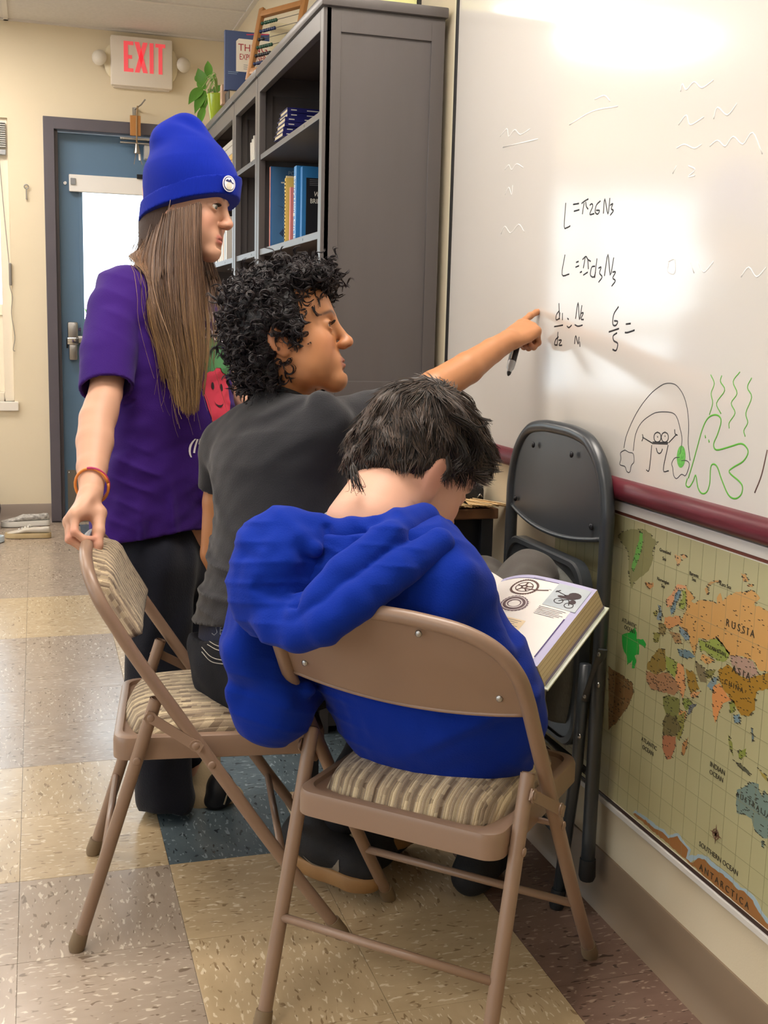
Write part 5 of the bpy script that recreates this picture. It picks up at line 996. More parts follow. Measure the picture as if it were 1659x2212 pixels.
def mesh_obj(name, parts, m, parent=None, smooth=True, colors=None):
    """join pieces (points, quads[, colours]) into ONE mesh object; colours become a painted attribute"""
    V = np.concatenate([np.asarray(p[0]) for p in parts]); off = np.cumsum([0]+[len(p[0]) for p in parts[:-1]]); F = np.concatenate([np.asarray(p[1])+o for p, o in zip(parts, off)])
    me = bpy.data.meshes.new(name); me.vertices.add(len(V)); me.vertices.foreach_set('co', V.astype(np.float32).ravel())
    k = F.shape[1]; me.loops.add(F.size); me.loops.foreach_set('vertex_index', F.astype(np.int32).ravel()); me.polygons.add(len(F)); me.polygons.foreach_set('loop_start', np.arange(0, F.size, k, dtype=np.int32)); me.polygons.foreach_set('loop_total', np.full(len(F), k, np.int32))
    if smooth: me.polygons.foreach_set('use_smooth', np.ones(len(F), bool))
    if len(parts[0]) > 2:
        a = me.color_attributes.new('tone', 'FLOAT_COLOR', 'POINT'); C_ = np.concatenate([p[2] for p in parts]); C_ = np.concatenate([C_, np.ones((len(C_), 1))], 1); a.data.foreach_set('color', C_.astype(np.float32).ravel())
    me.update(); me.validate(); me.materials.append(m)
    return link(name, me, parent)
def fr(o, x, z=None, y=None):
    """frame from origin, forward axis and approximate up: returns to-world function and matrix (columns fwd,left,up)"""
    x = np.array(x, float); x /= np.linalg.norm(x); z = np.array(z, float); z = z-x*(z@x); z /= np.linalg.norm(z); y = np.cross(z, x); R = np.stack([x, y, z], 1); o = np.array(o, float)
    return (lambda p: o+R@np.asarray(p, float)), R, o
def A3(v): return np.array(v, float)
nCR, nCU, nCF = A3(CR), A3(CU), A3(CF)
def P3(px, py, d): return A3(W(px, py, d))
L3 = lambda h: np.array(lin(h)[:3])
def smooth01(x, a, b): t = np.clip((x-a)/(b-a), 0, 1); return t*t*(3-2*t)
def gauss(P, c, r): return np.exp(-(((P-np.array(c))/np.array(r))**2).sum(1))

def head_sculpt(neck_to, neck_r, ears=True, nose=1.0, jaw=1.0, chin=0., lips=1.0):
    """child's head in its own frame: x forward, y left, z up, origin between the ears at eye height"""
    S_ = Sculpt()
    S_.ell((-.015, 0, .034), (.090, .0735, .082), k=.02)                      # cranium
    S_.ell((.030, 0, .038), (.058, .062, .058), k=.03)                        # forehead
    S_.ell((.024, 0, -.032), (.062, .056, .068), k=.03)                       # face
    for y in (-1, 1):
        S_.cone((-.006, y*.050, -.040), (.028, y*.040, -.070*jaw), .020, .018, k=.03)   # jaw angle
        S_.cone((.028, y*.040, -.070*jaw), (.068+chin, y*.012, -.093*jaw), .018, .0165, k=.025)
        S_.ell((.052, y*.040, -.028), (.026, .020, .022), k=.025)             # cheek
        S_.ell((.045, y*.040, -.055), (.026, .017, .024), k=.025)
    S_.ell((.070+chin, 0, -.095*jaw), (.019, .021, .016), k=.018)             # chin
    S_.cone((.076, -.026, .021), (.076, .026, .021), .0105, .0105, k=.022)    # brow
    S_.ell((.069, 0, -.064), (.0215, .030, .020), k=.02)                       # mouth mound
    for y in (-1, 1): S_.ell((.0875, y*.031, .0015), (.013, .0165, .0125), k=.012, op='s')   # sockets
    S_.cone((.084, 0, .016), (.0955+.012*nose, 0, -.026), .0075, .0090, k=.012)    # nose ridge
    S_.ell((.0975+.012*nose, 0, -.0305), (.0105, .0105, .0092), k=.008)
    for y in (-1, 1):
        S_.ell((.0935+.006*nose, y*.0105, -.0335), (.0105, .0068, .0072), k=.006)   # wings
        S_.ell((.1000+.006*nose, y*.0060, -.0400), (.0058, .0030, .0034), k=.002, op='s')   # nostril
        # eyelids over the eyeball, split later by a slit
        S_.ell((.0735, y*.031, .0005), (.0150, .0158, .0128), k=.005)
    # lips
    for y in (-1, 1):
        S_.cone((.0875, 0, -.0615), (.079, y*.019, -.0650), .0054*lips, .0025, k=.006)
        S_.cone((.0868, 0, -.0705), (.078, y*.017, -.0672), .0060*lips, .0028, k=.006)
    S_.cone((.0945, -.004, -.0662), (.0945, .004, -.0662), .0020, .0020, k=.002, op='s')
    for y in (-1, 1): S_.cone((.0938, y*.004, -.0662), (.0815, y*.021, -.0662), .0020, .0014, k=.002, op='s')
    S_.cone((.0965, 0, -.049), (.0935, 0, -.054), .0022, .003, k=.004, op='s')      # philtrum
    S_.ell((.0915, 0, -.0805), (.006, .014, .0035), k=.008, op='s')                  # fold under lip
    for y in (-1, 1):
        S_.ell((.0905, y*.0328, .0000), (.0140, .0152, .0058), k=.0025, op='s')        # eye slit
        if ears:
            c = np.array((-.010, y*.0760, -.012)); R = np.stack([np.array((.94, y*-.30, .14)), np.array((.28, y*.95, 0.)), np.array((-.16, 0, .98))], 1); R /= np.linalg.norm(R, axis=0)
            S_.ell(c, (.0190, .0075, .0305), R, k=.007)
            S_.ell(c+R@np.array((.003, y*.0095, .003)), (.0125, .0062, .0195), R, k=.004, op='s')
            rim = [c+R@np.array((.0155*math.cos(a), y*.0045, .0255*math.sin(a)+.002)) for a in np.linspace(-.4, 3.9, 14)]
            S_.chain(rim, [.0042]*14, k=.003)
            S_.chain([c+R@np.array(p) for p in ((.004, y*.003, .016), (-.006, y*.004, .006), (-.006, y*.004, -.008), (.004, y*.004, -.016))], [.0032, .0036, .0036, .003], k=.004)
            S_.ell(c+R@np.array((.011, y*.003, -.006)), (.005, .004, .006), R, k=.004)    # tragus
            S_.ell(c+R@np.array((.003, y*.001, -.0265)), (.0085, .0055, .0085), R, k=.006)  # lobe
    nt = np.array(neck_to, float)
    S_.cone((-.022, 0, -.045), nt, neck_r[0], neck_r[1], k=.025, squash=((0, 1, 0), 1.04))
    return S_
def face_tone(P, base, lip, cheek, dark, brow=None):
    """skin colour painted by region: lips, cheeks, ears, brows, dark lines along mouth slit and upper lids"""
    C_ = np.tile(base, (len(P), 1))
    def mixin(w, col): nonlocal C_; C_ = C_*(1-w[:, None])+col*w[:, None]
    ay = np.abs(P[:, 1]); Q = np.stack([P[:, 0], ay, P[:, 2]], 1)
    mixin(.55*gauss(Q, (.07, .045, -.035), (.03, .022, .022)), cheek)
    mixin(.5*gauss(Q, (.108, 0, -.03), (.014, .016, .012)), cheek)
    mixin(.6*gauss(Q, (-.01, .08, -.012), (.03, .012, .035)), cheek)
    w = np.clip(1.6*np.exp(-((Q[:, 2]+.0662+.10*Q[:, 1]*0)/.0088)**4)*np.exp(-(Q[:, 1]/.0185)**6)*smooth01(Q[:, 0], .075, .081), 0, 1)*.85
    mixin(w, lip)
    mixin(.75*np.exp(-((Q[:, 2]+.0663)/.0016)**2)*np.exp(-(Q[:, 1]/.021)**6)*smooth01(Q[:, 0], .073, .079), dark)
    mixin(.7*gauss(Q, (.098, .031, .0045), (.03, .014, .0022)), dark)
    if brow is not None:
        zc = .0215+.0035*np.sin(np.clip((Q[:, 1]-.012)/.034, 0, 1)*PI)-.08*np.clip(Q[:, 1]-.034, 0, 1)
        mixin(np.clip(.9*np.exp(-((Q[:, 2]-zc)/.0036)**2)*smooth01(Q[:, 1], .008, .014)*(1-smooth01(Q[:, 1], .043, .053))*smooth01(Q[:, 0], .05, .06), 0, .85), brow)
    return C_
def eyes(T, R, o, parent, iris, look=(1, 0, 0)):
    for y in (-1, 1):
        c = o+R@np.array((.0738, y*.031, .0003)); d = R@np.array(look, float); d /= np.linalg.norm(d)
        mb = MB().sphere(c, .0124, 24, 16); e = mb.build('eye', MATS.get('eye_white') or mat('eye_white', 'e6ddd6', .12, coat=.6), parent, smooth=True)
        u = np.cross(d, (0, 0, 1)); u /= np.linalg.norm(u); v = np.cross(u, d)
        for r_, h_, m_ in ((.0058, .0113, mat('iris_'+iris, iris, .2, coat=.6)), (.0028, .01235, mat('pupil', '0a0908', .1, coat=.6))):
            ring = [c+d*(math.sqrt(max(.01262**2-r_**2, 0)))+r_*(math.cos(a)*u+math.sin(a)*v) for a in [2*PI*k/20 for k in range(20)]]
            MB().add(ring+[c+d*.01275], [(k, (k+1) % 20, 20) for k in range(20)]).build('iris' if r_ > .004 else 'pupil', m_, e, smooth=True, fix=False)
def hand_bones(S_, w, d, n, side, scale=1., curl=((.2, .3, .2),)*4, thumb=None, spread=.0, k=.006):
    """palm and five fingers; d = along hand, n = out of the back of the hand, side = +1 puts the thumb at cross(d,n)"""
    d = A3(d)/np.linalg.norm(d); n = A3(n)-d*(A3(n)@d); n /= np.linalg.norm(n); t = np.cross(d, n)*side; w = A3(w); out = {}
    offs = (.0270, .0095, -.0085, -.0255); L = ((.040, .024, .019), (.044, .028, .020), (.041, .026, .019), (.032, .019, .017)); kn = (.082, .085, .081, .073); rr = (.0086, .0088, .0083, .0074)
    for i in range(4):
        b = w+d*.008*scale+t*offs[i]*.55*scale; kp = w+d*kn[i]*scale+t*offs[i]*scale+n*(.003 if i in (1, 2) else .001)*scale
        S_.cone(b, kp, .0125*scale, .0105*scale, k=.012)
        p = kp; a = 0; sp = spread*(1.5-i)*.12; pts = [p]
        for j in range(3):
            a += curl[i][j]; dr = (math.cos(a)*d-math.sin(a)*n)+t*sp; dr /= np.linalg.norm(dr); q = p+dr*L[i][j]*scale
            r0 = rr[i]*scale*(1-.10*j); S_.cone(p, q, r0, r0*.9, k=k if j == 0 else .004); p = q; pts.append(p)
        out[i] = pts
    S_.ell(w+d*.045*scale-n*.004*scale, np.array((.045, .036, .0125))*scale, np.stack([d, t, n], 1), k=.012)
    if thumb:
        tp = [w+d*a*scale+t*b*scale+n*c*scale for a, b, c in thumb]; S_.cone(w+d*.012*scale+t*.012*scale-n*.003*scale, tp[0], .0135*scale, .0125*scale, k=.012)
        S_.chain(tp, [.0120*scale, .0102*scale, .0090*scale, .0078*scale][:len(tp)], k=.006); out['t'] = tp
    return out
def ribbons(lines, radii, nside=3):
    """many tapering strands as one point/triangle soup (vectorised): lines (n,m,3), radii (n,m)"""
    L_ = np.asarray(lines, float); n, m, _ = L_.shape; T_ = np.gradient(L_, axis=1); T_ /= np.maximum(np.linalg.norm(T_, axis=2, keepdims=True), 1e-9)
    ref = np.where(np.abs(T_[..., 2:3]) < .85, np.array((0, 0, 1.)), np.array((1., 0, 0))); N_ = np.cross(T_, ref); N_ /= np.maximum(np.linalg.norm(N_, axis=2, keepdims=True), 1e-9); B_ = np.cross(T_, N_)
    V = np.stack([L_+radii[..., None]*(math.cos(2*PI*k/nside)*N_+math.sin(2*PI*k/nside)*B_) for k in range(nside)], 2).reshape(-1, 3)
    i = np.arange(n)[:, None, None]*m*nside; j = np.arange(m-1)[None, :, None]*nside; k = np.arange(nside)[None, None, :]; k2 = (k+1) % nside
    F = np.stack(np.broadcast_arrays(i+j+k, i+j+k2, i+j+nside+k2, i+j+nside+k), -1).reshape(-1, 4)
    return V, F
def lerp_guides(G, n, m, rng, jitter):
    """strands between guide curves: G (g,k,3)"""
    G = np.asarray(G, float); g = len(G); u = rng.rand(n)*(g-1); a = np.minimum(u.astype(int), g-2); f = (u-a)[:, None, None]
    base = G[a]*(1-f)+G[a+1]*f; kk = G.shape[1]; t = np.linspace(0, 1, m)*(kk-1); i = np.minimum(t.astype(int), kk-2); x = t-i
    idx = lambda q: np.clip(q, 0, kk-1)
    p0, p1, p2, p3 = base[:, idx(i-1)], base[:, i], base[:, i+1], base[:, idx(i+2)]; x = x[None, :, None]
    c = .5*((2*p1)+(p2-p0)*x+(2*p0-5*p1+4*p2-p3)*x*x+(3*p1-p0-3*p2+p3)*x**3)
    off = rng.randn(n, 1, 3)*jitter; ph = rng.rand(n, 1, 3)*6.28; tt = np.linspace(0, 1, m)[None, :, None]
    return c+off*(.35+.65*tt)+np.sin(tt*rng.uniform(4, 11, (n, 1, 1))+ph)*jitter*.35*tt
def push_out(Pts, fields, margin):
    sh = Pts.shape; P = Pts.reshape(-1, 3).copy()
    for S_ in fields:
        for _ in range(2):
            d, g = S_.sample(P); c = np.clip(margin-d, 0, .05); P += g*c[:, None]
    return P.reshape(sh)
def project_on(mesh_parts, P, direction):
    from mathutils.bvhtree import BVHTree
    bvh = BVHTree.FromPolygons([tuple(v) for v in mesh_parts[0]], [tuple(int(i) for i in f) for f in mesh_parts[1]])
    out = []; d = Vector(direction).normalized()
    for p in P:
        h, nrm, _, _ = bvh.ray_cast(Vector(p), d, 1.); out.append((h-d*.0012) if h is not None else None)
    return out
def px_on(surf, pts):
    """points of a cloth surface seen at photo pixels"""
    from mathutils.bvhtree import BVHTree
    bvh = BVHTree.FromPolygons([tuple(v) for v in surf[0]], [tuple(int(i) for i in f) for f in surf[1]]); out = []
    for x, y in pts:
        d = (W(x, y, 1)-CAMP).normalized(); h, _, _, _ = bvh.ray_cast(CAMP, d, 6.); out.append(h if h is not None else W(x, y, 2.))
    return out
def print_on(name, obj_or_mb, mats, parent, surf, direction, maxedge=.008):
    """lay flat print on a cloth surface: refine, then drop every point on the cloth along direction"""
    if isinstance(obj_or_mb, MB): o = obj_or_mb.build(name, mats, parent, fix=False)
    else: o = obj_or_mb
    bm = bmesh.new(); bm.from_mesh(o.data); bmesh.ops.triangulate(bm, faces=bm.faces)
    for _ in range(4):
        ed = [e for e in bm.edges if e.calc_length() > maxedge]
        if not ed: break
        bmesh.ops.subdivide_edges(bm, edges=ed, cuts=1, use_grid_fill=False); bmesh.ops.triangulate(bm, faces=[f for f in bm.faces if len(f.verts) > 3])
    co = project_on(surf, [v.co.copy() for v in bm.verts], direction)
    dead = []
    for v, c in zip(bm.verts, co):
        if c is None: dead.append(v)
        else: v.co = c
    bmesh.ops.delete(bm, geom=dead, context='VERTS')
    bmesh.ops.delete(bm, geom=[f for f in bm.faces if max(e.calc_length() for e in f.edges) > .03], context='FACES')
    bm.to_mesh(o.data); bm.free(); return o
M_skinA = mat('skin_fair', 'ffffff', .48, attr='tone', sss=.0, spec=.4, bump=(700, .06)); M_skinB = mat('skin_tan', 'ffffff', .42, attr='tone', spec=.45, bump=(700, .05)); M_skinC = mat('skin_pale', 'ffffff', .5, attr='tone', spec=.4, bump=(700, .05))
# ---------------------------------------------------------------- the standing girl (beanie, purple shirt)
def head_piece(S_, T, R, o, s, h, tone_args, local_cut=None):
    p, q = S_.mesh(h); col = face_tone(p, *tone_args); return [(o+(p*s)@R.T, q, col)]
def flat_tone(p, base, tip=None, pts=None, r=.012):
    C_ = np.tile(base, (len(p), 1))
    if pts is not None:
        for c in pts: w = np.exp(-((p-c)**2).sum(1)/r**2)*.55; C_ = C_*(1-w[:, None])+tip*w[:, None]
    return C_
A_base, A_cheek, A_lip, A_dark = L3('c99a80'), L3('c58470'), L3('b9685e'), L3('5a342c')
fA = .965*nCR-.215*nCF-.13*nCU; TA, RA, oA = fr(P3(402, 449, 2.53), fA, nCU+.02*nCR)
nbA = P3(350, 592, 2.55)
SA = head_sculpt(RA.T@(nbA-oA), (.047, .052), ears=False, nose=.62, jaw=1.0, lips=.95)
partsA = head_piece(SA, TA, RA, oA, 1.0, .0019, (A_base, A_lip, A_cheek, A_dark, L3('4a3226')))
uA = -.5*nCR-.866*nCF
secA = [(P3(345, 596, 2.55), uA, .060, .052), (P3(332, 640, 2.55), uA, .135, .062), (P3(350, 700, 2.55), uA, .150, .088), (P3(366, 800, 2.555), uA, .145, .098), (P3(371, 900, 2.56), uA, .14, .100), (P3(366, 1020, 2.57), uA, .14, .094), (P3(348, 1120, 2.58), uA, .145, .095), (P3(348, 1200, 2.59), uA, .14, .09)]
B_ = Sculpt().loft(secA, k=.03); p, q = B_.mesh(.008); partsA.append((p, q, flat_tone(p, A_base)))
# right arm and the hand closed over the chair back
hwA = P3(197, 1066, 2.165); AR = Sculpt()
AR.chain([P3(250, 668, 2.42), P3(228, 850, 2.335), P3(210, 905, 2.295), P3(205, 955, 2.262), P3(199, 1010, 2.215), hwA], [.042, .0335, .0355, .0365, .0295, .0225], k=.02)
AR.ell(P3(222, 885, 2.31), (.026, .026, .04), k=.02)
dA = P3(150, 1128, 2.112)-hwA; nA = -.80*nCR+.35*nCU-.42*nCF
sdA = 1 if np.cross(dA, nA)@nCR > 0 else -1
hbA = hand_bones(AR, hwA, dA, nA, sdA, .93, curl=((.50, 1.05, .75), (.55, 1.05, .75), (.6, 1.05, .7), (.65, 1.0, .7)), spread=.3)
tA = [P3(214, 1108, 2.14), P3(213, 1148, 2.112), P3(210, 1178, 2.098), P3(206, 1199, 2.092)]
AR.cone(hwA+dA*.15, tA[0], .015, .0135, k=.016); AR.chain(tA, [.0135, .0110, .0100, .0082], k=.008)
AR.cone(tA[0]*.55+hbA[0][0]*.45, hbA[0][0], .011, .009, k=.016)
p, q = AR.mesh(.0021); partsA.append((p, q, flat_tone(p, A_base, L3('c97f6c'), [hbA[i][j] for i in range(4) for j in (1, 3)]+[tA[3]])))
# left arm reaching to the table
AL = Sculpt(); hwL = P3(715, 1032, 2.58)
AL.chain([P3(412, 672, 2.68), P3(520, 850, 2.64), P3(548, 880, 2.63), P3(620, 950, 2.61), hwL], [.042, .034, .036, .032, .023], k=.02)
dL = P3(760, 1062, 2.57)-P3(715, 1032, 2.58); hbL = hand_bones(AL, hwL, dL, nCU*.8-.3*nCF, 1, .9, curl=((.2, .3, .2), (.25, .35, .2), (.25, .35, .25), (.3, .4, .3)), thumb=((.035, .034, -.004), (.055, .045, -.008), (.075, .048, -.012)), spread=.3)
p, q = AL.mesh(.003); partsA.append((p, q, flat_tone(p, A_base)))
# legs (under the trousers) and feet
AG = Sculpt(); AG.chain([P3(330, 1210, 2.53), P3(345, 1480, 2.57), P3(352, 1715, 2.60)], [.075, .052, .038]); AG.chain([P3(385, 1210, 2.66), P3(400, 1480, 2.69), P3(436, 1705, 2.70)], [.075, .052, .036])
p, q = AG.mesh(.008); partsA.append((p, q, flat_tone(p, A_base)))
girl = mesh_obj('person', partsA, M_skinA)
tag(girl, 'person standing in blue beanie, purple printed T-shirt and black wide trousers, hand on chair back', 'person')
eyes(TA, RA, oA, girl, '5f6a5a', look=(.96, -.05, -.26))
# eyelashes
lash = []; rl_ = np.random.RandomState(2)
for y in (-1, 1):
    for a in np.linspace(-.9, .9, 26):
        b = np.array((.0858-.0035*a*a, y*.031+.0125*a, .0042-.0016*a*a)); lash.append(np.stack([oA+RA@(b+np.array((.0085, .0022*a, .0015))*t+np.array((0, 0, .002))*t*t) for t in np.linspace(0, 1, 5)]))
lash = np.array(lash); V, F = ribbons(lash, np.linspace(.0006, .0001, 5)[None, :].repeat(len(lash), 0)); mesh_obj('eyelashes', [(V, F)], mat('lash', '16100e', .6), girl)
# T-shirt
M_purple = mat('purple_cotton', '3a1c70', .85, var=(6, '331764', .35), bump=(420, .22), sheen=.05, spec=.12)
cl = [(c, u, a+.018 if i > 0 else a+.008, b+.020 if i > 0 else b+.008) for i, (c, u, a, b) in enumerate(secA[:-1])]; cl.append((P3(338, 1172, 2.58), uA, .178, .114))
TS = Sculpt().loft(cl, k=.03)
TS.chain([P3(275, 640, 2.44), P3(248, 672, 2.41), P3(234, 765, 2.37), P3(229, 850, 2.335)], [.048, .056, .058, .056], k=.03)
TS.chain([P3(380, 640, 2.66), P3(412, 672, 2.68), P3(488, 800, 2.65)], [.048, .056, .058], k=.03)
pm = lambda n: [P3(*x) for x in n]
def folds_A(P):
    f = creases(P, [(nCR*.9+nCU*.35, .085, .006, .40, 11), (nCR-.6*nCU, .10, .005, .42, 11), (nCU*.9+nCR*.5, .045, .003, .45, 20)], 7)+.0008*waves(P, 130, 6, 8)
    return f*(.5+.8*smooth01(1.18-P[:, 2], 0, .3))
# big diagonal drapes from the hip
for a, b, r in (((262, 1010, 2.44), (225, 1120, 2.50), .020), ((262, 1010, 2.44), (300, 1120, 2.44), .012), ((300, 740, 2.41), (290, 860, 2.42), .014), ((252, 690, 2.36), (215, 790, 2.335), .012)): TS.cone(P3(*a), P3(*b), r*.5, r, k=.035)
def cut_A(D, ax):
    X, Y, Z = ax[0][:, None, None], ax[1][None, :, None], ax[2][None, None, :]
    def pl(pt, n): n = n/np.linalg.norm(n); return (X-pt[0])*n[0]+(Y-pt[1])*n[1]+(Z-pt[2])*n[2]
    D = np.maximum(D, -(D+.007))                                  # hollow cloth
    hem = pl(P3(335, 1160, 2.58), -nCU+.10*nCR)+.006*np.sin(14*(X+Y))
    D = np.maximum(D, np.broadcast_to(hem, D.shape))
    cR = P3(229, 838, 2.335); nR = P3(229, 838, 2.335)-P3(240, 740, 2.38); dR = np.sqrt((X-cR[0])**2+(Y-cR[1])**2+(Z-cR[2])**2)
    D = np.where(dR < .080, np.maximum(D, np.broadcast_to(pl(cR, nR+.02*nCR), D.shape)), D)
    cL = P3(480, 790, 2.65); D = np.where(np.sqrt((X-cL[0])**2+(Y-cL[1])**2+(Z-cL[2])**2) < .085, np.maximum(D, np.broadcast_to(pl(cL, P3(488, 800, 2.65)-P3(430, 700, 2.67)), D.shape)), D)
    nk = P3(352, 588, 2.55); D = np.maximum(D, np.where(np.sqrt((X-nk[0])**2+(Y-nk[1])**2+(Z-nk[2])**2) < .2, np.broadcast_to(pl(P3(352, 600, 2.55), nCU+.12*nCR), D.shape), -1))
    return D
TSf = Sculpt(); TSf.ops = list(TS.ops); TSf.lo, TSf.hi = TS.lo, TS.hi; TSf.field(.006)          # closed cloth field for hair to lie on
shirtA = TS.mesh(.0038, disp=folds_A, post=cut_A)
so_ = mesh_obj('t_shirt', [shirtA], M_purple, girl)
# collar rib and hem stitching
fdir = .866*nCR-.5*nCF                                           # the way her chest faces
cen = P3(352, 602, 2.55)
MB().tube([cen+uA*.064*math.cos(a)+fdir*(.056*math.sin(a)+.006)+nCU*(-.012*math.sin(a)) for a in [2*PI*k/40 for k in range(41)]], .0065, 8, cap=False).build('collar', mat('purple_rib', '391a70', .9), so_, smooth=True)
# print on the chest
pd_ = -Vector(fdir)
M_prt = mat('shirt_print_white', 'e8e2ea', .8); M_rad = mat('shirt_print_red', 'c22c48', .7, var=(18, 'd23a54', .3)); M_lf = mat('shirt_print_green', '4f8a56', .7, var=(22, '3c7048', .3)); M_prk = mat('shirt_print_black', '1c0c14', .7)
o0 = P3(452, 860, 2.3); fo = A3(fdir); uxp = -A3(uA); uyp = A3((0, 0, 1))          # print plane: x to her left (right in the photo), y up
def pc_(x, y): return Vector(o0+uxp*x+uyp*y)
ctr = P3(366, 850, 2.555)
o0 = ctr+fo*.25; o0 = o0-uxp*(.0)
def chest(name, s, size, x, y, m=None, xs=1., shear=0.):
    t = text(name, s, size, m or M_prt, so_, pc_(x, y), Vector(uxp), Vector(uyp), depth=0, xs=xs, shear=shear, bold=.0008); return print_on(name, t, None, so_, shirtA, pd_, .006)
chest('lettering', 'THIS IS MY', .036, .002, .168, xs=.80); chest('lettering', 'HUMAN COSTUME', .036, .002, .128, xs=.80)
chest('lettering', "(I'M REALLY", .042, .022, -.128, xs=.92, shear=.1)
rad = MB(); rad.add([pc_(.018+.052*(1-.35*max(0, -math.sin(a)))*math.cos(a), -.005+(.060*math.sin(a) if math.sin(a) > 0 else .105*math.sin(a))) for a in [2*PI*k/40 for k in range(40)]]+[pc_(.018, -.01)], [(k, (k+1) % 40, 40) for k in range(40)])
print_on('printed_radish', rad, M_rad, so_, shirtA, pd_, .006)
for k, (bx, by, tx, ty, w) in enumerate(((.012, .052, -.060, .062, .017), (.016, .052, -.022, .128, .020), (.022, .052, .012, .142, .018), (.03, .052, .052, .126, .020), (.03, .05, .085, .066, .016))):
    lm = MB(); dx, dy = tx-bx, ty-by; L_ = math.hypot(dx, dy); nx, ny = -dy/L_, dx/L_; N = 8; vs = []
    for i in range(N+1): t = i/N; ww = w*math.sin(PI*min(1, t+.04))**.7*(1+.18*math.sin(t*22)); cx_, cy_ = bx+dx*t, by+dy*t; vs += [pc_(cx_-nx*ww, cy_-ny*ww), pc_(cx_, cy_), pc_(cx_+nx*ww, cy_+ny*ww)]
    lm.add(vs, [(3*i+j, 3*i+j+1, 3*i+j+4, 3*i+j+3) for i in range(N) for j in range(2)]); o_ = print_on('printed_leaf', lm, M_lf, so_, shirtA, pd_, .006)
    for v in o_.data.vertices: v.co += Vector(fo)*(.0003*(k+1))
fm = MB()
for ex_ in (-.002, .032): fm.add([pc_(ex_+.0052*math.cos(a), .010+.0085*math.sin(a)) for a in [2*PI*k/14 for k in range(14)]], [tuple(range(14))])
sm_ = [(-.004, -.022), (.004, -.031), (.016, -.034), (.028, -.029), (.034, -.018)]; ps = catmull([Vector((a, b, 0)) for a, b in sm_], 4)
fm.add([pc_(p.x, p.y+(.0028 if j else -.0028)*(1-abs(2*i/(len(ps)-1)-1))) for i, p in enumerate(ps) for j in (0, 1)], [(2*i, 2*i+2, 2*i+3, 2*i+1) for i in range(len(ps)-1)])
o_ = print_on('printed_smile', fm, M_prk, so_, shirtA, pd_, .004)
for v in o_.data.vertices: v.co += Vector(fo)*.0012
# trousers
M_blackcloth = mat('black_cotton', '12141d', .9, bump=(300, .3), var=(5, '171a26', .3), spec=.2, sheen=.1)
TR_ = Sculpt(); TR_.loft([(P3(345, 1130, 2.58), uA, .155, .098), (P3(350, 1230, 2.59), uA, .150, .092)], k=.03)
TR_.chain([P3(338, 1230, 2.52), P3(345, 1480, 2.56), P3(352, 1600, 2.585), P3(357, 1722, 2.605)], [.083, .074, .066, .067], k=.04)
TR_.chain([P3(385, 1230, 2.65), P3(392, 1480, 2.68), P3(398, 1620, 2.69)], [.083, .068, .055], k=.03)
TR_.half(P3(355, 1752, 2.6), -nCU-.12*nCF, op='i')
tr_ = TR_.mesh(.005, disp=lambda P: .005*waves(P, 55, 6, 4, dirs=[nCR, nCR*.8+nCF]))
mesh_obj('trousers', [tr_], M_blackcloth, girl)
# cream and black high shoe of the far foot
M_cream = mat('cream_canvas', 'cbb796', .8, var=(16, 'bda985', .3), bump=(200, .2))
BS = Sculpt(); BS.chain([P3(440, 1620, 2.70), P3(437, 1700, 2.70)], [.040, .044], k=.02); BS.cone(P3(432, 1728, 2.69), P3(500, 1722, 2.72), .034, .030, k=.02); BS.half(P3(440, 1757, 2.7), -A3((0, 0, 1)))
p, q = BS.mesh(.004); sh_ = mesh_obj('shoe', [(p, q)], M_cream, girl); sh_['label'] = 'cream canvas high shoe with black heel patch'
HP = Sculpt(); HP.ell(P3(476, 1705, 2.665), (.034, .032, .046), k=.01); HP.ell(P3(462, 1728, 2.665), (.024, .024, .022), k=.01); HP.half(P3(440, 1756, 2.7), -A3((0, 0, 1)))
p, q = HP.mesh(.004); mesh_obj('heel_patch', [(p, q)], mat('black_leather', '14141a', .5), sh_)
MB().tube([Vector(P3(491, 1690, 2.63)), Vector(P3(493, 1710, 2.63)), Vector(P3(484, 1738, 2.63))], .0022, 6).build('lace', mat('cream_lace', 'a89a80', .8), sh_, smooth=True)
# bracelets
wd_ = P3(199, 1040, 2.19); wt = A3(hwA-P3(205, 955, 2.262)); wt /= np.linalg.norm(wt)
def band(nm, col, r, off, tilt, a0, a1):
    x = np.cross(wt, nCF); x /= np.linalg.norm(x); y = np.cross(wt, x)
    MB().tube([Vector(wd_+wt*(off+tilt*math.sin(a))+r*(math.cos(a)*x+1.0*math.sin(a)*y)) for a in np.linspace(a0, a1, 26)], .0028, 8).build(nm, mat(nm+'_'+col, col, .5), girl, smooth=True)
band('bracelet', 'e08a3c', .0315, .012, -.016, 0, 2*PI); 
band('bracelet', 'b02a5e', .0325, .008, -.012, -PI*.55, PI*.5)
# beanie, knitted with a turned-up brim
M_blue = mat('blue_knit', '1c36b0', .9, var=(5, '182fa0', .3), bump=(500, .15), sheen=.35, spec=.1)
def rib_knit(name, col, col2):
    m = mat(name, col, .92, sheen=.08, spec=.06, var=(4, col2, .3)); nt = m.node_tree; b = nt.nodes['Principled BSDF']
    tc = nd(nt, 'ShaderNodeTexCoord'); at = nd(nt, 'ShaderNodeAttribute', attribute_name='around'); w = nd(nt, 'ShaderNodeMath', operation='MULTIPLY'); w.inputs[1].default_value = 230.0; nt.links.new(at.outputs['Fac'], w.inputs[0])
    s = nd(nt, 'ShaderNodeMath', operation='SINE'); nt.links.new(w.outputs[0], s.inputs[0]); bp = nd(nt, 'ShaderNodeBump'); bp.inputs['Strength'].default_value = .25; bp.inputs['Distance'].default_value = .0012; nt.links.new(s.outputs[0], bp.inputs['Height']); nt.links.new(bp.outputs[0], b.inputs['Normal']); return m
M_knit_blue = rib_knit('blue_rib_knit', '0e2698', '0c2088')
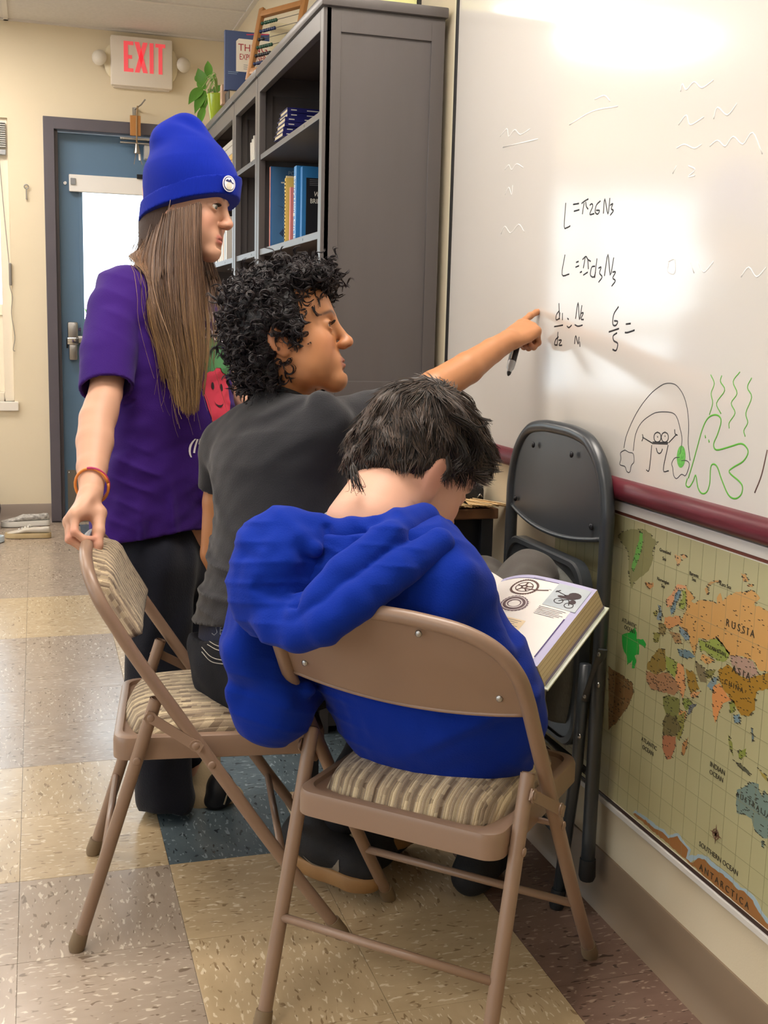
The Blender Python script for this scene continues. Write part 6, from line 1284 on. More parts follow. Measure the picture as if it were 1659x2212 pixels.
def around_attr(o, pl):
    a = o.data.attributes.new('around', 'FLOAT', 'POINT'); a.data.foreach_set('value', np.arctan2(pl[:, 1], pl[:, 0]+.012).astype(np.float32))
HT = Sculpt(); HT.loft([((.004, 0, -.09), (0, 1, 0), .0865, .101), ((.004, 0, .055), (0, 1, 0), .0865, .101)], k=.01); HT.ell((.004, 0, .050), (.103, .089, .085), k=.02); HT.cone((-.012, 0, .09), (-.022, 0, .135), .080, .062, k=.03); HT.cone((-.022, 0, .135), (-.026, .0, .172), .058, .034, k=.02)
HT.ell((-.060, -.012, .140), (.032, .045, .034), k=.03); HT.ell((.012, .0, .115), (.05, .06, .035), k=.03)
HT.ell((-.002, -.045, .182), (.035, .012, .010), np.array([[.9, -.2, .35], [.2, 1, 0], [-.35, 0, .93]]), k=.02, op='s')
nb = np.array((-.36, 0, 1.)); HT.half((0, 0, -.006), -nb, op='i')
p, q = HT.mesh(.0032, disp=lambda P: .0022*waves(P, 42, 6, 12, dirs=[(1, 0, .3), (.4, 1, .2)])); crown = mesh_obj('beanie', [(oA+p@RA.T, q)], M_knit_blue, girl); around_attr(crown, p)
BR = Sculpt(); BR.loft([((.008, 0, -.12), (0, 1, 0), .0945, .1105), ((.010, 0, .13), (0, 1, 0), .0930, .1100)], k=.01); BR.half((0, 0, -.011), -nb); BR.half((0, 0, .029), np.array((-.40, 0, 1.)))
def brim_post(D, ax): return D
p, q = BR.mesh(.003, disp=lambda P: .0010*waves(P, 60, 5, 2)); brim = mesh_obj('beanie_brim', [(oA+p@RA.T, q)], M_knit_blue, crown); around_attr(brim, p)
# round patch on the brim
pa = np.array((.1095, -.0425, .049)); pn_ = np.array((.86, -.51, .0)); pn_ /= np.linalg.norm(pn_); px_ = np.cross((0, 0, 1), pn_); px_ /= np.linalg.norm(px_); py_ = np.cross(pn_, px_)
def disc(nm, r, off, m, cxy=(0, 0), sq=1.): MB().add([Vector(oA+RA@(pa+pn_*off+px_*(cxy[0]+r*math.cos(a))+py_*(cxy[1]+sq*r*math.sin(a)))) for a in [2*PI*k/28 for k in range(28)]]+[Vector(oA+RA@(pa+pn_*(off+.0006)+px_*cxy[0]+py_*cxy[1]))], [(k, (k+1) % 28, 28) for k in range(28)]).build(nm, m, brim, fix=False)
disc('patch', .0175, .0035, mat('patch_white', 'e2e0ea', .7)); disc('patch_ring', .0150, .0042, mat('patch_navy', '232c66', .7)); disc('patch_field', .0135, .0049, MATS['patch_white'])
mt_ = MB().poly([Vector(oA+RA@(pa+pn_*.0056+px_*a+py_*b)) for a, b in ((-.012, .004), (-.006, .0085), (-.003, .006), (.0015, .0105), (.006, .005), (.012, .0035), (.008, .002), (.004, .0045), (-.001, .003), (-.006, .0035))], tuple(RA@pn_*.0004)); mt_.build('patch_mountain', MATS['patch_navy'], brim, fix=False)
disc('patch_moon', .0075, .0058, mat('patch_cream', 'cfcab8', .7), (0, -.005))
# long hair
rng = np.random.RandomState(21)
gA = [[(326, 466, 2.57), (308, 520, 2.57), (296, 562, 2.54), (303, 620, 2.46), (322, 690, 2.42), (342, 760, 2.41), (352, 812, 2.41)],
      [(338, 462, 2.53), (312, 530, 2.52), (300, 590, 2.46), (318, 660, 2.42), (348, 740, 2.40), (368, 810, 2.40), (382, 868, 2.40)],
      [(354, 462, 2.485), (338, 540, 2.45), (338, 610, 2.41), (352, 690, 2.39), (375, 770, 2.39), (390, 840, 2.39), (398, 892, 2.39)],
      [(374, 458, 2.46), (366, 545, 2.43), (366, 620, 2.40), (380, 700, 2.39), (396, 780, 2.39), (404, 845, 2.39), (408, 896, 2.39)],
      [(396, 452, 2.45), (396, 540, 2.425), (398, 615, 2.41), (402, 700, 2.39), (412, 780, 2.39), (416, 840, 2.39), (416, 893, 2.39)],
      [(416, 446, 2.445), (418, 525, 2.43), (420, 600, 2.42), (424, 680, 2.41), (430, 750, 2.405), (430, 815, 2.40), (426, 880, 2.40)],
      [(431, 440, 2.45), (430, 520, 2.44), (434, 585, 2.45), (442, 640, 2.46), (448, 700, 2.45), (444, 770, 2.43), (432, 850, 2.42)]]
G = np.array([[P3(*x) for x in g] for g in gA]); hs = lerp_guides(G, 2600, 20, rng, np.array((.006, .006, .004)))
ln = rng.uniform(.72, 1.06, (len(hs), 1, 1)); 

cl_ = rng.randint(0, 70, len(hs)); ctr_ = np.array([hs[cl_ == k].mean(0) if (cl_ == k).any() else hs[0] for k in range(70)])
near_ = np.array([np.argmin(((ctr_[:, 10]-h_[10])**2).sum(1)) for h_ in hs]); pull = (np.linspace(0, 1, 20)**1.3*.0)[None, :, None]
pick = hs[rng.randint(0, len(hs), 90)]; nk_ = np.array([np.argmin(((pick[:, 8]-h_[8])**2).sum(1)) for h_ in hs]); pull = (smooth01(np.linspace(0, 1, 20), .1, .9)*.72)[None, :, None]; hs = hs*(1-pull)+pick[nk_]*pull
en_ = np.clip(rng.uniform(.74, 1.04, len(hs)), 0, 1); ti_ = np.linspace(0, 1, 20)[None, :]*en_[:, None]*19; i0_ = np.minimum(ti_.astype(int), 18); fr_ = (ti_-i0_)[..., None]; ar_ = np.arange(len(hs))[:, None]; hs = hs[ar_, i0_]*(1-fr_)+hs[ar_, i0_+1]*fr_
hs = push_out(hs, [TSf], .006)+rng.uniform(0, .006, (len(hs), 1, 1))*(-nCF)
fly = lerp_guides(G[:5], 46, 20, rng, np.array((.028, .028, .016))); hs = np.concatenate([hs, push_out(fly, [TSf], .004)])
far_ = np.array([[P3(*x) for x in g] for g in ([(438, 545, 2.60), (452, 590, 2.60), (462, 640, 2.58), (468, 700, 2.57), (470, 770, 2.56)], [(452, 545, 2.62), (466, 590, 2.63), (478, 630, 2.62), (486, 690, 2.6), (490, 730, 2.6)], [(425, 545, 2.56), (436, 600, 2.54), (444, 660, 2.50), (450, 730, 2.48), (448, 800, 2.46)])])
hf = lerp_guides(far_, 220, 20, rng, np.array((.004, .004, .004))); hs = np.concatenate([hs, hf])
rad_ = (np.linspace(1, .35, 20)[None, :]*rng.uniform(.0006, .0012, (len(hs), 1)))
V, F = ribbons(hs, rad_); t_ = np.tile(np.repeat(np.linspace(0, 1, 20), 3), len(hs)); sv = np.repeat(rng.rand(len(hs)), 60)
c0, c1, c2 = L3('4a3327'), L3('86654b'), L3('b8935f'); tone = c0*(1-sv[:, None])+c1*sv[:, None]; w = (smooth01(t_, .25, 1)*(.25+.65*(sv > .72)))[:, None]; tone = tone*(1-w)+c2*w
M_hair = mat('brown_hair', 'ffffff', .42, attr='tone', spec=.5)
hair = mesh_obj('hair', [(V, F, tone)], M_hair, girl); hair['kind'] = 'stuff'
# scalp cover of hair under the beanie rim so no skin shows between strands
HB = Sculpt(); HB.ell((-.022, 0, -.022), (.082, .070, .075), k=.02); HB.ell((.040, 0, -.03), (.07, .066, .10), k=.004, op='s')
for g in G[::1]: pass
for a, b, r0, r1 in (((335, 500, 2.56), (318, 585, 2.53), .032, .030), ((365, 500, 2.53), (360, 590, 2.48), .034, .030), ((395, 500, 2.50), (398, 600, 2.47), .028, .022)): HB.cone(RA.T@(P3(*a)-oA), RA.T@(P3(*b)-oA), r0, r1, k=.03)
p, q = HB.mesh(.004); mesh_obj('hair_mass', [(oA+p@RA.T, q)], mat('brown_hair_mass', '4a3327', .6, bump=(160, .8), stretch=(6, 6, .7)), girl)
# ---------------------------------------------------------------- the pointing boy (curly hair, black T-shirt)
B_base, B_cheek, B_lip, B_dark = L3('b87f56'), L3('b4714f'), L3('9c5a4c'), L3('4a2c22')
sB = 1.05
fB = math.cos(.19)*(.999*nCR-.03*nCF)+math.sin(.19)*nCU; TB, RB, oB = fr(P3(621, 728, 2.17), fB, nCU)
SB = head_sculpt(RB.T@(P3(612, 880, 2.20)-oB)/sB, (.048, .053), ears=True, nose=.72, chin=.001, lips=1.02)
partsB = head_piece(SB, TB, RB, oB, sB, .0019, (B_base, B_lip, B_cheek, B_dark, L3('3a2620')))
uB = .64*nCR-.77*nCF
secB = [(P3(609, 878, 2.19), uB, .058, .052), (P3(602, 938, 2.185), uB, .118, .044), (P3(600, 968, 2.18), uB, .142, .074), (P3(600, 1010, 2.18), uB, .138, .085), (P3(602, 1100, 2.18), uB, .130, .085), (P3(592, 1200, 2.175), uB, .126, .085), (P3(572, 1310, 2.17), uB, .128, .090), (P3(560, 1400, 2.165), uB, .135, .10)]
b_ = Sculpt().loft(secB, k=.03); p, q = b_.mesh(.008); partsB.append((p, q, flat_tone(p, B_base)))
# right arm stretched to the board, index finger on it, fist closed on a marker
hwB = P3(1098, 736, 2.352); AR = Sculpt()
AR.chain([P3(706, 930, 2.09), P3(870, 878, 2.195), P3(940, 838, 2.235), P3(1010, 795, 2.285), P3(1062, 758, 2.325), hwB], [.044, .036, .0355, .0325, .0255, .0225], k=.02)
dB = P3(1146, 706, 2.398)-hwB; nB = -.62*nCF-.30*nCR+.42*nCU
sdB = 1 if np.cross(dB, nB)@nCU > 0 else -1
hbB = hand_bones(AR, hwB, dB, nB, sdB, .93, curl=((-.12, .16, .10), (1.25, 1.55, 1.0), (1.35, 1.55, 1.0), (1.40, 1.5, 1.0)), spread=.1)
tB = [P3(1118, 728, 2.395), P3(1138, 738, 2.415), P3(1150, 748, 2.418)]
AR.cone(hwB+dB*.1, tB[0], .013, .012, k=.012); AR.chain(tB, [.0115, .0098, .0085], k=.006)
p, q = AR.mesh(.0020); partsB.append((p, q, flat_tone(p, B_base, L3('b06a50'), [hbB[0][3]]+[hbB[i][j] for i in (1, 2, 3) for j in (1, 3)])))
# left arm hanging
AL = Sculpt(); AL.chain([P3(492, 965, 2.285), P3(474, 1085, 2.315), P3(468, 1195, 2.335), P3(482, 1235, 2.35), P3(620, 1290, 2.50), P3(700, 1290, 2.56)], [.042, .034, .033, .030, .026, .021], k=.02)
hb_ = hand_bones(AL, P3(700, 1290, 2.56), P3(770, 1296, 2.60)-P3(700, 1290, 2.56), nCU, 1, .9, curl=((.5, .6, .4),)*4, thumb=((.035, .034, -.004), (.055, .045, -.008), (.075, .048, -.012)))
p, q = AL.mesh(.003); partsB.append((p, q, flat_tone(p, B_base)))
fwdB = .77*nCR+.64*nCF; fwdB -= np.array((0, 0, fwdB[2])); pelB = P3(560, 1430, 2.165); uBh = np.array((uB[0], uB[1], 0)); uBh /= np.linalg.norm(uBh)
kneeR = pelB+fwdB*.36+uBh*.10+np.array((0, 0, .02)); kneeL = pelB+fwdB*.38-uBh*.10+np.array((0, 0, .02)); ankR = P3(705, 1800, 2.285); ankL = P3(835, 1790, 2.40)
LG = Sculpt(); LG.chain([pelB+uBh*.07, kneeR, ankR], [.075, .052, .033]); LG.chain([pelB-uBh*.07, kneeL, ankL], [.075, .052, .033]); p, q = LG.mesh(.008); partsB.append((p, q, flat_tone(p, B_base)))
boyB = mesh_obj('person', partsB, M_skinB)
tag(boyB, 'person with curly black hair in black T-shirt, pointing at the whiteboard', 'person')
eyes(TB, RB, oB, boyB, '3a2318', look=(1, -.05, .02))
lash = []
for y in (-1, 1):
    for a in np.linspace(-.9, .9, 26):
        b = np.array((.0858-.0035*a*a, y*.031+.0125*a, .0042-.0016*a*a)); lash.append(np.stack([oB+sB*(RB@(b+np.array((.0080, .0020*a, .0015))*t+np.array((0, 0, .002))*t*t)) for t in np.linspace(0, 1, 5)]))
lash = np.array(lash); V, F = ribbons(lash, np.linspace(.0006, .0001, 5)[None, :].repeat(len(lash), 0)); mesh_obj('eyelashes', [(V, F)], MATS['lash'], boyB)
# black T-shirt
M_tee = mat('faded_black_cotton', '26262a', .88, var=(5, '2c2c30', .3), bump=(420, .25), sheen=.2, spec=.15)
cl = [(c, u, a+(.012 if i == 0 else .017), b+(.012 if i == 0 else .019)) for i, (c, u, a, b) in enumerate(secB[:-1])]; cl.append((P3(560, 1352, 2.165), uB, .148, .112))
TS = Sculpt().loft(cl, k=.03)
TS.chain([P3(655, 925, 2.13), P3(705, 926, 2.09), P3(790, 908, 2.145), P3(850, 890, 2.185)], [.048, .055, .055, .053], k=.035)
TS.chain([P3(540, 930, 2.25), P3(492, 965, 2.285), P3(474, 1060, 2.312)], [.050, .056, .046], k=.035)
for pts, r in (([(705, 870, 2.06), (735, 905, 2.05), (745, 960, 2.06)], .010), ([(690, 872, 2.06), (702, 905, 2.06), (700, 950, 2.07)], .008), ([(676, 1040, 2.09), (560, 1120, 2.12), (500, 1220, 2.16)], .010), ([(690, 1110, 2.08), (590, 1210, 2.10), (520, 1330, 2.13)], .012), ([(560, 1250, 2.11), (500, 1340, 2.14)], .010)):
    TS.chain([P3(*x) for x in pts], [r*1.25]*len(pts), k=.03)
dgB = -nCR*.55+nCU*.3
def cut_B(D, ax):
    X, Y, Z = ax[0][:, None, None], ax[1][None, :, None], ax[2][None, None, :]
    def pl(pt, n): n = n/np.linalg.norm(n); return (X-pt[0])*n[0]+(Y-pt[1])*n[1]+(Z-pt[2])*n[2]
    def near(c, r): return np.sqrt((X-c[0])**2+(Y-c[1])**2+(Z-c[2])**2) < r
    D = np.maximum(D, -(D+.007)); c0 = P3(560, 1341, 2.165); D = np.maximum(D, np.where(near(c0, .26), np.broadcast_to(pl(c0, -nCU), D.shape)+.004*np.sin(18*(X+Y)), -1))
    c1 = P3(472, 1058, 2.312); D = np.where(near(c1, .070), np.maximum(D, np.broadcast_to(pl(c1, P3(474, 1060, 2.312)-P3(492, 965, 2.285)), D.shape)), D)
    c2 = P3(838, 884, 2.18); D = np.where(near(c2, .09), np.maximum(D, np.broadcast_to(pl(c2, P3(850, 880, 2.185)-P3(790, 895, 2.145)), D.shape)), D)
    c3 = P3(607, 862, 2.19); D = np.maximum(D, np.where(near(c3, .13), np.broadcast_to(pl(c3, nCU*.9+nCR*.30+.15*nCF), D.shape), -1)); return D
shirtB = TS.mesh(.0038, disp=lambda P: creases(P, [(nCU*.8+nCR*.6, .075, .0065, .40, 12), (nCU-.5*nCR, .09, .005, .42, 12), (nCU*.9+nCR*.4, .034, .0028, .45, 24)], 5)+.0008*waves(P, 130, 6, 9), post=cut_B)
tb_o = mesh_obj('t_shirt', [shirtB], M_tee, boyB)
cn = P3(607, 863, 2.19); cx_ = uB; cy_ = np.cross(nCU*.9+nCR*.30+.15*nCF, cx_); cy_ /= np.linalg.norm(cy_)
MB().tube([Vector(cn+cx_*.0655*math.cos(a)+cy_*.062*math.sin(a)) for a in [2*PI*k/40 for k in range(41)]], .0060, 8, cap=False).build('collar', mat('black_rib', '1d1d21', .9), tb_o, smooth=True)
# jeans with pale stitching, waistband with handwriting
M_jean = mat('black_denim', '1b1c21', .85, bump=(500, .3), var=(7, '24252b', .3), spec=.2)
JN = Sculpt(); JN.loft([(P3(562, 1330, 2.165), uB, .132, .098), (P3(560, 1400, 2.165), uB, .142, .110), (P3(562, 1452, 2.165), uB, .140, .108)], k=.03)
JN.chain([pelB+uBh*.07, kneeR, kneeR+(ankR-kneeR)*.88], [.088, .066, .052], k=.04); JN.chain([pelB-uBh*.07, kneeL, kneeL+(ankL-kneeL)*.88], [.088, .066, .052], k=.04)
JN.half(P3(540, 1376, 2.16), nCU); JN.half((0, 0, .4355), (0, 0, -1)) if False else None
jn = JN.mesh(.005, disp=lambda P: .003*waves(P, 70, 5, 14)); jo = mesh_obj('jeans', [jn], M_jean, boyB)
WBn = Sculpt(); WBn.loft([(P3(562, 1325, 2.165), uB, .138, .104), (P3(561, 1390, 2.165), uB, .141, .108)], k=.01); WBn.half(P3(540, 1335, 2.16), nCU); WBn.half(P3(540, 1384, 2.16), -nCU)
wbm = WBn.mesh(.004); mesh_obj('waistband', [wbm], mat('navy_band', '28304a', .85, bump=(300, .3)), jo)
for ls, nm in (([[(448, 1392), (470, 1404), (500, 1408), (530, 1410)], [(450, 1384), (470, 1395), (500, 1400), (530, 1402)]], 'stitching'), ([[(436, 1408), (455, 1428), (480, 1434), (530, 1438)], [(436, 1398), (455, 1418), (480, 1426), (530, 1430)]], 'stitching')):
    for l in ls:
        pts = px_on(jn, [(p.x, p.y) for p in catmull([Vector((*x, 0)) for x in l], 5)]); MB().tube([p-CF*.0006 for p in pts], .0009, 5).build(nm, mat('pale_thread', 'a7a298', .8), jo, smooth=True)
for l in ([(466, 1352), (469, 1366), (463, 1372), (458, 1368)], [(484, 1352), (476, 1356), (476, 1370), (486, 1370)], [(476, 1361), (484, 1361)], [(490, 1352), (494, 1360), (499, 1351)], [(494, 1360), (491, 1372)]):
    pts = px_on(wbm, l); MB().tube([p-CF*.0008 for p in pts], .0009, 5).build('handwriting', mat('silver_pen', '9aa0ac', .6), jo, smooth=True)
# shoes and socks (the nearer foot is up on its toes)
M_sock = mat('white_sock', 'd8d2c8', .9, bump=(200, .3)); M_blkshoe = mat('black_knit_shoe', '14151a', .75, bump=(350, .3)); M_gum = mat('tan_gum_sole', 'a07a4e', .6, var=(22, '8a6640', .3))
def worn_shoe(toe, heel, up, label, parent, ank):
    fx = A3(toe)-A3(heel); L_ = np.linalg.norm(fx); fx /= L_; up = A3(up); up = up-fx*(up@fx); up /= np.linalg.norm(up); sd = np.cross(up, fx); o = (A3(toe)+A3(heel))/2; R = np.stack([fx, sd, up], 1); l = L_/.29
    Q = lambda a, b, c: o+R@np.array((a*l, b, c))
    U = Sculpt(); U.cone(Q(-.095, 0, .058), Q(-.02, 0, .058), .036, .042, k=.02); U.cone(Q(-.02, 0, .058), Q(.075, .004, .045), .042, .034, k=.02); U.cone(Q(.075, .004, .043), Q(.105, .002, .038), .034, .028, k=.02); U.cone(Q(-.098, 0, .06), Q(-.085, 0, .098), .030, .026, k=.02); U.cone(Q(-.05, 0, .07), Q(-.045, 0, .105), .036, .034, k=.02)
    U.half(o+R@np.array((0, 0, .022)), -up); p, q = U.mesh(.0032); s = mesh_obj('shoe', [(p, q)], M_blkshoe, parent); s['label'] = label
    SO = Sculpt(); SO.cone(Q(-.10, 0, .018), Q(-.02, 0, .018), .041, .042, k=.01); SO.cone(Q(-.02, 0, .018), Q(.08, .003, .018), .042, .043, k=.01); SO.cone(Q(.08, .003, .018), Q(.105, .002, .020), .042, .032, k=.01); SO.half(o+R@np.array((0, 0, .034)), up, k=.004); SO.half(o, -up, k=.004)
    p, q = SO.mesh(.0032); mesh_obj('sole', [(p, q)], M_gum, s)
    K = Sculpt(); K.cone(Q(-.052, 0, .088), ank, .036, .034, k=.02); p, q = K.mesh(.003, disp=lambda P: .0012*np.sin((P@((A3(ank)-o)/np.linalg.norm(A3(ank)-o)))*520)); mesh_obj('sock', [(p, q)], M_sock, parent)
    return s, Q, R, (U)
toeR = P3(822, 1927, 2.225); heR = P3(612, 1842, 2.345)
s_, Q, R_, U_ = worn_shoe(toeR, heR, np.array((-.1, -.05, 1.)), 'black knit shoe with tan sole, heel lifted', boyB, P3(722, 1748, 2.30))
# curved tick mark on the side
cv = [(-.045, .048), (-.02, .036), (.01, .028), (.035, .030), (.046, .044), (.050, .062)]; cw = [.0008, .004, .008, .010, .008, .001]
pt = catmull([Vector((a, b, 0)) for a, b in cv], 6); mb = MB(); vs = []
for i, p in enumerate(pt):
    t = (pt[min(i+1, len(pt)-1)]-pt[max(i-1, 0)]).normalized(); w = np.interp(i/(len(pt)-1), np.linspace(0, 1, len(cw)), cw); n_ = Vector((-t.y, t.x, 0)); 
    for s2 in (-1, 1): w2 = p+n_*w*s2; vs.append(Vector(Q(w2.x/1., -.12, w2.y)))
mb.add(vs, [(2*i, 2*i+1, 2*i+3, 2*i+2) for i in range(len(pt)-1)])
umesh = U_.mesh(.0032); print_on('side_mark', mb, mat('grey_mesh_mark', '7d7468', .7, bump=(400, .4)), s_, umesh, R_[:, 1], .005)
s2_, Q2, _, _ = worn_shoe(P3(895, 1800, 2.50), P3(800, 1838, 2.36), np.array((0, 0, 1.)), 'black shoe with tan sole, farther foot', boyB, P3(835, 1775, 2.42))
# marker in the fist
mk = thing('marker', 'black and grey dry-erase marker held tip down in the pointing hand', 'marker', tuple(P3(1098, 811, 2.372)))
ax_ = P3(1116, 742, 2.402)-P3(1098, 811, 2.372); ax_ /= np.linalg.norm(ax_); axv = Vector(ax_)
MB().tube([axv*.0, axv*.004, axv*.008], [.0022, .0042, .0046], 12).build('tip', MATS['black_marker'], mk, smooth=SM)
MB().tube([axv*.008, axv*.014, axv*.019, axv*.030, axv*.034], [.0052, .0056, .0082, .0088, .0088], 14).build('neck', mat('marker_grey', 'b9bcc0', .25, spec=.6), mk, smooth=SM)
MB().tube([axv*.034, axv*.120, axv*.124], [.0090, .0090, .007], 14).build('barrel', mat('marker_black', '1a1a1d', .35), mk, smooth=SM)
for k in range(3):
    a = .6+k*.5; o_ = axv.orthogonal().normalized(); o2 = axv.cross(o_); d_ = (o_*math.cos(a*2)+o2*math.sin(a*2))*.0088
    MB().tube([d_+axv*.036, d_+axv*.056], .0008, 4).build('barrel_print', M_pale, mk)
# curly hair
rng = np.random.RandomState(8)
HV = Sculpt()
for c, r in (((-.020, 0, .044), (.086, .090, .088)), ((-.038, 0, -.012), (.066, .082, .070)), ((-.050, 0, -.048), (.042, .066, .036)), ((.030, 0, .094), (.062, .072, .034)), ((.066, 0, .088), (.032, .056, .024))): HV.ell(c, r, k=.025)
HV.ell((.095, 0, .012), (.062, .12, .060), k=.02, op='s')          # face stays free
for y in (-1, 1): HV.ell((.018, y*.095, -.035), (.045, .045, .050), k=.015, op='s')
for y in (-1, 1): HV.ell((.012, y*.078, .012), (.022, .014, .026), k=.015)
HV.field(.004)
pv, qv = HV.mesh(.0042, disp=lambda P: .0065*waves(P, 150, 7, 3)+.003*waves(P, 300, 6, 5))
M_curl = mat('black_curls', '18131a', .45, spec=.4, var=(40, '2a2020', .3))
M_curlm = mat('black_curl_mass', '0f0c10', .6, bump=(140, 1.0))
hm = mesh_obj('hair', [(oB+(sB*pv)@RB.T, qv)], M_curlm, boyB); hm['kind'] = 'stuff'
n = 1900; ii = rng.randint(0, len(pv), n); P0 = pv[ii]; d_, g_ = HV.sample(P0)
m = 20; tt = np.linspace(0, 1, m); dirn = g_*rng.uniform(.0, .40, (n, 1))+rng.randn(n, 3)*.62+np.array((-.05, 0, -.45)); dirn /= np.linalg.norm(dirn, axis=1, keepdims=True)
e1 = np.cross(dirn, g_+rng.randn(n, 3)*.2); e1 /= np.linalg.norm(e1, axis=1, keepdims=True); e2 = np.cross(dirn, e1)
Lh = rng.uniform(.022, .046, (n, 1, 1)); rh = rng.uniform(.0036, .0075, (n, 1, 1)); tu = rng.uniform(.9, 2.0, (n, 1, 1))*2*PI; ph = rng.rand(n, 1, 1)*6.28; T3 = tt[None, :, None]
locks = []
for q in range(5):      # every curl is a lock of finer strands
    o1, o2, dp = rng.randn(n, 1, 1)*.0011, rng.randn(n, 1, 1)*.0011, rng.randn(n, 1, 1)*.16; rq = rh*(1+rng.randn(n, 1, 1)*.12)
    cu = P0[:, None]-.004*g_[:, None]+dirn[:, None]*T3*Lh+(rq*np.cos(tu*T3+ph+dp)+o1)*e1[:, None]+(rq*np.sin(tu*T3+ph+dp)+o2)*e2[:, None]
    dd, gg = HV.sample(cu.reshape(-1, 3)); locks.append((cu.reshape(-1, 3)+gg*np.clip(-.002-dd, 0, .03)[:, None]).reshape(cu.shape))
cu = np.concatenate(locks)
V, F = ribbons(oB+(sB*cu)@RB.T, np.concatenate([[.5], np.full(m-5, 1.), np.linspace(1, .25, 4)])[None, :]*rng.uniform(.0005, .0010, (len(cu), 1))); co_ = mesh_obj('hair_curls', [(V, F)], M_curl, hm); co_['kind'] = 'stuff'
# fine fringe and nape curls
loc = [((.060+.03*rng.rand(), rng.uniform(-.06, .03), .085+.02*rng.rand()), (.5, 0, .1)) for k in range(30)]+[((-.01+rng.uniform(-.012, .02), -.074, .02+rng.uniform(-.03, .02)), (.3, -.2, -.9)) for k in range(10)]+[((-.07+rng.uniform(-.02, .045), rng.uniform(-.06, .0), -.085+rng.uniform(-.02, .01)), (.1, -.2, -.9)) for k in range(50)]
ln = []
for c, d in loc:
    c = np.array(c); d = np.array(d)+rng.randn(3)*.35; d /= np.linalg.norm(d); a1 = np.cross(d, rng.randn(3)); a1 /= np.linalg.norm(a1); a2 = np.cross(d, a1); r = rng.uniform(.003, .007); tn = rng.uniform(1., 2.)*6.28
    ln.append([c+d*t*.034+r*t*(a1*math.cos(tn*t)+a2*math.sin(tn*t)) for t in tt])
ln = np.array(ln); V, F = ribbons(oB+(sB*ln)@RB.T, np.linspace(1, .4, m)[None, :]*rng.uniform(.0005, .0008, (len(ln), 1))); lo_ = mesh_obj('hair_wisps', [(V, F)], M_curl, hm); lo_['kind'] = 'stuff'
# ---------------------------------------------------------------- the reading boy (blue hoodie)
C_base, C_cheek, C_lip, C_dark = L3('d0a089'), L3('cb8470'), L3('c0756a'), L3('5a342c')
sC = 1.12; be, pi_, ro_ = math.radians(40), math.radians(-34), math.radians(10)
fC = math.cos(pi_)*(math.cos(be)*nCR+math.sin(be)*nCF)+math.sin(pi_)*nCU
TC, RC, _o = fr((0, 0, 0), fC, nCU); rr_ = -RC[:, 1]; zC = RC[:, 2]*math.cos(ro_)+rr_*math.sin(ro_)
TC, RC, _o = fr((0, 0, 0), fC, zC); oC = P3(944, 1030, 1.84)-RC@(sC*np.array((-.010, -.078, -.012)))
nkC = P3(797, 1138, 1.81)
SCp = head_sculpt(RC.T@(nkC-oC)/sC, (.050, .056), ears=True, nose=.8)
SCp.cone(RC.T@(P3(845, 1062, 1.86)-oC)/sC, RC.T@(P3(795, 1150, 1.815)-oC)/sC, .046, .058, k=.03)
partsC = head_piece(SCp, TC, RC, oC, sC, .0020, (C_base, C_lip, C_cheek, C_dark, L3('3a2a22')))
facC = np.array((.701, .714, 0.)); latC = np.array((.714, -.701, 0.))      # the chair's facing and its right
ch0 = np.array((.627, 1.681, 0.))
def CP(l, s, z): return ch0+latC*l+facC*(s-.24)+np.array((0, 0, z))
secC = [(P3(797, 1155, 1.82), latC, .070, .056), (P3(795, 1195, 1.81), latC, .125, .068), (P3(795, 1255, 1.805), latC, .145, .085), (CP(-.115, .235, .705), latC, .132, .090), (CP(-.075, .24, .62), latC, .130, .093), (CP(-.02, .255, .53), latC, .138, .100), (CP(0, .28, .485), latC, .140, .105)]
b_ = Sculpt().loft(secC, k=.03); p, q = b_.mesh(.008); partsC.append((p, q, flat_tone(p, C_base)))
hipR, hipL = CP(.075, .29, .505), CP(-.075, .29, .505)
knR, knL = P3(1140, 1250, 2.235), P3(1040, 1268, 2.36); anR, anL = np.array((.830, 1.985, .12)), np.array((.66, 2.13, .12))
LG = Sculpt(); LG.chain([hipR, knR, anR], [.078, .052, .034]); LG.chain([hipL, knL, anL], [.078, .052, .034]); p, q = LG.mesh(.008); partsC.append((p, q, flat_tone(p, C_base)))
# book pose (needed for the hands)
kB = .925; cam0 = np.array((0, 0, CAM_H)); bTL, bTR, bBR = [cam0+kB*(np.array(v)-cam0) for v in ((.894, 2.067, .650), (1.027, 1.912, .639), (.831, 1.750, .547))]
bx_ = (bTR-bTL); bw = np.linalg.norm(bx_); bx_ /= bw; by_ = bTR-bBR; bh = np.linalg.norm(by_); by_ /= bh; bn = np.cross(bx_, by_)
shR, shL = P3(982, 1285, 1.745), P3(592, 1270, 1.865); elR, elL = P3(1062, 1495, 1.80), P3(592, 1510, 1.895)
haR = P3(1080, 1470, 1.87); haL = bTL-bx_*.16-by_*.19-bn*.03
AR = Sculpt(); AR.chain([shR, elR, haR], [.042, .035, .023], k=.02); AR.chain([shL, elL, haL], [.042, .035, .023], k=.02)
for w_, d_, s_ in ((haR, -bx_+.2*by_-.3*bn, 1), (haL, by_*.8+bx_*.5, -1)): hand_bones(AR, w_, d_, -bn, s_, .9, curl=((.15, .25, .2),)*4, thumb=((.035, .032, .004), (.055, .04, .012), (.075, .04, .016)), spread=.2)
p, q = AR.mesh(.003); partsC.append((p, q, flat_tone(p, C_base)))
boyC = mesh_obj('person', partsC, M_skinC)
tag(boyC, 'person with short dark hair in royal blue hoodie, sitting and reading an open textbook', 'person')
eyes(TC, RC, oC, boyC, '3a2a1c', look=(.9, 0, -.4))
lash = []
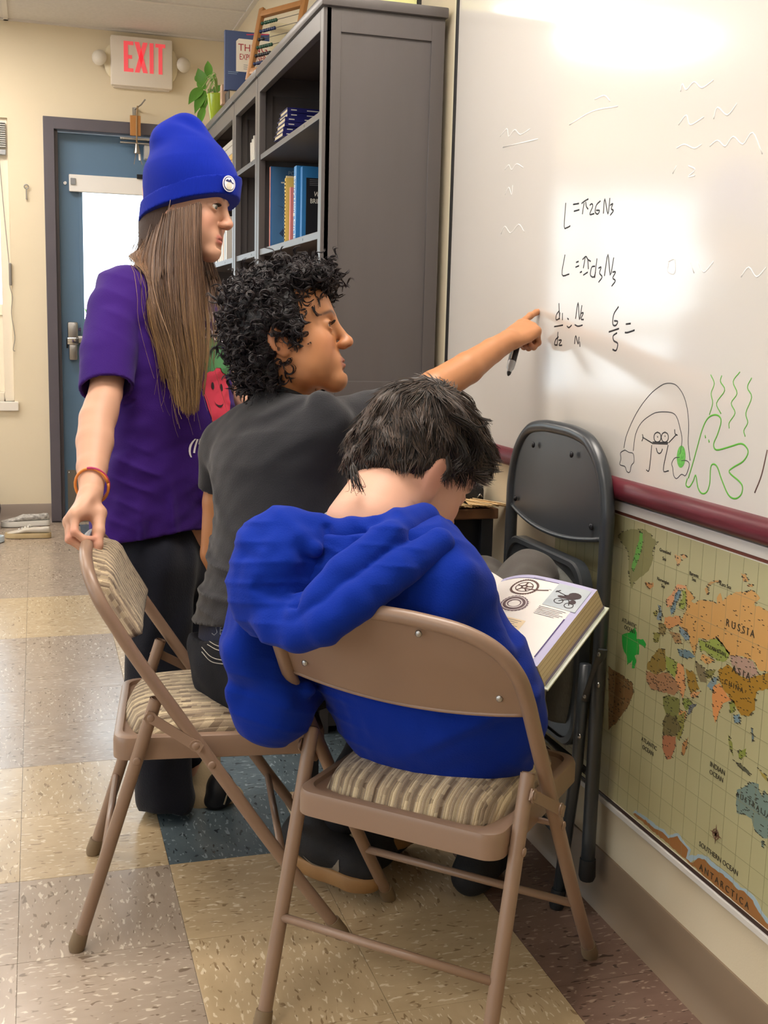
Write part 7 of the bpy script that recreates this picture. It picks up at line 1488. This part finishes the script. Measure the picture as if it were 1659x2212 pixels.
for y in (-1, 1):
    for a in np.linspace(-.9, .9, 22):
        b = np.array((.0858-.0035*a*a, y*.031+.0125*a, .0042-.0016*a*a)); lash.append(np.stack([oC+sC*(RC@(b+np.array((.0085, .0020*a, -.001))*t)) for t in np.linspace(0, 1, 5)]))
lash = np.array(lash); V, F = ribbons(lash, np.linspace(.0006, .0001, 5)[None, :].repeat(len(lash), 0)); mesh_obj('eyelashes', [(V, F)], MATS['lash'], boyC)
# grey undershirt collar
GC = Sculpt(); GC.cone(P3(802, 1100, 1.818), P3(790, 1160, 1.81), .064, .082, k=.01); GC.half(P3(797, 1096, 1.815), nCU*.92-.10*nCR-.2*nCF)
def hollow(t): return lambda D, ax: np.maximum(D, -(D+t))
p, q = GC.mesh(.003, post=hollow(.006)); mesh_obj('undershirt_collar', [(p, q)], mat('grey_jersey', '7c7c7e', .9, bump=(300, .2)), boyC)
# hoodie
M_hood = mat('royal_blue_fleece', '0f2f96', .92, var=(7, '0d298a', .35), bump=(380, .22), sheen=.06, spec=.06)
HD = Sculpt(); HD.loft([(c, u, a+(.012, .022, .030, .030, .034, .034, .024)[i], b+(.012, .020, .026, .026, .030, .030, .010)[i]) for i, (c, u, a, b) in enumerate(secC)], k=.04)
HD.chain([P3(915, 1226, 1.765), shR, P3(1030, 1390, 1.765), elR, haR+.10*(elR-haR)/np.linalg.norm(elR-haR)], [.052, .056, .050, .050, .040], k=.04)
HD.chain([P3(655, 1218, 1.84), shL, P3(563, 1400, 1.875), elL, haL+.10*(elL-haL)/np.linalg.norm(elL-haL)], [.060, .070, .066, .060, .040], k=.05)
HD.ell(P3(588, 1540, 1.87), (.060, .05, .048), k=.05)
HD.loft([(CP(-.015, .255, .52), latC, .160, .118), (CP(0, .275, .465), latC, .158, .120)], k=.04)
# folds of the body
for pts, r in (([(1000, 1240, 1.69), (960, 1330, 1.68), (920, 1420, 1.69)], .013), ([(530, 1420, 1.82), (610, 1500, 1.84), (660, 1490, 1.85)], .016), ([(510, 1500, 1.84), (590, 1560, 1.85)], .014), ([(540, 1330, 1.80), (520, 1430, 1.82)], .014)): HD.chain([P3(*x) for x in pts], [r]*len(pts), k=.04)
HDc = Sculpt(); HDc.ops = list(HD.ops); HDc.lo, HDc.hi = HD.lo, HD.hi
foldC = lambda P: creases(P, [(nCU*.8+nCR*.5, .075, .0052, .55, 13), (nCU-.45*nCR, .09, .0048, .55, 12), (nCU*.9+.2*nCR, .034, .0026, .38, 22)], 3)+.0011*waves(P, 120, 6, 17)
def cutC(D, ax):
    X, Y, Z = ax[0][:, None, None], ax[1][None, :, None], ax[2][None, None, :]
    c3 = P3(800, 1126, 1.81); n3 = nCU*.92-.10*nCR-.2*nCF; n3 /= np.linalg.norm(n3); near = np.sqrt((X-c3[0])**2+(Y-c3[1])**2+(Z-c3[2])**2) < .15
    D = np.maximum(D, np.where(near, np.broadcast_to((X-c3[0])*n3[0]+(Y-c3[1])*n3[1]+(Z-c3[2])*n3[2], D.shape)-.004, -1)); return np.maximum(D, -(D+.010))
hd = HD.mesh(.0040, disp=foldC, post=cutC); ho = mesh_obj('hoodie', [hd], M_hood, boyC)
# the hood lying on the back: bag, two thick rolls of its opening, gathered folds
HO = Sculpt()
HO.ell(P3(618, 1222, 1.765), np.array((.082, .060, .088)), np.stack([nCR*.9-.3*nCU, -nCF, nCU*.9+.3*nCR], 1), k=.03)
HO.ell(P3(588, 1300, 1.745), np.array((.060, .050, .055)), np.stack([nCR, -nCF, nCU], 1), k=.05)
HO.chain([P3(630, 1142, 1.80), P3(575, 1165, 1.78), P3(548, 1215, 1.77), P3(542, 1290, 1.755)], [.024, .030, .032, .030], k=.03)
HO.chain([P3(700, 1152, 1.765), P3(760, 1162, 1.745), P3(850, 1147, 1.755), P3(920, 1122, 1.80)], [.024, .030, .032, .022], k=.03)
HO.chain([P3(915, 1114, 1.80), P3(840, 1165, 1.70), P3(745, 1240, 1.672), P3(690, 1300, 1.655), P3(650, 1340, 1.655)], [.018, .028, .030, .028, .022], k=.018)
HO.chain([P3(958, 1146, 1.81), P3(945, 1178, 1.715), P3(860, 1232, 1.668), P3(770, 1300, 1.640), P3(700, 1352, 1.630), P3(645, 1374, 1.650), P3(592, 1360, 1.685), P3(556, 1325, 1.72)], [.018, .025, .029, .030, .029, .025, .023, .020], k=.014)
for pts, r in (([(560, 1290, 1.700), (600, 1310, 1.690), (660, 1290, 1.680)], .012), ([(575, 1345, 1.685), (630, 1330, 1.670), (670, 1300, 1.670)], .010), ([(600, 1180, 1.715), (640, 1170, 1.715), (680, 1190, 1.71)], .012), ([(560, 1240, 1.71), (620, 1215, 1.70)], .012)): HO.chain([P3(*x) for x in pts], [r]*len(pts), k=.028)
for pts, r in (([(560, 1268, 1.685), (620, 1285, 1.675), (680, 1262, 1.67)], .007), ([(707, 1140, 1.735), (710, 1190, 1.715), (712, 1245, 1.69)], .003), ([(640, 1305, 1.655), (675, 1330, 1.645)], .006)): HO.chain([P3(*x) for x in pts], [r]*len(pts), k=.014, op='s')
HO.cone(P3(805, 1075, 1.835), P3(797, 1130, 1.81), .058, .062, k=.012, op='s')
hm_ = HO.mesh(.0036, disp=lambda P: creases(P, [(nCU*.8+nCR*.55, .060, .0040, .55, 18), (nCU*.5-nCR*.7, .065, .0032, .55, 20), (nCU, .028, .0022, .38, 30)], 9)+.0008*waves(P, 150, 6, 7)); mesh_obj('hood', [hm_], M_hood, ho)
HEM = Sculpt(); HEM.loft([(CP(0, .17, .468), latC, .186, .136), (CP(0, .185, .452), latC, .184, .134)], k=.02); HEM.half(CP(0, .17, .440), (0, 0, -1)) 
# trousers
M_greypant = mat('grey_brown_twill', '5a5550', .85, bump=(420, .2), var=(6, '524d48', .3), sheen=.1)
PT = Sculpt(); PT.chain([hipR, knR, anR+np.array((0, 0, .03))], [.082, .058, .054], k=.04); PT.chain([hipL, knL, anL+np.array((0, 0, .03))], [.086, .064, .058], k=.04); PT.loft([(CP(0, .27, .53), latC, .135, .095), (CP(0, .285, .50), latC, .138, .10)], k=.04)
PT.half((0, 0, .432), (0, 0, -1)) if False else None
pt_ = PT.mesh(.005, disp=lambda P: .0040*waves(P, 70, 6, 24)); mesh_obj('trousers', [pt_], M_greypant, boyC)
for an_, lb in ((anR, 'dark shoe of the right foot'), (anL, 'dark shoe of the left foot')):
    SH = Sculpt(); fw = facC; SH.cone(an_-np.array((0, 0, .07))-fw*.03, an_-np.array((0, 0, .085))+fw*.10, .040, .034, k=.02); SH.cone(an_, an_-np.array((0, 0, .07)), .036, .040, k=.02); SH.half(an_*np.array((1, 1, 0)), (0, 0, -1)); p, q = SH.mesh(.0045); s = mesh_obj('shoe', [(p, q)], M_blkshoe, boyC)
# hair: dark scalp cover plus tufts combed from the crown
rng = np.random.RandomState(33)
HV = Sculpt(); HV.ell((-.018, 0, .040), (.098, .083, .090), k=.02); HV.ell((-.050, 0, -.010), (.064, .074, .062), k=.025); HV.ell((.045, 0, .075), (.058, .062, .040), k=.03); HV.ell((.080, 0, .052), (.022, .048, .028), k=.02)
HV.ell((.110, 0, -.015), (.062, .11, .055), k=.012, op='s')
for y in (-1, 1): HV.ell((.020, y*.094, -.040), (.042, .040, .052), k=.010, op='s'); HV.cone((.022, y*.073, .02), (.024, y*.072, -.022), .009, .006, k=.008)
HV.half(tuple(RC.T@(P3(800, 1040, 1.8)-oC)/sC), RC.T@(-nCU*.9+.15*nCR-.1*nCF), op='i')
HV.field(.004); pv, qv = HV.mesh(.004, disp=lambda P: .0030*waves(P, 110, 7, 6)+.004*waves(P, 190, 5, 9)*(1-smooth01(P[:, 2], -.04, .02)))
M_dk = mat('dark_brown_hair', 'ffffff', .36, attr='tone', spec=.6); M_dkm = mat('dark_hair_mass', '17120f', .6, bump=(150, .9), stretch=(3, 3, 1))
hmC = mesh_obj('hair', [(oC+(sC*pv)@RC.T, qv)], M_dkm, boyC); hmC['kind'] = 'stuff'
whorl = np.array((-.055, -.02, .105)); n = 8500; ii = rng.randint(0, len(pv), n); P0 = pv[ii]; _, g = HV.sample(P0)
fl = P0-whorl; fl = fl-g*(fl*g).sum(1, keepdims=True); fl /= np.maximum(np.linalg.norm(fl, axis=1, keepdims=True), 1e-6)
sw = np.cross(g, fl); dirn = fl+.35*sw+np.array((.12, -.05, -.18)); tuft = rng.randint(0, 420, n); tj = rng.randn(420, 3)*.32; dirn = dirn+tj[tuft]+rng.randn(n, 3)*.10
cen_ = np.array([P0[tuft == k].mean(0) if (tuft == k).any() else (0, 0, 0) for k in range(420)])
# real tufts: neighbours share a direction
pick = P0[rng.randint(0, n, 420)]; tuft = np.array([np.argmin(((pick-x)**2).sum(1)) for x in P0]); dirn = fl+.35*sw+np.array((.22, -.05, -.22))+tj[tuft]+rng.randn(n, 3)*.08
dirn -= g*(dirn*g).sum(1, keepdims=True)*.6; dirn /= np.linalg.norm(dirn, axis=1, keepdims=True)
m = 9; tt = np.linspace(0, 1, m)[None, :, None]; Ln = rng.uniform(.026, .042, (n, 1, 1))*(.45+.55*smooth01(P0[:, 2:3, None], -.06, .03)); lift = rng.uniform(.02, .12, (n, 1, 1))+(P0[:, 2:3, None] > .09)*.14
conv = pick[tuft]-P0; conv -= g*(conv*g).sum(1, keepdims=True)
st_ = P0[:, None]-.002*g[:, None]+dirn[:, None]*Ln*tt+g[:, None]*Ln*lift*(tt-.85*tt**2)*1.3+conv[:, None]*.40*smooth01(tt, .2, 1.)
dd, gg = HV.sample(st_.reshape(-1, 3)); st_ = (st_.reshape(-1, 3)+gg*np.clip(.0008-dd, 0, .03)[:, None]).reshape(st_.shape)
fc = (np.stack([st_[..., 0], np.abs(st_[..., 1]), st_[..., 2]], -1)-np.array((.112, 0, -.02)))/np.array((.062, .12, .052)); keep = ((fc**2).sum(-1).min(1) > .92); st_ = st_[keep]; n = len(st_)
V, F = ribbons(oC+(sC*st_)@RC.T, np.array([.7, 1, 1, .95, .9, .8, .65, .45, .15])[None, :]*rng.uniform(.0006, .0011, (n, 1)))
sv = np.repeat(rng.rand(n), m*3)[:, None]; tone = L3('1a1412')*(1-sv)+L3('57453a')*sv; cs = mesh_obj('hair_tufts', [(V, F, tone)], M_dk, hmC); cs['kind'] = 'stuff'
# loose locks at the fringe and fine hairs at the nape
def lock(pts, nst, jit, r0, rel=True):
    P_ = np.array([P3(*x) for x in pts]); return lerp_guides(np.stack([P_, P_+np.array((.002, .001, .003))]), nst, 12, rng, np.array((jit,)*3)), r0
allL = []
for pts, nst, jit in (([(995, 850, 1.88), (1018, 868, 1.88), (1022, 885, 1.88)], 10, .0022), ([(1005, 880, 1.86), (1035, 905, 1.86), (1058, 912, 1.86)], 14, .0018), ([(1000, 900, 1.86), (1030, 925, 1.86), (1050, 918, 1.86)], 10, .0016), ([(1000, 930, 1.85), (1030, 960, 1.86), (1020, 995, 1.86), (995, 1005, 1.86)], 60, .006), ([(985, 945, 1.83), (1005, 985, 1.83), (985, 1010, 1.83)], 50, .006), ([(975, 900, 1.82), (1020, 930, 1.84), (1038, 975, 1.86)], 60, .007), ([(760, 1010, 1.76), (765, 1035, 1.75), (772, 1058, 1.75)], 40, .006), ([(965, 990, 1.79), (968, 1015, 1.79), (958, 1035, 1.79)], 70, .0035)):
    l, _ = lock(pts+([pts[-1]] if len(pts) < 4 else []), nst, jit, .001); allL.append(l)
allL = np.concatenate(allL); V, F = ribbons(allL, np.linspace(1, .2, 12)[None, :]*rng.uniform(.0006, .0011, (len(allL), 1))); sv = np.repeat(rng.rand(len(allL)), 36)[:, None]; lk = mesh_obj('hair_locks', [(V, F, L3('120e0d')*(1-sv)+L3('34271f')*sv)], M_dk, hmC); lk['kind'] = 'stuff'

# ---------------------------------------------------------------- the open textbook on his lap
tbk = thing('book', 'thick open textbook with bicycle gear pictures on the lap of the boy in blue hoodie', 'book', tuple(bBR))
bo = Vector(bBR); BX, BY, BN = Vector(bx_), Vector(by_), Vector(bn)
def bp_(u, v, w): return BX*(u-bw)+BY*v+BN*w          # u from the gutter to the fore edge, v from the bottom edge up, w out of the page
TH = .036
def curve_w(u): t = max(0, 1-u/.075); return -.020*t*t+.004*math.sin(min(1, u/bw)*PI)
pg = MB(); N = 22; us = [bw*i/N for i in range(N+1)]
top = [bp_(u, v, curve_w(u)) for v in (0, bh) for u in us]; bot = [bp_(u+.012*(u/bw), v, -TH+.0) for v in (0, bh) for u in us]; k = N+1
pg.add(top+bot, [(i, i+1, k+i+1, k+i) for i in range(N)]+[(2*k+i+1, 2*k+i, 3*k+i, 3*k+i+1) for i in range(N)]+[(i+1, i, 2*k+i, 2*k+i+1) for i in range(N)]+[(k+i, k+i+1, 3*k+i+1, 3*k+i) for i in range(N)]+[(N, 2*k-1, 4*k-1, 3*k-1), (k, 0, 2*k, 3*k)])
M_edge = mat('page_edges', 'd8c9a2', .75, var=(4, 'c4b28a', .3), stretch=(1, 1, 1)); nt = M_edge.node_tree
pgo = pg.build('page_block', M_edge, tbk, smooth=SM)
for j in range(5): # visible leaves of the fore edge
    w0 = -.004-.0068*j; MB().add([bp_(bw+.0004+.012*(-w0/TH), v, w) for v in (.001, bh-.001) for w in (w0, w0-.0010)], [(0, 1, 3, 2)]).build('page_edge_line', mat('page_edge_dark', 'bba980', .8), pgo, fix=False)
MB().add([bp_(bw+.013, v, w) for v in (.001, bh-.001) for w in (-TH+.008, -TH+.0005)], [(0, 1, 3, 2)]).build('edge_stripe', mat('lavender_edge', '8e86a8', .7), pgo, fix=False)
cvb = MB().add([bp_(u, v, w) for w in (-TH-.0005, -TH-.0042) for v in (-.006, bh+.006) for u in (-.01, bw+.020)], [(0, 1, 3, 2), (4, 6, 7, 5), (0, 4, 5, 1), (2, 3, 7, 6), (0, 2, 6, 4), (1, 5, 7, 3)])
cv_ = cvb.build('cover', mat('book_cover_white', 'd9dad2', .35, var=(5, 'b7c2a4', .3)), tbk, bevel=.0012)
for v in (.46, .52): MB().add([bp_(bw+.0205, bh*v+d_, w) for d_ in (0, .004) for w in (-.0, -.006)], [(0, 1, 3, 2)]).build('cover_mark', M_pale, cv_, fix=False) if False else None
# the page itself: white sheet with margin bar, figures and text
def on_page(u, v, lift=.0006): return bp_(u, v, curve_w(u)+lift)
def patch(nm, m, u0, u1, v0, v1, lift, nu=10, parent=None):
    mb = MB(); mb.add([on_page(u0+(u1-u0)*i/nu, v, lift) for v in (v0, v1) for i in range(nu+1)], [(i, i+1, nu+1+i+1, nu+1+i) for i in range(nu)]); return mb.build(nm, m, parent or pgo, fix=False)
M_pp = mat('page_white', 'efe9e4', .55); M_lav = mat('page_lavender', 'b9b6d6', .55); M_pur = mat('page_purple', '43366e', .55); M_txt = mat('page_text', '6b6670', .6); M_blk2 = mat('page_black', '2a2226', .6)
pgo2 = patch('page', M_lav, .0, bw, 0, bh, .0005, 22)
patch('page_panel', M_pp, .0, bw-.014, .0, bh-.012, .0008, 22, pgo2)
patch('page_rule', M_pur, .012, bw-.013, bh-.0128, bh-.0110, .0011, 18, pgo2); patch('page_rule', M_pur, bw-.0155, bw-.013, .02, bh*.56, .0011, 2, pgo2)
def ring(nm, m, cu_, cv2, r0, r1, teeth=0, sq=1., lift=.0013, seg=72):
    mb = MB(); vs = []
    for i in range(seg): a = 2*PI*i/seg; q = r1*(1+(.06 if teeth and (i*teeth//seg*2) % 2 == 0 and (i % (seg//teeth)) < seg//teeth/2 else 0)); vs += [on_page(cu_+r0*math.cos(a), cv2+r0*math.sin(a)*sq, lift), on_page(cu_+q*math.cos(a), cv2+q*math.sin(a)*sq, lift)]
    mb.add(vs, [(2*i, 2*i+1, (2*i+3) % (2*seg), (2*i+2) % (2*seg)) for i in range(seg)]); return mb.build(nm, m, pgo2, fix=False)
gu, gv = .067, bh*.825; M_br = mat('gear_brown', '5a3f3a', .6); M_gp = mat('gear_plum', '7d6a72', .6)
ring('chainring_picture', M_br, gu, gv, .0225, .0258, 36); ring('chainring_picture', M_br, gu, gv, .0150, .0168)
for i in range(5): a = i*2*PI/5+.3; strokes('chainring_spoke', [[(gu+.005*math.cos(a), gv+.005*math.sin(a)), (gu+.016*math.cos(a), gv+.016*math.sin(a))]], .0028, M_br, pgo2, lambda x, y: on_page(x, y, .0013), BN)
ring('chainring_hub', M_br, gu, gv, .003, .0065); strokes('crank_picture', [[(gu+.006, gv-.006), (gu+.030, gv-.002), (gu+.046, gv+.004)]], .0030, M_br, pgo2, lambda x, y: on_page(x, y, .0014), BN)
gu2, gv2 = .074, bh*.60
for r0, r1, m_ in ((.0105, .0245, M_gp), (.0130, .0150, M_pp), (.0175, .0190, M_br), (.021, .0222, M_pp)): ring('cassette_picture', m_, gu2, gv2, r0, r1, 24 if r1 > .023 else 0, lift=.0013 if m_ is M_gp else .0016)
patch('photo_picture', mat('photo_sky', 'a9b4bc', .5, var=(30, 'c3cbd0', .3)), bw-.068, bw-.006, bh*.66, bh*.955, .0015, 4, pgo2)
pu, pv_ = bw-.036, bh*.80; bl_ = MB()
for cu_, cv2, ru, rv in ((.010, .012, .012, .010), (.004, .004, .012, .007), (-.008, .0, .010, .004), (.014, -.008, .006, .007)): bl_.add([on_page(pu+cu_+ru*math.cos(a), pv_+cv2+rv*math.sin(a), .0019) for a in [2*PI*i/14 for i in range(14)]], [tuple(range(14))])
bl_.build('photo_rider', mat('rider_dark', '3c2c30', .6), pgo2, fix=False)
for c_ in ((-.010, -.014), (.012, -.020)): ring('photo_wheel', M_blk2, pu+c_[0], pv_+c_[1], .007, .0086, lift=.0020)
strokes('photo_frame_lines', [[(pu-.026, pv_+.014), (pu-.004, pv_+.006)], [(pu-.010, pv_-.014), (pu+.004, pv_-.004), (pu+.012, pv_-.020)], [(pu-.026, pv_+.010), (pu-.020, pv_+.018)]], .0018, M_blk2, pgo2, lambda x, y: on_page(x, y, .0021), BN)
patch('activity_box', mat('page_peach', 'efd9b4', .6), .036, .118, bh*.285, bh*.425, .0013, 8, pgo2)
text('activity_heading', 'Activity 2', .0085, M_blk2, pgo2, on_page(.058, bh*.447, .0015), BX, BY, depth=.0002)
def lines(u0, u1, v0, n_, dv, lift=.0016):
    for i in range(n_): patch('text_line', M_txt, u0, u1-(.012 if i == n_-1 else .004*(i % 3)), v0-dv*i, v0-dv*i+.0011, lift, 4, pgo2)
lines(.042, .112, bh*.402, 6, .0056); lines(bw-.070, bw-.020, bh*.630, 6, .0046); lines(.060, .112, bh*.225, 5, .0050); lines(.070, .105, bh*.96, 1, .004); lines(.112, .13, bh*.85, 1, .004)
text('activity_heading', 'Take it to the lab', .0055, M_blk2, pgo2, on_page(.085, bh*.25, .0015), BX, BY, depth=.0002)
cy2 = (.125, bh*.10); b2_ = MB(); b2_.add([on_page(cy2[0]+a, cy2[1]+b, .0016) for a, b in ((-.020, .000), (-.012, .016), (.004, .020), (.014, .016), (.018, .010), (.010, .008), (-.004, .004), (-.012, -.004))], [tuple(range(8))])
b2_.build('rider_picture', mat('rider_pink', 'c8407c', .6), pgo2, fix=False)
MB().add([on_page(cy2[0]+.020+.0045*math.cos(a), cy2[1]+.0185+.0045*math.sin(a), .0017) for a in [2*PI*i/14 for i in range(14)]], [tuple(range(14))]).build('rider_head', M_blk2, pgo2, fix=False)
strokes('rider_arm', [[(cy2[0]+.012, cy2[1]+.010), (cy2[0]+.018, cy2[1]+.0), (cy2[0]+.026, cy2[1]-.002)], [(cy2[0]-.008, cy2[1]+.0), (cy2[0]+.002, cy2[1]-.008), (cy2[0]-.002, cy2[1]-.016)]], .0042, mat('rider_skin', 'cf9a80', .6), pgo2, lambda x, y: on_page(x, y, .0018), BN)
for c_ in ((-.016, -.022), (.020, -.020)): ring('bicycle_wheel', M_blk2, cy2[0]+c_[0], cy2[1]+c_[1], .0108, .0120, lift=.0017)
strokes('bicycle_frame', [[(cy2[0]-.016, cy2[1]-.022), (cy2[0]-.006, cy2[1]-.006), (cy2[0]+.014, cy2[1]-.005), (cy2[0]+.002, cy2[1]-.022), (cy2[0]-.006, cy2[1]-.006)], [(cy2[0]+.020, cy2[1]-.020), (cy2[0]+.014, cy2[1]-.003)]], .0010, M_blk2, pgo2, lambda x, y: on_page(x, y, .0017), BN, smooth=False)
# photo of a head bleeding over the gutter
MB().add([on_page(max(.001, .010+.016*math.cos(a)), bh*.66+.030*math.sin(a), .0014) for a in [2*PI*i/24 for i in range(24)]], [tuple(range(24))]).build('portrait_picture', mat('portrait_plum', '4c4068', .6, var=(40, '6e4a52', .3)), pgo2, fix=False)
# left half: pages arched over the gutter towards the reader's left
lf = MB(); M2 = 18; Ll = bw*.95
def lpt(t, v, d): a = PI*.60-t*1.35; r = .05; uu = -.0-.052*math.sin(min(t, 1)*PI*.5)*1.0-t*Ll*.62; ww = -.020+.034*math.sin(min(1, t*1.15)*PI)-.030*t; return bp_(uu, v, ww-d)
lf.add([lpt(i/M2, v, d) for d in (0, .02) for v in (0, bh) for i in range(M2+1)], [(i, i+1, M2+2+i, M2+1+i) for i in range(M2)]+[(2*(M2+1)+i+1, 2*(M2+1)+i, 3*(M2+1)+i, 3*(M2+1)+i+1) for i in range(M2)]+[(M2+1+i, M2+2+i, 3*(M2+1)+i+1, 3*(M2+1)+i) for i in range(M2)]+[(i+1, i, 2*(M2+1)+i, 2*(M2+1)+i+1) for i in range(M2)]+[(M2, 2*M2+1, 4*M2+3, 3*M2+2)])
lfo = lf.build('left_pages', M_pp, tbk, smooth=SM)
lp = MB(); lp.add([lpt(.10+.5*i/10, v, -.0006) for v in (bh*.62, bh*.93) for i in range(11)], [(i, i+1, 12+i, 11+i) for i in range(10)]); lp.build('left_photo', mat('photo_plum', '3d3350', .5, var=(30, '6a4a5a', .3)), lfo, fix=False)
lcv = MB().add([bp_(u, v, -TH-.002+w) for w in (0, -.0036) for v in (-.006, bh+.006) for u in (-.012-Ll*.70, -.012)], [(0, 1, 3, 2), (4, 6, 7, 5), (0, 4, 5, 1), (2, 3, 7, 6), (0, 2, 6, 4), (1, 5, 7, 3)]).build('cover', MATS['book_cover_white'], tbk, bevel=.001)
